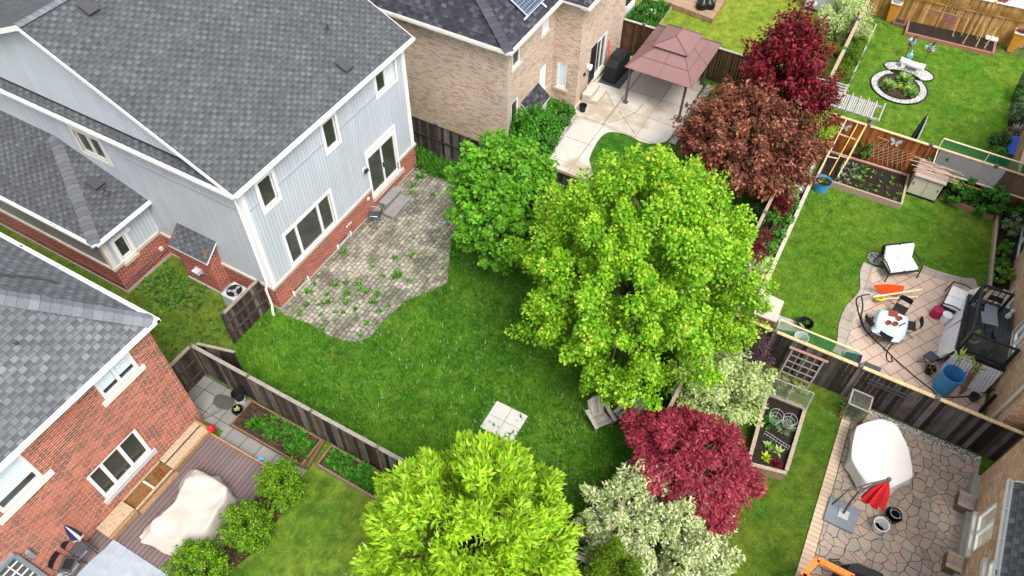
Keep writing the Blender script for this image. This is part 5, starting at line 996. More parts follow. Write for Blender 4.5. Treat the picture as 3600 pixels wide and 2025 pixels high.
adirondack('weathered wooden garden chair under the maple edge, facing the grass', (12.30, 3.22, 0), R(-37)); adirondack('weathered wooden garden chair half hidden by the red maple leaves', (12.85, 2.45, 0), R(-110))
# ================================================================ the tan house garden
gz = thing('gazebo', 'dusty pink hard top gazebo with two tier roof and bronze posts on the concrete patio', 'gazebo', (30, 7.98, .03))
E0 = [(28.12, 6.38, 2.12), (32.05, 6.38, 2.12), (32.05, 9.58, 2.12), (28.12, 9.58, 2.12)]; E1 = [(29.30, 7.28, 2.86), (30.86, 7.28, 2.86), (30.86, 8.62, 2.86), (29.30, 8.62, 2.86)]
g = MB(); rb = []
for i in range(4):
    a, b_, c, d = [Vector(v) for v in (E0[i], E0[(i+1) % 4], E1[(i+1) % 4], E1[i])]; roof_plane(g, [a, b_, c, d], .02)
    rb.append((a, d)); m0, m1 = a.lerp(b_, .5), d.lerp(c, .5); rb.append((m0, m1)); rb.append((a.lerp(d, .5), b_.lerp(c, .5)))
g.build('canopy', M['mauve'], gz)
for i, (a, d) in enumerate(rb): g = MB(); g.bar(a+Vector((0, 0, .012)), d+Vector((0, 0, .012)), .045 if i % 3 == 0 else .022, .03 if i % 3 == 0 else .016); g.build('rib', M['mauve_dark'], gz)
T0 = [(29.12, 7.12, 2.92), (31.04, 7.12, 2.92), (31.04, 8.78, 2.92), (29.12, 8.78, 2.92)]; ra, rb2 = Vector((29.72, 7.95, 3.32)), Vector((30.44, 7.95, 3.32)); g = MB()
for q in ([T0[0], T0[1], rb2, ra], [T0[1], T0[2], rb2], [T0[2], T0[3], ra, rb2], [T0[3], T0[0], ra]): roof_plane(g, q, .02)
tt = g.build('top_canopy', M['mauve'], gz)
for a, d in ((T0[0], ra), (T0[1], rb2), (T0[2], rb2), (T0[3], ra), (ra, rb2)): g = MB(); g.bar(Vector(a)+Vector((0, 0, .012)), Vector(d)+Vector((0, 0, .012)), .04, .03); g.build('rib', M['mauve_dark'], tt)
for x in (28.42, 31.62):
    for y in (6.72, 9.40):
        g = MB(); g.box(x-.05, x+.05, y-.05, y+.05, .05, 2.12); po = g.build('post', M['bronze'], gz); g = MB(); g.box(x-.12, x+.12, y-.12, y+.12, .03, .06); g.build('base_plate', M['bronze'], po)
        for (dx, dy) in ((1 if x < 30 else -1, 0), (0, 1 if y < 8 else -1)): g = MB(); g.tube([(x, y, 1.75), (x+dx*.12, y+dy*.12, 1.98), (x+dx*.38, y+dy*.38, 2.08)], .018, 5); g.build('brace', M['bronze'], po)
g = MB()
for x in (28.42, 31.62): g.box(x-.04, x+.04, 6.77, 9.35, 2.02, 2.11)
for y in (6.72, 9.40): g.box(28.47, 31.57, y-.04, y+.04, 2.02, 2.11)
g.build('beam', M['bronze'], gz)
bq = thing('barbecue', 'black covered barbecue on a dark mat beside the dark brown fence', 'barbecue', (30.2, 10.7, .03)); P0 = [Vector(v) for v in ((29.35, 10.40, .05), (30.95, 10.32, .05), (31.0, 10.98, .05), (29.4, 11.05, .05))]; g = MB()
up = lambda f, z: [P0[0].lerp(P0[1], a).lerp(P0[3].lerp(P0[2], a), c)+Vector((0, 0, z)) for a, c in f]
L0 = P0; L1 = up([(.02, .04), (.98, .04), (.98, .96), (.02, .96)], .86); L2 = up([(.25, .1), (.82, .1), (.82, .95), (.25, .95)], 1.02); L3 = up([(.32, .38), (.75, .38), (.75, .9), (.32, .9)], 1.20)
for A_, B_ in ((L0, L1), (L1, L2), (L2, L3)):
    for i in range(4): g.face([A_[i], A_[(i+1) % 4], B_[(i+1) % 4], B_[i]])
g.face(L3); g.build('cover', M['black'], bq, bevel=.03); g = MB(); g.bar(L2[0].lerp(L2[1], .45)+Vector((0, -.01, -.05)), L2[0].lerp(L2[1], .55)+Vector((0, -.01, -.05)), .03, .05); g.build('handle', M['dark_grey'], bq)
tag(MB().box(29.2, 31.1, 10.05, 11.2, .031, .045).build('ground_mat', M['dark_grey']), 'dark grey mat lying under the covered barbecue', 'mat')
g = MB(); q = at('A3', 1780, 660, .12); rr_ = .11
for i in range(6):
    g.lathe([(rr_*math.sin(math.pi*i/6), q.z-.0+rr_*-math.cos(math.pi*i/6)), (rr_*math.sin(math.pi*(i+1)/6), q.z-rr_*math.cos(math.pi*(i+1)/6))], 10, (q.x, q.y, 0), i % 2)
tag(g.build('ball', [M['white'], M['black']], smooth=True), 'black and white ball in front of the covered barbecue', 'ball')
for lab, (z0, z1, x0, x1, y0, y1) in (('pale concrete step against the tan brick wall, upper of two', (.03, .46, 27.45, 28.55, 10.82, 11.25)), ('pale concrete step in front of the tan house door, lower of two', (.03, .24, 27.5, 28.62, 10.48, 10.815))): tag(MB().box(x0, x1, y0, y1, z0, z1).build('door_step', M['stone'], bevel=.015), lab, 'step', 'concrete steps at the tan house')
pot('black pot with a white rim line standing by the tan brick corner', (26.82, 10.88, .03), .17, .34, 'black', 'soil')
for k, (a, b2) in enumerate((((29.98, 11.05, .05), (30.28, 11.30, 1.75)), ((30.08, 11.02, .05), (30.36, 11.30, 1.65)))):
    t = thing('broom' if k == 0 else 'rake', ['broom with an orange handle leaning by the tan house door, nearer the door', 'tool with an orange handle leaning by the tan house door, nearer the barbecue'][k], 'garden tool', a); g = MB(); g.tube([a, b2], .017, 6); g.build('handle', M['orange'], t); g = MB(); g.box(a[0]-.15, a[0]+.15, a[1]-.03, a[1]+.03, a[2]-.02, a[2]+.1); g.build('head', M['black'], t)
bush('shrub', 'big rounded bright green shrub against the tan brick wall corner', 'shrub', (23.55, 11.75, 0), (1.05, 1.05, .95), 6500, C_GREEN, .13, .085, 31, 'clipped green shrubs by the tan house', 40)
bush('shrub', 'low dark green shrub between the tan house walls and the patio', 'shrub', (25.5, 11.6, 0), (.85, .65, .42), 3800, C_DK+C_GREEN, .11, .07, 32, 'clipped green shrubs by the tan house', 30)
sheet('pebble_strip', [tuple(p[:2]) for p in [at('A3', 1510, 960), at('A3', 1525, 995), at('A3', 1350, 1250), at('A3', 1310, 1240)]], .036, M['gravel'])
ps = smooth_poly(ats('A4', [(740, 770), (700, 830), (600, 970), (500, 1100), (440, 1220), (385, 1300)])); border(ps, .33, .04, M['gravel'], 'pebble_strip')
# ================================================================ the far garden
fd = thing('deck', 'worn timber deck at the top of the far garden', 'deck', (38, 10, 0)); dp = [at('A4', 300, -10, .3), at('A4', 790, 172, .3), at('A4', 915, -10, .3), at('A4', 700, -200, .3)]; MB().prism([(p.x, p.y) for p in dp], .02, .30).build('boards', M['deck_timber'], fd)
for i, (x, y) in enumerate(((700, 40), (750, 70), (690, 75))):
    q = at('A4', x, y, .3); g = MB(); rr_ = random.Random(i); pr = [(.05, .02), (.30, .05), (.34, .2), (.26, .38), (.10, .48), (.04, .56)]; g.lathe(pr, 9, (0, 0, 0)); g.v = [(v[0]*rr_.uniform(.8, 1.15), v[1]*rr_.uniform(.8, 1.15), v[2]*rr_.uniform(.9, 1.1)) for v in g.v]
    o = g.build('rubbish_bag', m_plain('black_bag', S(26,26,28), .25, .2, 5) if i == 0 else bpy.data.materials['black_bag'], None, False, smooth=True); o.location = q; tag(o, 'black rubbish bag heaped on the worn timber deck', 'bag', 'black bags on the far deck')
g = MB(); q = at('A4', 800, 90, .3)
for (dx, dy) in ((0, 0), (.5, .3)): g.tube([q+Vector((dx, dy, 0)), q+Vector((dx, dy, .9))], .02, 5)
g.tube([q+Vector((0, 0, .9)), q+Vector((.5, .3, .9))], .02, 5); g.tube([q+Vector((0, 0, .45)), q+Vector((.5, .3, .45))], .02, 5); tag(g.build('rack', M['black_metal']), 'black metal rack beside the rubbish bags on the deck', 'rack')
sh = thing('garden_shed', 'pale grey flat roofed shed behind the pale bush in the far garden', 'shed', (41.8, 3.6, 0)); MB().box(40.85, 43, 1.9, 4.3, 0, 2.0).build('wall', M['light_grey'], sh); g = MB(); roof_plane(g, [(40.7, 1.8, 2.0), (43.1, 1.8, 2.3), (43.1, 4.4, 2.3), (40.7, 4.4, 2.0)], .06); g.build('roof', M['light_grey'], sh); MB().box(40.8, 40.85, 1.9, 4.3, 0, .12).build('base', M['black'], sh)
def heron(label, q):
    t = thing('bird_ornament', label, 'ornament', tuple(q)); g = MB(); g.lathe([(0, 0), (.07, .08), (.10, .2), (.08, .34), (.03, .42), (0, .44)], 10, (q.x, q.y, q.z+.22)); g.tube([q+Vector((0, 0, .58)), q+Vector((-.08, -.04, .74)), q+Vector((-.03, -.10, .86)), q+Vector((-.16, -.16, .84))], [.035, .025, .035, .006], 6); g.build('body', M['white'], t, smooth=True)
    for s in (-.03, .03): g = MB(); g.tube([q+Vector((s, s, 0)), q+Vector((s, s, .25))], .012, 5); g.build('leg', M['dark_grey'], t)
heron('small pale heron ornament standing by the grey shed', at('B1', 160, 120))
wb = thing('planter_box', 'white planter box at the edge of the far garden', 'planter', (35.6, 12.9, 0)); MB().box(35.2, 36.3, 12.35, 13.3, 0, .55).build('box', M['white'], wb); MB().box(35.26, 36.24, 12.41, 13.24, .551, .56).build('soil', M['soil'], wb)
bd = bed('overgrown vegetable patch in the corner of the far garden', [(34.3, 12.3), (34.2, 10.4), (37.2, 10.5), (37.3, 12.2)], .16, .06, (170,150,120), 'soil')
r = np.random.default_rng(9); parts = [tuft((r.uniform(34.5, 37), r.uniform(10.6, 12.1), .15), 14, .35, .9, C_DK+C_GREEN, r, .06) for k in range(120)]; V, F_, c = merge(parts); mesh_np('vegetables', V, F_, M['leaf'], bd, c, kind='stuff')
MB().box(35.5, 36.2, 11.0, 11.4, .2, .26).build('cover_board', M['white'], bd)
bush('bush', 'variegated pale green bush leaning over the far rail fence', 'bush', (39.4, 2.1, 0), (1.35, 1.1, 1.15), 9000, C_DOG, .11, .05, 33, None, 46)
plant('hosta', 'yellow green hosta alone by the far rail fence', 'plant', (37.35, 1.82, 0), 60, .55, 1.1, [S(168,204,40), S(190,220,60)], 34, .14)
# ================================================================ the far corner garden
BB = [at('B1', 1090, 360), at('B1', 2000, 580), at('B1', 2030, 435), at('B1', 1135, 190)]
bed('long soil bed edged with mauve brown timber under the honey fence', [(p.x, p.y) for p in BB], .18, .12, (150,108,98), 'soil'); BB2 = [at('B1', 965, 255), at('B1', 1095, 290), at('B1', 1130, 200), at('B1', 1005, 165)]
bed('small soil bed joined to the long bed by the honey fence', [(p.x, p.y) for p in BB2], .16, .10, (120,84,70), 'mulch')
lt = thing('trellis', 'mauve metal grid trellis leaning on the honey fence behind the soil bed', 'trellis', (42.5, -1.5, .1)); c0, c1, c2, c3 = at('B1', 1180, 180, .25), at('B1', 1590, 290, .25), at('B1', 1645, 165, 1.0), at('B1', 1230, 62, 1.0); g = MB()
for k in range(8): s_ = k/7; g.bar(c0.lerp(c3, s_), c1.lerp(c2, s_), .045, .045)
for k in range(7): s_ = k/6; g.bar(c0.lerp(c1, s_), c3.lerp(c2, s_), .025, .025)
g.build('grid', m_plain('mauve_metal', S(176,120,112), .6, .1, 5), lt)
for i, (a, b2) in enumerate((((1590, 370), (1660, 190)), ((1680, 355), (1755, 185)), ((1690, 450), (1795, 280)), ((1840, 400), (1915, 245)), ((1825, 480), (1915, 305)), ((1905, 500), (2025, 320)), ((1930, 460), (2050, 280)))):
    p = at('B1', *a, .17); q = at('B1', *b2, 1.15); g = MB(); g.col = S(222,186,120)[:3]; g.bar(p-Vector((0, 0, .1)), q, .035, .035); tag(g.build('stake', M['woodh']), 'pale timber stake leaning in the soil of the long corner bed', 'stake', 'stakes in the long soil bed')
    plant('seedling', 'small seedling at the foot of a timber stake', 'plant', (p.x, p.y, p.z), 10, .12, 1.3, C_GREYG, 40+i, .05, 'seedlings at the stakes')
for lab, q, fl in (('tapered honey brown planter with a round pot, left end of the far fence', (42.0, -.03, 0), 0), ('tapered honey brown planter with pink flowers, right end of the far fence', (42.3, -6.05, 0), 1)):
    t = thing('tall_planter', lab, 'planter', q, 0, 'tall honey brown planters'); g = MB(); g.col = S(206,142,52)[:3]; b0 = [(-.15, -.15, 0), (.15, -.15, 0), (.15, .15, 0), (-.15, .15, 0)]; b1 = [(-.24, -.24, 1.05), (.24, -.24, 1.05), (.24, .24, 1.05), (-.24, .24, 1.05)]
    for i in range(4): g.face([b0[i], b0[(i+1) % 4], b1[(i+1) % 4], b1[i]])
    g.build('box', M['woodh'], t, False); g = MB(); g.col = S(210,186,170)[:3]; g.box(-.28, .28, -.28, .28, 1.051, 1.09); g.build('rim', M['woodh'], t, False); g = MB(); g.lathe([(.05, 1.09), (.2, 1.10), (.2, 1.13), (.16, 1.12), (0, 1.10)], 14); g.build('inner_pot', M['grey'], t, False)
    if fl: rr_ = np.random.default_rng(3); V, F_, c = tuft((0, 0, 1.08), 70, .26, 1.3, [S(226,150,150), S(210,110,110), S(90,120,50)], rr_, .08); mesh_np('flowers', V, F_, M['leaf'], t, c, world=False)
def ringbed(name, label, c, rx_, ry_, w, inner, mat_in):
    t = thing(name, label, 'garden bed', (c[0], c[1], 0)); g = MB(); n = 40
    E = lambda k, f: (c[0]+rx_*f*math.cos(2*math.pi*k/n), c[1]+ry_*f*math.sin(2*math.pi*k/n))
    g.face([(*E(k, 1), .03) for k in range(n)]); g.build('pebbles', M['pebble_white'], t)
    for (f, h) in ((1.0, .07),)+(((inner, .09),) if inner else ()):
        g = MB()
        for k in range(n): p, q = E(k, f), E(k+1, f); p2, q2 = E(k, f+.03), E(k+1, f+.03); g.face([(*p, h), (*p2, h), (*q2, h), (*q, h)]); g.face([(*p2, 0), (*q2, 0), (*q2, h), (*p2, h)]); g.face([(*q, 0), (*p, 0), (*p, h), (*q, h)])
        g.build('edging', M['black'], t)
    if inner: g = MB(); g.face([(*E(k, inner), .06) for k in range(n)]); g.build('soil', M[mat_in], t)
    return t
ringbed('round_bed', 'round bed of hostas ringed with white pebbles on the corner lawn', (36.22, -1.68), 1.36, 1.30, .3, .72, 'mulch'); rb = ringbed('pebble_bed', 'oval white pebble bed behind the round hosta bed', (37.78, -1.85), .62, 1.18, 0, None, None)
g = MB(); g.disc(.45, (37.85, -1.85, .036), 20, sx=.9, sy=1.0); g.build('gravel', M['gravel'], rb)
for lab, q, s_ in (('hosta at the back of the round pebble ringed bed', (36.75, -1.80, .06), 41), ('hosta on the left of the round pebble ringed bed', (35.85, -1.20, .06), 42), ('hosta on the right of the round pebble ringed bed', (35.85, -2.25, .06), 43)): plant('hosta', lab, 'plant', q, 190, .40, 1.2, C_HOSTA, s_, .085, 'hostas in the round bed')
plant('small_plant', 'small yellow plant between the hostas in the round bed', 'plant', (36.05, -1.72, .06), 40, .24, 1.2, [S(168,196,40)], 44, .05)
bb = thing('stone_bench', 'curved pale stone bench behind the white pebble bed', 'bench', (38.1, -1.85, 0)); g = MB(); pb = smooth_poly([(38.25, -1.28), (38.12, -1.85), (38.15, -2.45)], 5); pf = [p+Vector((-.34, 0, 0)) for p in pb]; g.prism([(p.x, p.y) for p in pf]+[(p.x, p.y) for p in pb[::-1]], .30, .40); g.build('seat', M['white'], bb, bevel=.02)
for y in (-1.5, -2.25): MB().box(37.87, 38.08, y-.1, y+.1, 0, .30).build('leg', M['white'], bb)
st = thing('statue', 'small turquoise draped figure statue behind the stone bench', 'statue', (38.6, -1.62, 0)); st.scale = (.8, .8, .78); g = MB(); g.lathe([(.16, .0), (.17, .08), (.13, .12)], 10, (38.6, -1.62, 0)); g.build('plinth', M['light_grey'], st); M['turq'] = m_plain('turquoise_glaze', S(140,190,204), .4, .2, 8); g = MB(); g.lathe([(.14, .12), (.15, .25), (.10, .45), (.12, .58), (.09, .66), (.04, .70), (.065, .76), (.06, .84), (0, .89)], 10, (38.6, -1.62, 0)); g.tube([(38.6, -1.74, .6), (38.48, -1.78, .48), (38.48, -1.66, .40)], .03, 5); g.tube([(38.6, -1.5, .6), (38.48, -1.48, .48), (38.48, -1.58, .40)], .03, 5); g.build('figure', M['turq'], st, smooth=True)
for lab, q, sd in (('hanging basket of white flowers on a hook, nearer the turquoise statue', at('B1', 1105, 580), 51), ('hanging basket of white flowers on a hook, farther from the turquoise statue', at('B1', 1290, 640), 52)):
    t = thing('flower_stand', lab, 'flower stand', tuple(q), 0, 'flower stands on the corner lawn'); g = MB(); g.tube([(0, 0, 0), (0, 0, 1.1), (.04, -.08, 1.2), (.02, -.18, 1.12)], .014, 5); g.build('hook', M['black_metal'], t, False); g = MB(); g.lathe([(0, .62), (.10, .66), (.15, .78), (.155, .80)], 10); g.build('basket', M['terracotta'], t, False); rr_ = np.random.default_rng(sd); V, F_, c = tuft((0, 0, .78), 60, .26, 1.2, [S(240,240,250), S(200,210,240), S(120,150,120)], rr_, .08); mesh_np('flowers', V, F_, M['leaf'], t, c, world=False); g = MB(); g.obox((-.05, -.02, .85), (.10, 0, 0), (0, .04, 0), (.02, -.08, .34)); g.build('ribbon', M['black'], t, False)
for i, (q, rd) in enumerate((((39.4, .86, 0), .5), ((38.5, .88, 0), .42), ((37.1, .95, 0), .60), ((36.0, .95, 0), .42), ((35.2, .92, 0), .55), ((34.3, .9, 0), .38))):
    bush('round_shrub', ['loose pale leafed shrub at the far end of the rail fence', 'olive clipped shrub, second from the far end of the rail fence', 'largest round clipped shrub along the rail fence', 'mid sized olive shrub between the two largest round shrubs', 'round clipped shrub, second from the pergola', 'smallest low shrub along the rail fence, nearest the pergola'][i], 'shrub', q, (rd, rd*.85, rd*.85), 2600, (C_DOG if i == 0 else C_YEW+C_CEDAR), .07, .04, 60+i, 'shrubs along the rail fence', 26)
sheet('soil_strip', rect(34, 41, .45, 1.24), .01, M['mulch']); border([Vector((33.8, .45, 0)), Vector((41.2, .45, 0))], .08, .08, M['concrete_base'], 'bed_edging')
pg = thing('pergola', 'whitened timber pergola with slatted top behind the reddish fence', 'pergola', (30.6, 0, 0)); M['pale_timber'] = m_plain('whitened_timber', S(178,172,172), .8, .12, 9)
for x in (30.18, 31.0):
    for y in (.95, -.95): g = MB(); g.col = S(120,86,62)[:3]; g.box(x-.06, x+.06, y-.06, y+.06, 0, 2.02); g.build('post', M['wood'], pg)
for x in (30.10, 31.05): MB().box(x-.03, x+.03, -1.30, 1.22, 2.02, 2.11).build('beam', M['pale_timber'], pg)
g = MB(); k = 0
while k < 23: y = 1.0-.088*k; g.box(30.0, 31.15, y-.028, y+.028, 2.112, 2.14); k += 1
g.build('slat_top', M['pale_timber'], pg)
for k in range(8): y = 1.12-.34*k; MB().box(29.88, 31.25, y-.022, y+.022, 2.142, 2.20).build('rafter', M['pale_timber'], pg)
for k in range(4): x = 31.15+.22*k; MB().box(x-.022, x+.022, .42, 1.26, 2.06, 2.12).build('rung', M['pale_timber'], pg)
for y in (.5, 1.2): MB().box(31.06, 31.98, y-.02, y+.02, 2.0, 2.058).build('beam', M['pale_timber'], pg)
um = thing('closed_parasol', 'closed black and grey parasol standing behind the reddish fence', 'parasol', (31.0, -2.95, 0)); g = MB(); g.tube([(31, -2.95, 0), (31, -2.95, 2.5)], .022, 6); g.build('pole', M['black_metal'], um); g = MB(); n = 12
pr = [(.10, .75), (.14, .95), (.155, 1.3), (.12, 1.8), (.07, 2.25), (.02, 2.42)]
for i in range(len(pr)-1):
    for j in range(n):
        kk = lambda m: 1.0 if m % 2 else .62; f = lambda m, pz: (31+pz[0]*kk(m)*math.cos(6.283*m/n), -2.95+pz[0]*kk(m)*math.sin(6.283*m/n), pz[1]); g.face([f(j, pr[i]), f(j+1, pr[i]), f(j+1, pr[i+1]), f(j, pr[i+1])], 1 if j % 4 == 0 else 0)
g.build('canopy', [M['black'], M['light_grey']], um)
for i, (x, y, rd) in enumerate(((34.0, -6.5, .45), (33.0, -6.52, .38))): bush('shrub', ['dark rounded shrub above the white pebbles by the plank fence', 'yellow green rounded shrub below the white pebbles by the plank fence'][i], 'shrub', (x, y, 0), (rd, rd, rd*.8), 2000, (C_DK if i == 0 else C_GREEN+[S(150,190,60)]), .09, .05, 70+i, 'rounded shrubs by the plank fence', 22)
sheet('pebble_patch', [(33.7, -6.3), (33.2, -6.3), (32.9, -7.0), (33.6, -7.0)], .012, M['pebble_white']); sheet('soil_strip', [(34.9, -6.75), (38.2, -6.6), (41, -6.9), (41, -8.4), (34.9, -8.4)], .012, M['soil'])
g = MB(); g.obox((33.05, -6.78, .35), (1.35, 0, .05), (0, -.42, .12), (0, 0, .04)); tag(g.build('board', M['blue_dark']), 'bright blue board lying by the plank fence and white pebbles', 'board')
fl = pot('box of white flowers behind the bright blue board', (35.0, -6.95, 0), .30, .35, 'terracotta', 'soil', name='flower_box', plantpal=[S(240,240,240), S(220,225,220), S(110,140,90)], pn=80, ph=.4, seed=6)
bush('shrub', 'pale flowering shrub in the soil strip at the right edge of the corner garden', 'shrub', (36.4, -7.1, 0), (.7, .5, .6), 2600, C_GREYG+C_DK, .09, .05, 73, None, 24); bush('shrub', 'dark shrub in the soil strip, farther up the corner garden edge', 'shrub', (38.2, -7.2, 0), (.8, .6, .7), 2600, C_DK, .09, .05, 74, None, 24)
fence('rough pale plank fence with stair boards at the right edge of the corner garden', (29.95, -6.95), (36.2, -7.25), 1.75, [(190,160,120), (170,138,98), (150,116,80)], [.1, 2.6, 5.0], side=-1, cap=(206,186,150), mat='wood_soft', seed=15, knob=False)
stp = thing('stairs', 'dark timber stairs with pale treads behind the plank fence', 'stairs', (31, -8.2, 0))
for k in range(6): g = MB(); g.col = S(190,160,124)[:3] if k % 2 == 0 else S(70,56,50)[:3]; g.box(30.4+.32*k, 30.68+.32*k, -9.4, -7.3, .2*k+.1, .2*k+.16); g.build('tread', M['woodh'], stp)
for y in (-7.3, -9.4): g = MB(); g.col = S(90,70,56)[:3]; g.bar((30.3, y, .05), (32.4, y, 1.2), .05, .2); g.build('stringer', M['woodh'], stp)
# ================================================================ the middle garden on the right
cb = thing('kerb', 'long pale concrete kerb between the lawn and the fence bed', 'kerb', (23.5, .2, 0)); MB().box(20.0, 27.2, .15, .30, 0, .24).build('kerb_stone', M['stone'], cb)
sheet('soil_strip', rect(20, 27.6, .3, 1.24), .012, M['mulch']); sheet('river_stone_strip', rect(20.0, 22.8, .31, 1.0), .03, M['river']); sheet('river_stone_strip', rect(26.5, 29.0, .35, 1.2), .03, M['river'])
g = np.random.default_rng(12); Vs, Fs, Cs = [], [], []; k8 = np.array([(math.cos(a)*math.cos(e), math.sin(a)*math.cos(e), math.sin(e)) for e in (-.5, .6) for a in np.arange(5)*1.2566])
for i in range(520):
    if i < 300: p = (g.uniform(20.05, 22.9), g.uniform(.34, 1.1), .045)
    elif i < 420: p = (g.uniform(22.9, 26.5), g.uniform(.34, .7), .03)
    else: p = (g.uniform(26.5, 29.0), g.uniform(.38, 1.2), .045)
    s_ = g.uniform(.045, .085); v = k8*s_*np.array([g.uniform(.8, 1.3), g.uniform(.8, 1.3), .7])+np.array(p); o = len(Vs)*10; Vs.append(v)
    for j in range(5): Fs.append([o+j, o+(j+1) % 5, o+5+(j+1) % 5, o+5+j])
    Fs.append([o+5, o+6, o+7, o+8]); Fs.append([o+8, o+9, o+5, o+5]) if False else Fs.append([o+5, o+8, o+9, o+5]) if False else None
    cc = np.array(random.choice([S(190,172,158), S(214,200,188), S(160,142,130), S(230,222,214)])[:3]); Cs += [cc]*6
Fs = [f for f in Fs if f]; mesh_np('river_stones', np.concatenate(Vs), np.array(Fs), M['col'], None, np.array(Cs), kind='stuff', smooth=True)
bush('red_shrub', 'deep burgundy round shrub in the fence bed', 'shrub', (24.95, .95, 0), (.5, .42, .45), 2600, C_CRIM, .07, .03, 80, None, 22)
bush('red_shrub', 'brownish red spreading shrub in the fence bed near the maple', 'shrub', (22.9, 1.0, 0), (.55, .4, .3), 2200, [S(120,56,48), S(96,44,40), S(140,80,60)], .07, .03, 81, None, 22)
bush('red_shrub', 'small crimson shrub over the river stones beside the maple', 'shrub', (22.0, .95, 0), (.38, .34, .36), 1500, [S(130,30,60), S(104,24,46)], .07, .03, 82, None, 18)
for i, (x, y, rd) in enumerate(((24.3, 1.0, .36), (25.3, .5, .34), (24.4, .45, .3), (23.4, .5, .32), (25.9, .75, .35), (22.6, .55, .3), (26.4, .9, .3))): bush('leafy_plant', 'green leafy plant among the stones of the fence bed', 'plant', (x, y, 0), (rd, rd*.8, rd*.9), 700, C_GREEN+[S(120,170,60)], .11, .06, 90+i, 'leafy plants in the fence bed', 12)
pot('small black pot with a wire hoop in the fence bed', (23.8, 1.05, 0), .14, .2, 'black', 'soil')
VB = [at('D5', 60, 985, .0), at('D5', 205, 655, .0), at('D5', 1245, 960, .0), at('D5', 1150, 1350, .0)]
bed('vegetable bed with rows of seedlings and a grey timber edge under the reddish fence', [(27.52, .12), (27.60, -3.46), (29.66, -3.36), (29.52, .10)], .30, .09, (176,156,132), 'soil', fill=.06)
k = 0
for i, (rowx, ys) in enumerate(((27.85, 7), (28.25, 7), (28.65, 7), (29.05, 6))):
    for j in range(ys): y = -.75-.40*j+.06*math.sin(k*2.3); plant('seedling', 'young seedling in the vegetable bed under the reddish fence', 'plant', (rowx+.08*math.sin(k*1.7), y, .24), 12 if j < 3 else 9, .22 if j < 3 else .15, 1.3, (C_GREYG if j < 2 else C_GREEN+[S(160,190,80)]), 200+k, .09 if j < 3 else .05, 'seedlings in the vegetable bed'); k += 1
tb = thing('planter_tub', 'blue plastic tub of soil and seedlings at the corner of the vegetable bed', 'planter', (27.18, -.22, 0)); g = MB(); g.lathe([(0, 0), (.28, .0), (.34, .50), (.36, .51), (.34, .47), (.32, .44)], 20); g.build('tub', M['blue'], tb, False); g = MB(); g.disc(.325, (27.18, -.22, .44), 18); g.build('soil', M['soil'], tb); rr_ = np.random.default_rng(5); V, F_, c = tuft((0, 0, .44), 24, .22, 1.3, C_GREEN, rr_, .08); mesh_np('plant', V, F_, M['leaf'], tb, c, world=False)
tr = thing('bean_frame', 'yellow timber A frame of poles leaning over the vegetable bed', 'trellis', (28.6, -.3, .24)); PL = S(222,178,84)[:3]; PW = S(214,196,164)[:3]
fr = [((220, 720), (455, 255), PW), ((80, 960), (220, 720), PW), ((235, 965), (600, 310), PL), ((325, 1020), (715, 320), PW), ((340, 985), (700, 335), PL), ((420, 870), (705, 345), PL)]
for a, b2, cc in fr:
    g = MB(); g.col = cc; za = .26 if a[1] > 850 else .7; zb = 1.88 if b2[1] < 500 else .7; g.bar(at('D5', *a, za), at('D5', *b2, zb), .04, .04); g.build('pole', M['woodh'], tr)
for a, b2, z in (((195, 722), (360, 755), .75), ((355, 710), (500, 755), .75), ((370, 440), (585, 515), 1.35)): g = MB(); g.col = PW; g.bar(at('D5', *a, z), at('D5', *b2, z), .04, .04); g.build('crossbar', M['woodh'], tr)
lx = thing('lattice_trellis', 'thin diagonal willow lattice fixed to the reddish fence', 'trellis', (29.84, -2.2, .2)); g = MB(); g.col = S(196,160,128)[:3]
for k in range(9):
    y = -1.25-.2*k; g.bar((29.84, y, 1.25), (29.84, y-.45+.1, .22), .018, .012, up=(1, 0, 0)); g.bar((29.825, y+.25 if k else y, .30+.02*k), (29.825, y-.55, 1.22), .018, .012, up=(1, 0, 0))
g.build('lattice', M['woodh'], lx)
g = MB(); g.col = S(186,152,118)[:3]
for a, b2 in (((29.8, -1.55, .95), (29.8, -1.85, 1.5)), ((29.8, -2.0, 1.5), (29.8, -1.85, .9)), ((29.8, -1.5, 1.5), (29.8, -2.0, 1.48))): g.bar(a, b2, .025, .02, up=(1, 0, 0))
tag(g.build('frame_offcut', M['woodh']), 'small crossed timber frame hung above the willow lattice', 'frame')
bush('climber', 'leafy climber growing up the reddish fence beside the willow lattice', 'plant', (29.7, -1.15, .2), (.22, .42, .50), 900, C_GREEN+C_DK, .10, .07, 101, None, 14)
def butterfly(label, y, z, x=29.86):
    t = thing('butterfly_ornament', label, 'ornament', (x, y, z), 0, 'metal butterflies on the reddish fence'); 
    for s in (-1, 1):
        g = MB(); w1 = [(0, .02), (s*.10, .17), (s*.24, .20), (s*.22, .06), (s*.08, -.01)]; w2_ = [(0, .0), (s*.12, -.01), (s*.16, -.10), (s*.10, -.19), (s*.03, -.10)]
        for w_ in (w1, w2_):
            q = [(-.03-.02*abs(p[0]), -p[0], p[1]) for p in w_]; q2 = [(p[0]-.008, p[1], p[2]) for p in q]; g.face(q); g.face(q2[::-1])
        g.build('wing', M['light_grey'], t, False)
    g = MB(); g.tube([(-.03, 0, -.1), (-.03, 0, .10)], .015, 6); g.build('body', M['dark_grey'], t, False)
butterfly('pale metal butterfly on the reddish fence above the willow lattice', -2.25, 1.47); butterfly('pale metal butterfly on the reddish fence behind the yellow poles', -.14, 1.43)
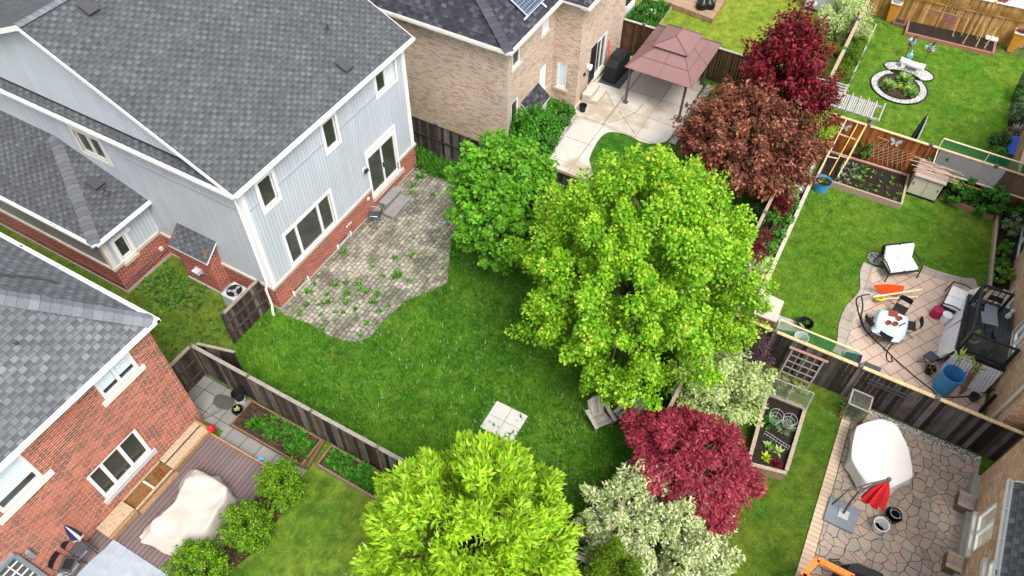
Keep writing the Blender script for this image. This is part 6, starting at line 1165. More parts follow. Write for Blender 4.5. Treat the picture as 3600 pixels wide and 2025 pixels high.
ds = thing('storage_box', 'beige and grey plastic storage box with sticks piled on its lid', 'storage box', (29.25, -4.05, 0)); M['beige'] = m_plain('beige_plastic', S(206,198,180), .6, .06, 3); M['lid'] = m_plain('taupe_lid', S(168,152,146), .6, .08, 3)
g = MB(); g.box(28.78, 29.72, -4.62, -3.46, .06, 1.0); g.build('body', M['beige'], ds, bevel=.02)
for k in range(2): g = MB(); g.box(28.755, 28.778, -4.60+.575*k, -4.05+.575*k, .10, .96); dd = g.build('door', M['beige'], ds, bevel=.005); g = MB(); g.box(28.745, 28.754, -4.55+.98*k, -4.50+.98*k, .55, .70); g.build('hinge', M['dark_grey'], dd)
g = MB(); g.obox((28.68, -4.68, 1.0), (1.08, 0, .12), (0, 1.28, 0), (-.02, 0, .12)); g.build('lid', M['lid'], ds, bevel=.05); MB().box(28.74, 28.80, -4.62, -3.46, .0, .08).build('plinth', M['black'], ds)
for i in range(9):
    rr_ = random.Random(i); g = MB(); g.col = tuple(c*rr_.uniform(.7, 1.1) for c in S(206,172,150)[:3]); x = 28.85+.09*i; z = 1.17+.012*i+.02*(i % 3); g.bar((x, -3.2+rr_.uniform(-.2, .2), z), (x+rr_.uniform(-.3, .3), -4.9+rr_.uniform(-.4, .2), z+.03), .025, .025); tag(g.build('stick', M['woodh']), 'thin pale stick piled on the lid of the storage box', 'stick', 'sticks on the storage box')
bed('low berry bed with old timber edging against the reddish fence', [(29.70, -4.75), (29.05, -4.75), (28.85, -6.9), (29.75, -6.9)], .22, .10, (150,126,100), 'soil')
bush('berry_bush', 'leafy green berry bush, nearer the storage box', 'bush', (29.35, -5.35, 0), (.5, .65, .75), 2300, C_DK+C_GREEN, .15, .11, 103, 'berry bushes on the reddish fence', 26); bush('berry_bush', 'leafy green berry bush, farther from the storage box', 'bush', (29.3, -6.55, 0), (.5, .6, .75), 2300, C_DK+C_GREEN, .15, .11, 104, 'berry bushes on the reddish fence', 26)
bush('vine', 'bright vine tangled over the back of the storage box', 'plant', (29.72, -4.3, .9), (.2, .6, .35), 900, C_GREEN, .12, .08, 105, None, 14)
s = screen('long pale timber frame with netting above the storage box and berry bushes', 29.95, -3.85, -9.2, 1.82, 2.28, .0, 'green_net', (226,214,180), 3); g = MB(); g.face([(29.4, -3.95, 1.12), (29.4, -9.2, 1.12), (29.93, -9.2, 1.80), (29.93, -3.95, 1.80)]); g.build('clear_sheet', M['glass_clear'], s); g = MB(); g.col = S(226,220,196)[:3]; g.bar((29.4, -3.95, 1.12), (29.4, -9.2, 1.12), .04, .04); g.build('frame', M['woodh'], s); g = MB(); g.col = S(226,220,196)[:3]; g.bar((29.4, -3.95, 1.12), (29.93, -3.85, 1.82), .035, .035); g.build('frame', M['woodh'], s)
for i, (y0, y1, z) in enumerate(((-5.2, -6.1, 1.0), (-6.1, -7.0, 1.0))): g = MB(); g.col = S(214,140,90)[:3]; g.bar((29.25, y0, z), (29.25, y1, z-.02), .025, .025); tag(g.build('cane', M['woodh']), 'thin orange cane laid over the berry bushes', 'cane', 'canes over the berry bushes')
sheet('soil_strip', rect(25.0, 29.8, -8, -7.25), .012, M['soil'])
hb = thing('timber_edging', 'weathered timber edging along the bed by the brown brick wall', 'edging', (27, -7.2, 0)); g = MB(); g.col = S(176,156,134)[:3]; g.obox((24.9, -7.35, 0), (4.2, .28, 0), (0, .10, 0), (0, 0, .22)); g.build('sleeper', M['woodh'], hb)
for i, (x, y, rd) in enumerate(((28.5, -7.55, .45), (27.1, -7.5, .35), (26.2, -7.5, .32), (25.6, -7.6, .42), (29.2, -7.7, .5))): bush('bed_plant', ['spreading grey green plant at the far corner of the wall bed', 'small fern like plant in the wall bed, between the two windows', 'low green plant in the wall bed near the deck', 'yellow green tall plant beside the deck railing', 'leafy plant in the far corner against the wall'][i], 'plant', (x, y, 0), (rd, rd*.7, rd), 900, [C_GREYG, C_GREEN, C_GREEN, C_GREEN+[S(190,190,80)], C_DK+C_GREEN][i], .12, .05, 110+i, 'plants in the wall bed', 14)
# brick barbecue
bk = thing('brick_barbecue', 'brick barbecue block with a curved concrete top and a steel cap', 'barbecue', (19.0, -.2, 0)); g = MB(); g.prism([(18.5, -.62), (19.42, -.58), (19.42, .24), (18.5, .16)], 0, .92); g.build('brick_base', M['brick_red'], bk); g = MB(); tpz = [at('D4', 615, 110, 1.0), at('D4', 770, 140, 1.0), at('D4', 930, 215, 1.0), at('D4', 865, 400, 1.0), at('D4', 835, 480, 1.0), at('D4', 540, 370, 1.0)]; g.prism([(p.x, p.y) for p in tpz], .925, 1.0); g.build('top', M['stone'], bk, bevel=.02); g = MB(); q = at('D4', 722, 278, 1.0); g.lathe([(.13, 0), (.13, .02), (0, .045)], 9, q); g.build('cap', M['light_grey'], bk)
g = MB(); g.tube([at('D4', 850, 430, .9), at('D4', 860, 470, .6), at('D4', 850, 560, .05)], .03, 6); tag(g.build('drain_pipe', M['white']), 'thin white pipe at the side of the brick barbecue', 'pipe')
pot('dark square planter box of leaf litter on the lawn edge', (19.62, -1.62, 0), .27, .28, 'black', 'mulch', name='planter_box', plantpal=C_GREEN, pn=5, ph=.2, seed=8); pot('white pot of dark soil behind the green netting', (18.86, -1.66, 0), .24, .34, 'white', 'soil'); hz_ = thing('hose_coil', 'coiled teal hose behind the green netting by the brick barbecue', 'hose', (18.6, -.95, .05)); g = MB()
for k in range(4): g.tube([(18.6+(.25-.03*k)*math.cos(a), -.95+(.25-.03*k)*math.sin(a), .06+.05*k) for a in np.linspace(0, 6.2, 16)], .025, 5)
g.build('coil', m_plain('teal_hose', S(30,120,130), .5, .1, 5), hz_)
# patio things
def sofa(label, c, ang, seat_w, tilt, group, bare=False):
    t = thing('garden_sofa', label, 'sofa', (c[0], c[1], .03), ang, group); w = seat_w/2       # faces local -Y
    for k in (-1, 1): g = MB(); g.obox((min(0, k*w)+.01, -.33, .36), (w-.02, 0, 0), (0, .62, .03), (0, 0, .13)); g.build('seat_cushion', M['floral'], t, False, bevel=.05)
    for k in (-1, 1): g = MB(); q = g.obox((min(0, k*w)+.01, .22, .50), (w-.02, 0, tilt*k), (0, .22, .52), (0, .13, -.04)); g.build('back_cushion', M['floral'], t, False, bevel=.05)
    g = MB(); g.obox((-w-.04, -.36, .31), (2*w+.08, 0, 0), (0, .70, 0), (0, 0, .04)); g.build('seat_frame', M['black_metal'], t, False); g = MB(); g.obox((-w, .50, .40), (2*w, 0, 0), (0, .16, .50), (0, .03, 0)); g.build('back_frame', M['black_metal'], t, False)
    for k in (-1, 1): g = MB(); g.tube([(k*(w+.07), -.42, 0), (k*(w+.07), -.36, .58), (k*(w+.07), .0, .66), (k*(w+.07), .52, .60)], .028, 6); g.build('armrest', M['black_metal'], t, False); g = MB(); g.tube([(k*(w+.05), .62, 0), (k*(w+.05), .48, .58)], .025, 6); g.build('leg', M['black_metal'], t, False)
    return t
t = NT('floral_cushion'); col = t.ramp(t.noise(t.ob(), 7.0, 5.0, .7, 1.5), [(.40, S(248,246,246)), (.60, S(246,244,244)), (.66, S(196,186,184)), (.74, S(240,238,238))]); M['floral'] = t.fin(col, .9, .1)
sofa('white cushioned black garden sofa at the patio edge beside the lawn', (24.02, -4.02), R(-52), 1.18, .0, 'white cushioned garden sofas'); sofa('white cushioned garden sofa pushed against the deck railing and the white panels', (23.3, -6.2), R(172), 1.15, .03, 'white cushioned garden sofas')
sheet('pebble_circle', [(24.32+.36*math.cos(a), -3.2+.33*math.sin(a)) for a in np.linspace(0, 6.28, 20)[:-1]], .045, M['gravel'])
wbr = thing('wheelbarrow', 'orange wheelbarrow lying on its side with a yellow tyre', 'wheelbarrow', (22.4, -3.8, .03)); g = MB(); a0, a1 = at('B3', 650, 370, .55), at('B3', 915, 385, .45); a2, a3 = at('B3', 850, 462, .12), at('B3', 705, 430, .25); i0, i1 = at('B3', 700, 362, .50), at('B3', 880, 372, .48); i2, i3 = at('B3', 840, 420, .40), at('B3', 740, 440, .12)
rim = [at('B3', 645, 368, .55), at('B3', 780, 358, .58), at('B3', 918, 375, .50), at('B3', 905, 425, .28), at('B3', 850, 465, .06), at('B3', 760, 455, .06), at('B3', 690, 415, .25)]; ctr = at('B3', 790, 415, .22)
bot = [p.lerp(ctr, .55)+Vector((-.10, .16, .06)) for p in rim]
for i in range(len(rim)): j = (i+1) % len(rim); g.face([rim[i], rim[j], bot[j], bot[i]])
g.face(bot[::-1]); g.build('tray', M['orange'], wbr); wh = at('B3', 706, 485, .19); g = MB(); th = np.linspace(0, 2*math.pi, 17)[:-1]; ax = Vector((.5, .3, .8)).normalized(); e1 = ax.orthogonal().normalized(); e2 = ax.cross(e1); ringp = [wh+(e1*math.cos(a)+e2*math.sin(a))*.145 for a in th]; g.tube(ringp+[ringp[0], ringp[1]], .055, 8, cap=False); wt = g.build('tyre', M['yellow'], wbr, smooth=True); g = MB(); g.tube([wh-ax*.03, wh+ax*.03], .085, 12); g.build('rim', M['black'], wt)
for i, (a, b2, z0, z1) in enumerate((((650, 468), (1070, 405), .45, .50), ((665, 492), (1030, 467), .18, .12))): g = MB(); g.col = S(232,214,180)[:3]; g.bar(at('B3', *a, z0), at('B3', *b2, z1), .06, .04); g.build('handle', M['woodh'], wbr)
for a, b2 in (((850, 460), (880, 500)), ((880, 445), (865, 510)), ((790, 500), (835, 530))): g = MB(); g.tube([at('B3', *a, .2), at('B3', *b2, .03)], .014, 5); g.build('leg', M['black_metal'], wbr)
tbc = [at('B3', 720, 575, .74), at('B3', 945, 640, .74), at('B3', 890, 790, .74), at('B3', 690, 725, .74)]; tc = sum(tbc, Vector())/4
tbl = thing('garden_table', 'square folding table on the peach slabs under a pale blue cloth', 'table', (tc.x, tc.y, .03)); g = MB(); q = [p.lerp(tc, .04) for p in tbc]; g.prism([(p.x, p.y) for p in q], .70, .73); g.build('tabletop', M['light_grey'], tbl)
for p in q: pp = p.lerp(tc, .1); g = MB(); g.tube([(pp.x, pp.y, .03), (pp.x, pp.y, .70)], .015, 6); g.build('leg', M['black_metal'], tbl)
t = NT('blue_white_cloth'); col = t.ramp(t.noise(t.pos(), 3.2, 4.0, .6, .8), [(.42, S(244,248,250)), (.52, S(214,236,244)), (.62, S(160,218,232))]); M['cloth'] = t.fin(col, .85, .1)
bt = [p+(p-tc)*.12 for p in tbc]; bt2 = [p+(p-tc)*.22 for p in tbc]; drape('tablecloth', 'pale blue and white cloth draped over the folding table', 'tablecloth', tbc, bt2, .742, [.52, .58, .40, .52], M['cloth'], 8, sag=.0, folds=5, amp=.03, cz=0)
for lab, (px_, py_), face in (('black folding chair tucked at the lawn side of the blue clothed table', (645, 690), (690+40, 660)), ('black folding chair at the blue clothed table, toward the wheelbarrow', (880, 575), (830, 660)), ('black folding chair at the blue clothed table, nearest the dark fence', (760, 800), (815, 720)), ('black folding chair at the blue clothed table, toward the black deck', (960, 715), (850, 690))):
    q = at('B3', px_, py_, .45); f = at('B3', *face, .45)-q; folding_chair(lab, (q.x, q.y, .03), math.atan2(f.y, f.x)+math.pi/2, 'black folding chairs round the table', 'black')
g = MB(); tq = [at('B3', 785, 578, .76), at('B3', 862, 590, .76), at('B3', 860, 640, .76), at('B3', 780, 630, .76)]; g.prism([(p.x, p.y) for p in tq], .75, .775)
for i in range(6):
    for j in range(4): p = tq[0].lerp(tq[1], (i+.5)/6).lerp(tq[3].lerp(tq[2], (i+.5)/6), (j+.5)/4); g.disc(.022, (p.x, p.y, .7765), 8, 1)
tag(g.build('seed_tray', [M['terracotta'], M['soil']]), 'reddish brown seed tray full of cells on the blue cloth', 'seed tray')
for lab, x, y in (('small terracotta pot on the blue cloth next to the seed tray', 872, 655), ('small terracotta pot on the blue cloth, nearest the lawn', 780, 690), ('small terracotta pot on the blue cloth, between the other two pots and the trowel', 838, 700)): q = at('B3', x, y, .80); pot(lab, (q.x, q.y, .748), .075, .12, 'terracotta', 'soil', group='terracotta pots on the blue cloth')
g = MB(); g.bar(at('B3', 870, 715, .76), at('B3', 930, 688, .76), .05, .012); tag(g.build('trowel', M['dark_grey']), 'grey trowel lying on the blue cloth beside the pots', 'trowel')
for lab, c, z, mt, rr_ in (('crimson plastic bucket upside down by the white sofa', (22.55, -5.72), .38, 'maroon', .18), ('white plastic bucket with a lid beside the crimson bucket', (22.42, -6.05), .38, 'white', .165)):
    t = thing('bucket', lab, 'bucket', (c[0], c[1], .03)); g = MB(); g.lathe([(rr_*1.1, 0), (rr_*1.1, .02), (rr_, z), (rr_*.9, z+.005), (0, z)] if mt == 'maroon' else [(rr_*.88, 0), (rr_, z), (rr_*1.06, z), (rr_*1.06, z+.03), (rr_*.9, z+.03), (0, z+.025)], 18); g.build('body', M[mt], t, False); g = MB(); g.tube([(rr_*math.cos(a), rr_*math.sin(a)*.3-rr_*.9, z*.55-.08*math.sin(a)) for a in np.linspace(0, 3.14, 7)], .006, 4); g.build('handle', M['light_grey'], t, False)
hs_ = thing('hose', 'long black hose winding over the peach slabs', 'hose', (20.5, -4, .04)); g = MB(); hp = smooth_poly(ats('B3', [(620, 455), (560, 462), (505, 495), (520, 590), (560, 720), (640, 820), (750, 920), (830, 1000), (1000, 1150), (1160, 1275)]), 5); g.tube([(p.x, p.y, .055) for p in hp], .022, 6); g.build('tube', M['black'], hs_); g = MB(); hp = smooth_poly(ats('B3', [(550, 475), (560, 560), (545, 640), (565, 725)]), 5); g.tube([(p.x, p.y, .06) for p in hp], .02, 6); hp = smooth_poly(ats('B3', [(905, 790), (890, 850), (800, 890), (760, 960), (770, 1015), (810, 1025), (800, 985)]), 5); g.tube([(p.x, p.y, .06) for p in hp], .018, 6); g.build('loop', M['black'], hs_)
hp = smooth_poly(ats('D2', [(60, 1120), (140, 1185), (330, 1190), (470, 1165), (560, 1145)], .1), 4); g = MB(); g.tube([(p.x, p.y, .06) for p in hp], .022, 6); g.build('tube', M['black'], hs_)
bxx = thing('crate', 'blue plastic crate of soil beside the dark fence', 'crate', (18.98, -3.5, .03)); g = MB(); c4 = [at('B3', 420, 935, .22), at('B3', 560, 965, .22), at('B3', 545, 1020, .22), at('B3', 415, 1000, .22)]; cc = sum(c4, Vector())/4; g.prism([(p.x, p.y) for p in [q.lerp(cc, .12) for q in c4]], .03, .06)
for i in range(4): a, b2 = c4[i], c4[(i+1) % 4]; a1, b1 = a.lerp(cc, .12), b2.lerp(cc, .12); g.face([(a1.x, a1.y, .03), (b1.x, b1.y, .03), (b2.x, b2.y, .24), (a.x, a.y, .24)][::-1]); g.face([(a1.x, a1.y, .04), (b1.x, b1.y, .04), (b2.x, b2.y, .241), (a.x, a.y, .241)])
g.build('box', M['blue_dark'], bxx); g = MB(); g.face([(p.x, p.y, .17) for p in [q.lerp(cc, .08) for q in c4]][::-1]); g.build('soil', M['mulch'], bxx)
g = MB(); q = at('B3', 640, 1065, .1); g.obox(q-Vector((.05, .3, .07)), (.16, 0, .1), (0, .55, 0), (-.02, 0, .03)); tag(g.build('tray', M['dark_grey'], bevel=.01), 'dark grey tray lying just behind the dark fence', 'tray')
kb = pot('blue plastic barrel planter full of soil by the dark fence and white panels', (19.40, -6.52, .03), .36, .92, 'blue', 'soil', name='barrel_planter', cat='planter', taper=.9, rim=.012)
for lab, dx, dy, h, sd in (('palm like plant in the blue barrel, nearest the patio', -.05, .14, .8, 1), ('palm like plant in the blue barrel, middle one', .08, .0, .7, 2), ('palm like plant in the blue barrel, nearest the wall', -.05, -.18, .6, 3)):
    q = Vector((19.40+dx, -6.52+dy, .90)); e = q+Vector((.10, .05-.28*(sd == 3), h)); t = thing('potted_palm', lab, 'plant', tuple(q), 0, 'palms in the blue barrel'); g = MB(); g.tube([q, q.lerp(e, .5)+Vector((.03, 0, 0)), e], .013, 5); g.build('stem', M['bark'], t); rr_ = np.random.default_rng(sd); V, F_, c = tuft(tuple(e), 16, .36, 1.15, [S(150,180,80), S(120,160,70), S(180,190,100)], rr_, .06); mesh_np('frond', V, F_, M['leaf'], t, c)
folding_chair('black folding chair beside the blue barrel and the white panels', (20.15, -5.85, .03), R(150), 'black folding chairs by the barrel', 'dark_grey'); pot('black pot with a dry plant under the lone folding chair', (19.82, -5.98, .03), .16, .26, 'black', 'mulch', plantpal=[S(150,130,70)], pn=6, ph=.2, seed=3)
# deck with skirting panels
ddk = thing('raised_deck', 'raised black deck with railings against the brown brick wall', 'deck', (21.6, -7.2, 0)); MB().box(20.38, 23.2, -7.95, -6.42, .94, 1.02).build('floor', M['dark_deck'], ddk); g = MB(); g.box(20.34, 20.378, -8.0, -6.38, .86, 1.03); g.box(20.34, 23.2, -6.418, -6.38, .86, 1.03); g.build('fascia', M['black_metal'], ddk)
def railing(a, b_, glass, n=9):
    a, b_ = Vector(a), Vector(b_); d = b_-a; Z = Vector((0, 0, 1)); rl = MB(); rl.bar(a+Z*.98, b_+Z*.98, .08, .05); o = rl.build('railing', M['black_metal'], ddk); rl = MB(); rl.bar(a+Z*.08, b_+Z*.08, .04, .05); rl.build('bottom_rail', M['black_metal'], o)
    if glass: g = MB(); g.face([a+Z*.12, b_+Z*.12, b_+Z*.94, a+Z*.94]); g.build('pane', M['glass_clear'], o)
    else:
        g = MB()
        for k in range(1, n): p = a.lerp(b_, k/n); g.bar(p+Z*.10, p+Z*.96, .03, .03, up=(1, 0, 0))
        g.build('balusters', M['black_metal'], o)
    for p in (a, b_): g = MB(); g.box(p.x-.045, p.x+.045, p.y-.045, p.y+.045, p.z, p.z+1.02); g.build('post', M['black_metal'], o)
railing((20.45, -6.48, 1.02), (20.45, -7.90, 1.02), True); railing((20.56, -6.48, 1.02), (22.75, -6.48, 1.02), False, 11); railing((22.85, -6.55, 1.02), (22.85, -7.45, 1.02), False, 5)
M['panel_white'] = m_plain('white_sheet', S(240,240,244), .5, .05, 2); t = NT('corrugated_white'); u_, v_, _z = t.sep(t.uv()); w_ = t.math('SINE', t.math('MULTIPLY', u_, 60.0)); t.bump(w_, .7, .02); M['corr'] = t.fin(t.ramp(t.noise(t.uv(), 2.0, 4.0), [(.3, S(214,212,220)), (.7, S(244,242,246))]), .5, .3)
sk = thing('skirting', 'white sheets leaning against the patio side of the black deck', 'panel', (21.8, -6.2, 0)); g = MB(); g.obox((21.95, -6.15, .03), (1.7, -.15, 0), (0, -.22, .88), (0, .015, .004)); g.build('sheet', M['panel_white'], sk); g = MB(); g.obox((20.42, -6.12, .03), (1.5, -.03, 0), (0, -.25, .86), (0, .015, .004)); g.build('sheet', M['panel_white'], sk)
ck = thing('corrugated_sheet', 'white corrugated sheets leaning against the fence side of the black deck', 'panel', (20.0, -7, 0)); g = MB(); g.face([(19.88, -6.18, .04), (20.32, -6.40, .90), (20.32, -7.20, .90), (19.82, -7.22, .04)][::-1]); g.build('sheet', M['corr'], ck); g = MB(); g.face([(19.80, -7.28, .04), (20.32, -7.26, .90), (20.32, -7.98, .90), (19.72, -7.75, .04)][::-1]); g.build('sheet', M['corr'], ck)
for i in range(4): g = MB(); g.col = S(140,104,80)[:3]; g.bar((19.45+.05*i, -7.10-.03*i, .05), (20.25, -7.12-.05*i, .95), .07, .03); tag(g.build('plank', M['woodh']), 'brown plank leaning between the blue barrel and the corrugated sheet', 'plank', 'planks leaning on the deck')
fcx = thing('bistro_table', 'small grey square bistro table on the black deck', 'table', (21.65, -6.98, 1.02), R(12)); g = MB(); g.obox((-.26, -.26, .68), (.52, 0, 0), (0, .52, 0), (0, 0, .025)); g.build('tabletop', M['grey'], fcx, False)
for s_ in (-1, 1): g = MB(); g.tube([(s_*.2, -.2, 0), (s_*.2, .2, .67)], .012, 5); g.build('leg', M['black_metal'], fcx, False); g = MB(); g.tube([(s_*.17, .2, 0), (s_*.17, -.2, .67)], .012, 5); g.build('leg', M['black_metal'], fcx, False)
folding_chair('grey slatted bistro chair behind the bistro table on the black deck', (22.35, -7.05, 1.02), R(-85), 'chairs on the black deck', 'grey'); folding_chair('dark bistro chair by the glass railing of the black deck', (20.95, -7.45, 1.02), R(20), 'chairs on the black deck', 'dark_grey')
pot('brown pot with a yellow green plant on a stool in the deck corner', (20.85, -6.72, 1.36), .16, .20, 'terracotta', 'soil', plantpal=[S(160,200,50), S(120,170,40)], pn=36, ph=.24, seed=12); stl = thing('stool', 'small round pale stool under the brown pot on the deck', 'stool', (20.85, -6.72, 1.02)); g = MB(); g.lathe([(0, .30), (.2, .30), (.2, .33), (0, .33)], 16); g.build('seat', M['light_grey'], stl, False)
for k in range(3): a = k*2.094; g = MB(); g.tube([(.2*math.cos(a), .2*math.sin(a), 0), (.1*math.cos(a), .1*math.sin(a), .30)], .012, 5); g.build('leg', M['black_metal'], stl, False)
fg = thing('figurine', 'small pink and white figurine by the door on the black deck', 'ornament', (22.75, -7.75, 1.02)); g = MB(); g.lathe([(.08, 0), (.09, .1), (.05, .24), (.03, .28), (.06, .34), (.05, .42), (0, .45)], 10); g.build('body', M['floral'], fg, False, smooth=True)
for k, (pts, z) in enumerate((([(480, 1165), (560, 1145), (600, 1130), (632, 1150), (620, 1190), (560, 1240), (490, 1275)], .35),)):
    g = MB(); g.tube([at('D2', *p, z) for p in pts], .022, 6); tag(g.build('hose', M['black'], smooth=True), 'short black hose looping off the brick wall behind the dark fence', 'hose')
pot('small mottled stone pot between the dark fence and the brown brick wall', tuple(at('D2', 405, 1215, .03)), .15, .24, 'dark_grey', 'pebble_white')
g = MB(); q = at('D2', 470, 1320, .03); g.box(q.x-.05, q.x+.05, q.y-.05, q.y+.05, .03, 1.1); tag(g.build('post', M['black']), 'black post standing just behind the tall dark fence', 'post')
g = MB(); q = at('B1', 1985, 400, .19); g.box(q.x-.16, q.x+.16, q.y-.3, q.y+.3, .19, .30); tag(g.build('tray', M['white'], bevel=.02), 'white tray at the right end of the long corner bed', 'tray')
nd = thing('deck', 'pale grey neighbouring deck beyond the honey coloured fence', 'deck', (45, -5, 0)); g = MB()
for k in range(14): g.col = S(214,210,206)[:3]; g.box(43.6+.3*k, 43.6+.3*k+.28, -9, -2.6, .30, .34)
g.build('boards', M['woodh'], nd); MB().box(43.6, 47.8, -9, -2.6, .02, .295).build('base', M['stone'], nd)
for i, y in enumerate((-4.6, -6.4)): bush('red_shrub', ['red leafed shrub beyond the honey fence, left one', 'red leafed shrub beyond the honey fence, right one'][i], 'shrub', (44.6, y, .3), (.6, .7, 1.0), 1500, [S(190,60,70), S(150,40,50), S(210,110,110)], .16, .06, 140+i, 'red shrubs beyond the honey fence', 20)
# ================================================================ the flagstone garden
RB = [Vector((13.02, -1.5, 0)), Vector((15.88, -1.24, 0)), Vector((15.95, -2.58, 0)), Vector((13.3, -2.68, 0))]
rbd = thing('raised_bed', 'raised timber vegetable bed with wire guards beside the red maple', 'raised bed', (14.5, -2, 0)); cR = sum(RB, Vector())/4
for i in range(4):
    a, b2 = RB[i], RB[(i+1) % 4]; u = (b2-a).normalized(); n = Vector((u.y, -u.x, 0)); n = n if n.dot(cR-a) > 0 else -n; g = MB(); g.col = S(170,150,128)[:3]
    for k in range(3): g.col = tuple(c*random.uniform(.8, 1.1) for c in S(140,122,102)[:3]); g.obox(a+Vector((0, 0, .02+.165*k)), u*((b2-a).length-.045*(1)), n*.045, Vector((0, 0, .155)))
    g.build('side_board', M['woodh'], rbd); g = MB(); g.col = S(166,150,130)[:3]; g.obox(a-n*.03+Vector((0, 0, .505)), u*((b2-a).length-.12), n*.12, Vector((0, 0, .03))); g.build('rim', M['woodh'], rbd)
g = MB(); g.face([(p.x, p.y, .36) for p in [q.lerp(cR, .04) for q in RB]][::-1]); g.build('soil', M['soil'], rbd)
gp = [at('C5', 1985, 160, .54), at('C5', 2185, 235, .54), at('C5', 2185, 165, 1.25), at('C5', 2055, 105, 1.25)]; a, b2 = RB[1]+Vector((-.1, 0, .54)), RB[2]+Vector((-.1, 0, .54)); gu = [a, b2, b2+Vector((.28, 0, .62)), a+Vector((.28, 0, .62))]
gd = MB(); gd.face(gu); go = gd.build('mesh_guard', M['wire_net'], rbd); g = MB(); g.col = S(150,146,140)[:3]
for i in range(4): g.bar(gu[i], gu[(i+1) % 4], .04, .03)
g.bar(gu[0].lerp(gu[1], .5), gu[3].lerp(gu[2], .5), .03, .03); g.build('guard_frame', M['woodh'], go)
for lab, (x, y), pal, n in (('grey green leafy plant in the raised bed inside a wire hoop', (14.9, -1.72), C_GREEN, 60), ('silvery plant in the raised bed beside the wire hoops', (14.95, -2.2), C_GREYG, 70), ('pale lettuce in the raised bed near the wire fence', (14.05, -1.9), [S(160,200,90), S(190,214,120)], 36), ('small lettuce in the raised bed against the timber side', (14.0, -2.25), [S(150,200,80), S(190,214,120)], 30), ('yellow lettuce at the maple end of the raised bed', (13.6, -1.95), [S(190,214,40)], 34), ('dark red lettuce at the near corner of the raised bed', (13.55, -2.3), C_CRIM, 34)): plant('lettuce' if 'lettuce' in lab else 'leafy_plant', lab, 'plant', (x, y, .36), n, .32 if n > 50 else .2, 1.2, pal, int(x*100), .07)
for q, lab in (((14.95, -1.78), 'white wire hoop ring standing in the raised bed, nearer the maple'), ((15.0, -2.2), 'white wire hoop ring standing in the raised bed, nearer the lawn')):
    g = MB()
    for z, rr_ in ((.55, .16), (.72, .20), (.88, .23)): g.tube([(q[0]+rr_*math.cos(a), q[1]+rr_*math.sin(a), z) for a in np.linspace(0, 6.283, 17)], .006, 4)
    for k in range(3): a = k*2.094; g.tube([(q[0]+.12*math.cos(a), q[1]+.12*math.sin(a), .36), (q[0]+.24*math.cos(a), q[1]+.24*math.sin(a), .92)], .006, 4)
    tag(g.build('plant_hoop', M['light_grey']), lab, 'plant hoop', 'wire hoops in the raised bed')
g = MB()
for k in range(9): x, y = 14.35-.02*k, -1.65-.105*k; g.tube([(x, y, .36), (x+.02, y, .62)], .006, 4)
g.tube([(14.37, -1.65, .62), (14.21, -2.49, .62)], .006, 4); g.tube([(14.36, -1.65, .48), (14.2, -2.49, .48)], .006, 4); tag(g.build('wire_edging', M['light_grey']), 'low white wire edging across the raised bed', 'edging')
cg = thing('plant_cage', 'timber framed wire cage over a plant by the dark fence', 'plant cage', (16.85, -4.0, 0)); x0, x1, y0, y1 = 16.5, 17.12, -4.34, -3.70
for x in (x0, x1):
    for y in (y0, y1): g = MB(); g.col = S(150,100,64)[:3]; g.box(x-.02, x+.02, y-.02, y+.02, 0, .90); g.build('post', M['woodh'], cg)
g = MB(); g.col = S(158,148,136)[:3]
for a, b2 in (((x0, y0), (x1, y0)), ((x1, y0), (x1, y1)), ((x1, y1), (x0, y1)), ((x0, y1), (x0, y0))): g.bar((*a, .92), (*b2, .92), .05, .03)
g.build('frame', M['woodh'], cg); g = MB(); g.col = S(158,148,136)[:3]
for a, b2 in (((x0, y0), (x1, y0)), ((x1, y0), (x1, y1)), ((x1, y1), (x0, y1)), ((x0, y1), (x0, y0))): g.bar((*a, .06), (*b2, .06), .04, .03)
g.build('bottom_frame', M['woodh'], cg); g = MB(); g.face([(x0, y0, .90), (x1, y0, .90), (x1, y1, .90), (x0, y1, .90)]); g.face([(x0, y0, .08), (x1, y0, .08), (x1, y0, .9), (x0, y0, .9)]); g.face([(x0, y0, .08), (x0, y1, .08), (x0, y1, .9), (x0, y0, .9)]); g.build('netting', M['wire_net'], cg); plant('leafy_plant', 'green leafy plant inside the wire plant cage', 'plant', (16.85, -3.98, .03), 80, .7, .6, C_GREEN+C_GREYG, 131, .07)
TC_ = [at('B4', x, y, .76) for x, y in ((1180, 345), (1300, 385), (1385, 550), (1415, 745), (1270, 820), (1100, 790), (985, 620), (1020, 400))]; TB_ = [(p-sum(TC_, Vector())/8)*.98+sum(TC_, Vector())/8 for p in TC_]
TB_ = [at('B4', x, y, .10) for x, y in ((1180, 350), (1305, 395), (1395, 560), (1390, 800), (1280, 880), (1020, 850), (945, 690), (985, 470))]
TB_ = [TC_[i].lerp(Vector((TB_[i].x, TB_[i].y, .76)), .55) for i in range(8)]
drape('table_cover', 'white cover draped over a round table on the flagstones', 'cover', TC_, TB_, .78, .16, M['white_cloth'], 13, sag=.02, folds=8, amp=.05, cz=.01)
ub = thing('cantilever_parasol', 'closed red cantilever parasol on a curved dark arm and grey base', 'parasol', (13.08, -4.62, .03)); g = MB(); bp = [at('B4', 840, 885, .12), at('B4', 1050, 985, .12), at('B4', 995, 1150, .12), at('B4', 790, 1050, .12)]; g.prism([(p.x, p.y) for p in bp], .03, .14); g.build('base', M['grey'], ub, bevel=.05); g = MB(); g.obox((12.92, -4.78, .141), (.30, 0, 0), (0, .30, 0), (0, 0, .03)); g.build('plate', M['light_grey'], ub)
P0_ = at('B4', 930, 1005, .17); tp0 = at('B4', 1250, 770, 2.35); mid = at('B4', 1060, 835, 2.05)
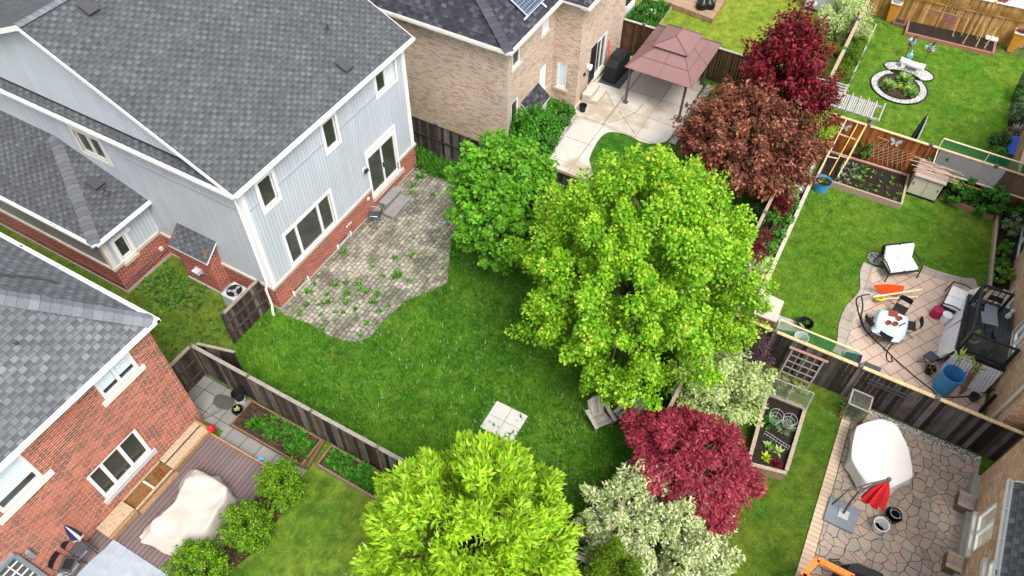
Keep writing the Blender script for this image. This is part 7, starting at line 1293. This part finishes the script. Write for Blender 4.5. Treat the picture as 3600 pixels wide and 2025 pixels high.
g = MB(); g.tube([P0_, P0_.lerp(mid, .35)+Vector((-.02, .05, .25)), P0_.lerp(mid, .75)+Vector((-.02, .03, .22)), tp0.lerp(mid, .55), tp0], [.035, .035, .033, .03, .028], 8); g.build('mast', M['bronze'], ub, smooth=True)
g = MB(); e_ = at('B4', 850, 945, 1.2); g.tube([tp0+Vector((0, 0, .03)), at('B4', 1110, 800, 2.25), at('B4', 960, 850, 1.85), e_], .024, 7); g.build('arm', M['bronze'], ub, smooth=True); g = MB(); g.lathe([(0, -.06), (.06, -.06), (.07, .0), (.05, .06), (0, .07)], 10, tp0); g.build('hub', M['bronze'], ub); g = MB(); g.tube([at('B4', 1040, 870, 1.95), at('B4', 1060, 825, 2.1)], .04, 8); g.build('crank', M['bronze'], ub)
g = MB(); top_ = tp0-Vector((0, 0, .10)); lows = [at('B4', x, y, z) for x, y, z in ((1015, 935, 1.35), (1045, 975, 1.25), (1110, 1005, 1.2), (1165, 965, 1.2), (1215, 900, 1.3), (1255, 840, 1.45))]; n = 16; prev = None; cen = sum(lows, Vector())/len(lows)
ring0 = []; ring1 = []; ring2 = []
for k in range(n):
    a = 6.283*k/n; rr_ = .26 if k % 2 else .13; dirv = (cen-top_); e1 = dirv.cross(Vector((0, 0, 1))).normalized(); e2 = dirv.cross(e1).normalized(); off = e1*math.cos(a)*1.25+e2*math.sin(a)*.7
    ring0.append(top_+off*.04); ring1.append(top_+dirv*.45+off*rr_*.85); ring2.append(top_+dirv*(1.0+.10*math.sin(k*2.3))+off*rr_*1.15)
for A_, B_ in ((ring0, ring1), (ring1, ring2)):
    for k in range(n): j = (k+1) % n; g.face([A_[k], A_[j], B_[j], B_[k]])
g.build('canopy', M['red_cloth'], ub)
pot('white pot with a wire hoop and bare soil on the flagstones', (13.22, -5.68, .03), .215, .34, 'white', 'soil'); pot('black pot with a wire hoop and bare soil on the flagstones', (13.72, -5.94, .03), .235, .32, 'black', 'soil')
for c, lab in (((13.24, -5.70), 'thin wire hoop resting on the white pot'), ((13.72, -5.96), 'thin wire hoop resting on the black pot')):
    g = MB(); [g.tube([(c[0]+rr_*math.cos(a), c[1]+rr_*math.sin(a)+.03*z, .40+z) for a in np.linspace(0, 6.283, 17)], .006, 4) for rr_, z in ((.14, .0), (.18, .10))]; tag(g.build('plant_hoop', M['light_grey']), lab, 'plant hoop', 'wire hoops on the pots')
for i, lab in enumerate(('weathered plank crate against the brown brick wall, nearer the dark fence', 'weathered plank crate against the brown brick wall, farther from the dark fence')):
    x0 = 14.98-2.15*i; t = thing('plank_crate', lab, 'crate', (x0, -7.85, 0), 0, 'plank crates by the brown brick wall')
    for k in range(4): g = MB(); g.col = tuple(c*random.uniform(.75, 1.1) for c in S(196,176,158)[:3]); g.box(x0+.135*k, x0+.135*k+.128, -8.0, -7.56, .40, .425); g.build('top_plank', M['woodh'], t)
    g = MB(); g.col = S(120,98,82)[:3]; g.box(x0, x0+.53, -7.60, -7.58, .03, .40); g.build('front', M['woodh'], t); g = MB(); g.col = S(110,90,76)[:3]; g.box(x0, x0+.02, -7.99, -7.605, .03, .40); g.build('side', M['woodh'], t); g = MB(); g.col = S(110,90,76)[:3]; g.box(x0+.51, x0+.53, -7.99, -7.605, .03, .40); g.build('side', M['woodh'], t)
wf_ = thing('old_window_frame', 'old grey window frame with many panes leaning on the dark fence', 'window frame', (17.2, -1.95, 0)); g = MB(); A0, A1 = Vector((17.02, -1.42, .05)), Vector((17.02, -2.44, .05)); B0, B1 = Vector((17.33, -1.46, 1.40)), Vector((17.33, -2.5, 1.44)); g.col = S(150,140,132)[:3]
for p, q in ((A0, A1), (B0, B1), (A0, B0), (A1, B1)): g.bar(p, q, .06, .05, up=(1, 0, 0))
for k in range(1, 5): g.bar(A0.lerp(B0, k/5), A1.lerp(B1, k/5), .035, .03, up=(1, 0, 0))
for k in range(1, 4): g.bar(A0.lerp(A1, k/4), B0.lerp(B1, k/4), .025, .03, up=(1, 0, 0))
g.build('frame', M['woodh'], wf_); g = MB(); g.col = S(170,130,120)[:3]; g.bar(B0+Vector((-.03, .12, .05)), B1+Vector((-.03, -.12, .05)), .09, .04); g.build('top_board', M['woodh'], wf_); g = MB(); g.col = S(130,118,106)[:3]; g.obox(A0+Vector((-.14, .1, -.05)), (A1-A0)*1.05, Vector((.10, 0, 0)), Vector((0, 0, .22))); g.build('base_board', M['woodh'], wf_)
bush('leafy_plant', 'yellow green leafy plant at the foot of the old window frame', 'plant', (16.75, -1.9, 0), (.25, .6, .22), 700, [S(150,180,60), S(120,150,50)], .10, .06, 133, None, 14)
lt2 = thing('lattice_strip', 'dark metal lattice strip hung on the dark fence', 'lattice', (17.33, -4.6, 1.3)); g = MB()
for k in range(15): y = -3.98-.082*k; g.bar((17.33, y, 1.28), (17.33, y-.10, 1.46), .014, .012, up=(1, 0, 0)); g.bar((17.325, y-.10, 1.28), (17.325, y, 1.46), .014, .012, up=(1, 0, 0))
g.bar((17.32, -3.95, 1.47), (17.32, -5.25, 1.47), .02, .02); g.bar((17.32, -3.95, 1.27), (17.32, -5.25, 1.27), .02, .02); g.build('lattice', M['dark_grey'], lt2)
pp_ = thing('play_frame', 'orange stained timber frame at the bottom edge of the flagstones', 'timber frame', (10.2, -4.2, 0)); OC = S(226,126,62)[:3]
q0, q1, q2 = at('B4', 745, 1335, 1.6), at('B4', 640, 1449, 1.6), at('B4', 1000, 1460, 1.6); q3 = q1+(q2-q0)
for a, b2 in ((q0, q1), (q0, q2), (q1, q3), (q2, q3)): g = MB(); g.col = OC; g.bar(a, b2, .16, .12); g.build('beam', M['woodh'], pp_)
for p in (q0, q1, q2, q3): g = MB(); g.col = tuple(c*.8 for c in OC); g.box(p.x-.05, p.x+.05, p.y-.05, p.y+.05, 0, 1.54); g.build('post', M['woodh'], pp_)
for k in range(1, 5): g = MB(); g.col = tuple(c*.85 for c in OC); g.bar(q0.lerp(q1, k/5)-Vector((0, 0, .8)), q2.lerp(q3, k/5)-Vector((0, 0, .8)), .05, .04); g.build('slat', M['woodh'], pp_)
bg_ = thing('covered_grill', 'black covered grill at the bottom edge beside the orange timber frame', 'barbecue', (11.0, -5.3, .03)); g = MB(); gb = [at('B4', 935, 1350, 1.1), at('B4', 1010, 1340, 1.1), at('B4', 1250, 1440, 1.1), at('B4', 1220, 1500, 1.1), at('B4', 920, 1410, 1.1)]; c = sum(gb, Vector())/5; L1 = [Vector((p.x, p.y, .85)) for p in gb]; L0 = [Vector((p.x, p.y, .05)) for p in gb]; L2 = [Vector((p.x, p.y, 1.12)).lerp(Vector((c.x, c.y, 1.12)), .28) for p in gb]
for A_, B_ in ((L0, L1), (L1, L2)):
    for i in range(5): j = (i+1) % 5; f = [A_[i], A_[j], B_[j], B_[i]]; nn = (f[1]-f[0]).cross(f[3]-f[0]); g.face(f if nn.dot(f[0]-c) > 0 else f[::-1])
g.face(L2 if (L2[1]-L2[0]).cross(L2[2]-L2[0]).z > 0 else L2[::-1]); g.build('cover', M['black'], bg_, bevel=.04)
g = MB(); q = at('B4', 830, 1340, .03); [g.obox(q+Vector((-.06*k, -.04*k, 0)), (.03, .02, 0), (.16, -.26, 0), (0, 0, .03)) for k in range(5)]; g.obox(q+Vector((-.3, -.18, .03)), (.34, .22, 0), (.02, -.03, 0), (0, 0, .02)); tag(g.build('boot_scraper', M['dark_grey']), 'dark slatted scraper on the flagstones behind the orange frame', 'scraper')
# ================================================================ trees
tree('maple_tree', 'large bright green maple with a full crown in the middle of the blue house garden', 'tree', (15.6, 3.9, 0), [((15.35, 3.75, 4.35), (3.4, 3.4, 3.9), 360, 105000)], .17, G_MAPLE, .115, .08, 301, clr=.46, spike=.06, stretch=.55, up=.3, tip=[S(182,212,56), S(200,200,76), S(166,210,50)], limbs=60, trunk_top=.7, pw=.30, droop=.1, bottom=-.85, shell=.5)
tree('linden_tree', 'mid green round leafed tree at the patio edge beside the larger maple', 'tree', (17.0, 9.5, 0), [((16.9, 9.45, 3.15), (1.75, 1.75, 2.55), 130, 24000)], .11, G_LINDEN, .155, .125, 302, clr=.42, stretch=.3, spike=.04, limbs=36, trunk_top=.7, bottom=-.9, droop=.35, up=.4)
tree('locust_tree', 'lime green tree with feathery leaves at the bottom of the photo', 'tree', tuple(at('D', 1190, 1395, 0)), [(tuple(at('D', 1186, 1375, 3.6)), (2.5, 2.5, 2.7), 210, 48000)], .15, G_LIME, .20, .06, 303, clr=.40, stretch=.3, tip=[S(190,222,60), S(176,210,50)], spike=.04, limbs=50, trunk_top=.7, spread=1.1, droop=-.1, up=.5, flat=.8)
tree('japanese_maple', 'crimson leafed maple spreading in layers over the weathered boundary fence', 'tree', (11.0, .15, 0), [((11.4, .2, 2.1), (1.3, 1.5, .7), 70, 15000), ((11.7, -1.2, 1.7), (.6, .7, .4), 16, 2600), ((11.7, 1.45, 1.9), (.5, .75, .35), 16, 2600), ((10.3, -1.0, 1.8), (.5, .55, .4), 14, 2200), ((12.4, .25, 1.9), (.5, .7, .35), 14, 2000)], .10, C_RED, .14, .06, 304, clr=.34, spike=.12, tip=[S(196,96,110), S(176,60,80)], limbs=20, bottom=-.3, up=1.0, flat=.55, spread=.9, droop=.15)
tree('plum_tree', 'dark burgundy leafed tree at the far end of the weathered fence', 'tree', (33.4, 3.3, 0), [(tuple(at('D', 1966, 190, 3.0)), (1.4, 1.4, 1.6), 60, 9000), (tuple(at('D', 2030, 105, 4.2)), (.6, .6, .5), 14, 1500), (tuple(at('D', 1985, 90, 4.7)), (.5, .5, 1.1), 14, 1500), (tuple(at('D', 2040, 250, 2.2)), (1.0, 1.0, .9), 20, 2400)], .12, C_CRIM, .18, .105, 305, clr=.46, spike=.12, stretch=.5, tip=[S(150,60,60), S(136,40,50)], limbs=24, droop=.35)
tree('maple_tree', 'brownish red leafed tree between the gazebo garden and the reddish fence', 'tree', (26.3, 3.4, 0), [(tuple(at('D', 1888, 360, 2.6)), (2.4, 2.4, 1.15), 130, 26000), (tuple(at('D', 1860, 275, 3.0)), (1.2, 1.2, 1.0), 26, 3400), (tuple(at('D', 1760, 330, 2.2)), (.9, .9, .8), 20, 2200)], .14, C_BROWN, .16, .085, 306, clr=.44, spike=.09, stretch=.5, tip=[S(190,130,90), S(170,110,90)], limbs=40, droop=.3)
tree('dogwood_bush', 'variegated cream and green bush between the green maple and the crimson maple', 'bush', (14.3, .35, 0), [(tuple(at('D', 1805, 965, 1.5)), (1.25, 1.35, 1.1), 80, 15000)], .06, C_DOG, .125, .06, 307, clr=.36, stretch=.4, spike=.08, limbs=24, group='variegated bushes', droop=.2)
tree('dogwood_bush', 'large cream variegated bush in front of the crimson maple at the bottom edge', 'bush', tuple(at('D', 1640, 1370, 0)), [(tuple(at('D', 1648, 1352, 1.4)), (1.8, 1.95, 1.15), 140, 27000)], .07, C_PALE, .12, .058, 308, clr=.36, stretch=.4, spike=.08, limbs=30, group='variegated bushes', droop=.2)
CD = dict(mat='needle', limbs=4, up=.4, spread=.8, droop=-.6, bottom=-.95, pw=.85, clr=.20)
for i, (x, y, rr_, h) in enumerate(((1548, 1362, .52, 3.5), (1508, 1412, .45, 3.0), (1596, 1418, .45, 3.0))): q = at('D', x, y, h); tree('cedar', ['olive green cedar cone in front of the cream variegated bush, tallest of three', 'olive green cedar cone at the bottom edge, nearest the lime green tree', 'olive green cedar cone at the bottom edge, right of the tallest cedar'][i], 'tree', (q.x, q.y, 0), [((q.x, q.y, h*.5), (rr_, rr_, h*.52), 70, 5200)], .05, C_CEDAR, .085, .03, 310+i, group='cedars at the bottom edge', **CD)
for i, (x, y, rr_, h) in enumerate(((16.9, .35, .42, 2.9), (16.45, .75, .40, 2.3), (16.1, .55, .45, 2.0))): tree('cedar', ['slim olive green cedar beside the purple bush, tallest one', 'slim olive green cedar half under the green maple leaves', 'low olive green cedar between the maple and the cream bush'][i], 'tree', (x, y, 0), [((x, y, h*.5), (rr_, rr_, h*.52), 60, 4200)], .05, C_CEDAR+C_YEW, .085, .03, 320+i, group='cedars beside the maple', **CD)
bush('smoke_bush', 'dusky purple twiggy bush over the dark fence corner by the cedars', 'bush', (16.8, -.35, 0), (.75, .6, .95), 5200, C_PURP, .085, .022, 331, 'dusky purple bushes', 46, spike=.15, shell=.4); bush('smoke_bush', 'dusky purple twiggy bush between the cedars and the brick barbecue', 'bush', (17.9, .55, 0), (.75, .5, .8), 4200, C_PURP, .085, .022, 332, 'dusky purple bushes', 40, spike=.15, shell=.4)
YW_ = dict(mat='needle', clr=.19, spike=.08, bottom=-.95, stretch=.5, shell=.8, up=.15)
for i, (p, rd, h) in enumerate(((at('D', 712, 1222, .7), .56, 1.6), (at('D', 625, 1325, .7), .58, 1.5), (at('D', 500, 1428, .7), .66, 1.5))): bush('yew', ['bushy yew at the deck corner, nearest the narrow planting beds', 'bushy yew beside the brown deck, middle one of three', 'bushy yew at the bottom edge beside the brown deck'][i], 'shrub', (p.x, p.y, 0), (rd, rd, h*.56), 13000, C_YEW, .075, .032, 340+i, 'yews along the brown deck', 95, **YW_)
tree('bush', 'yellowish green shrub beside the brown leafed tree over the reddish fence', 'shrub', (28.4, 1.0, 0), [(tuple(at('D', 2063, 320, 1.5)), (.55, .6, .55), 18, 1800)], .04, [S(150,190,50), S(130,170,44), S(176,200,70)], .10, .05, 350, clr=.26, spike=.1, limbs=8, group='shrubs behind the weathered fence'); bush('bush', 'grey green shrub between the burgundy shrub and the green maple', 'shrub', (23.9, 1.65, 0), (.4, .4, .6), 900, C_GREYG+C_GREEN, .10, .05, 351, 'shrubs behind the weathered fence', 14)
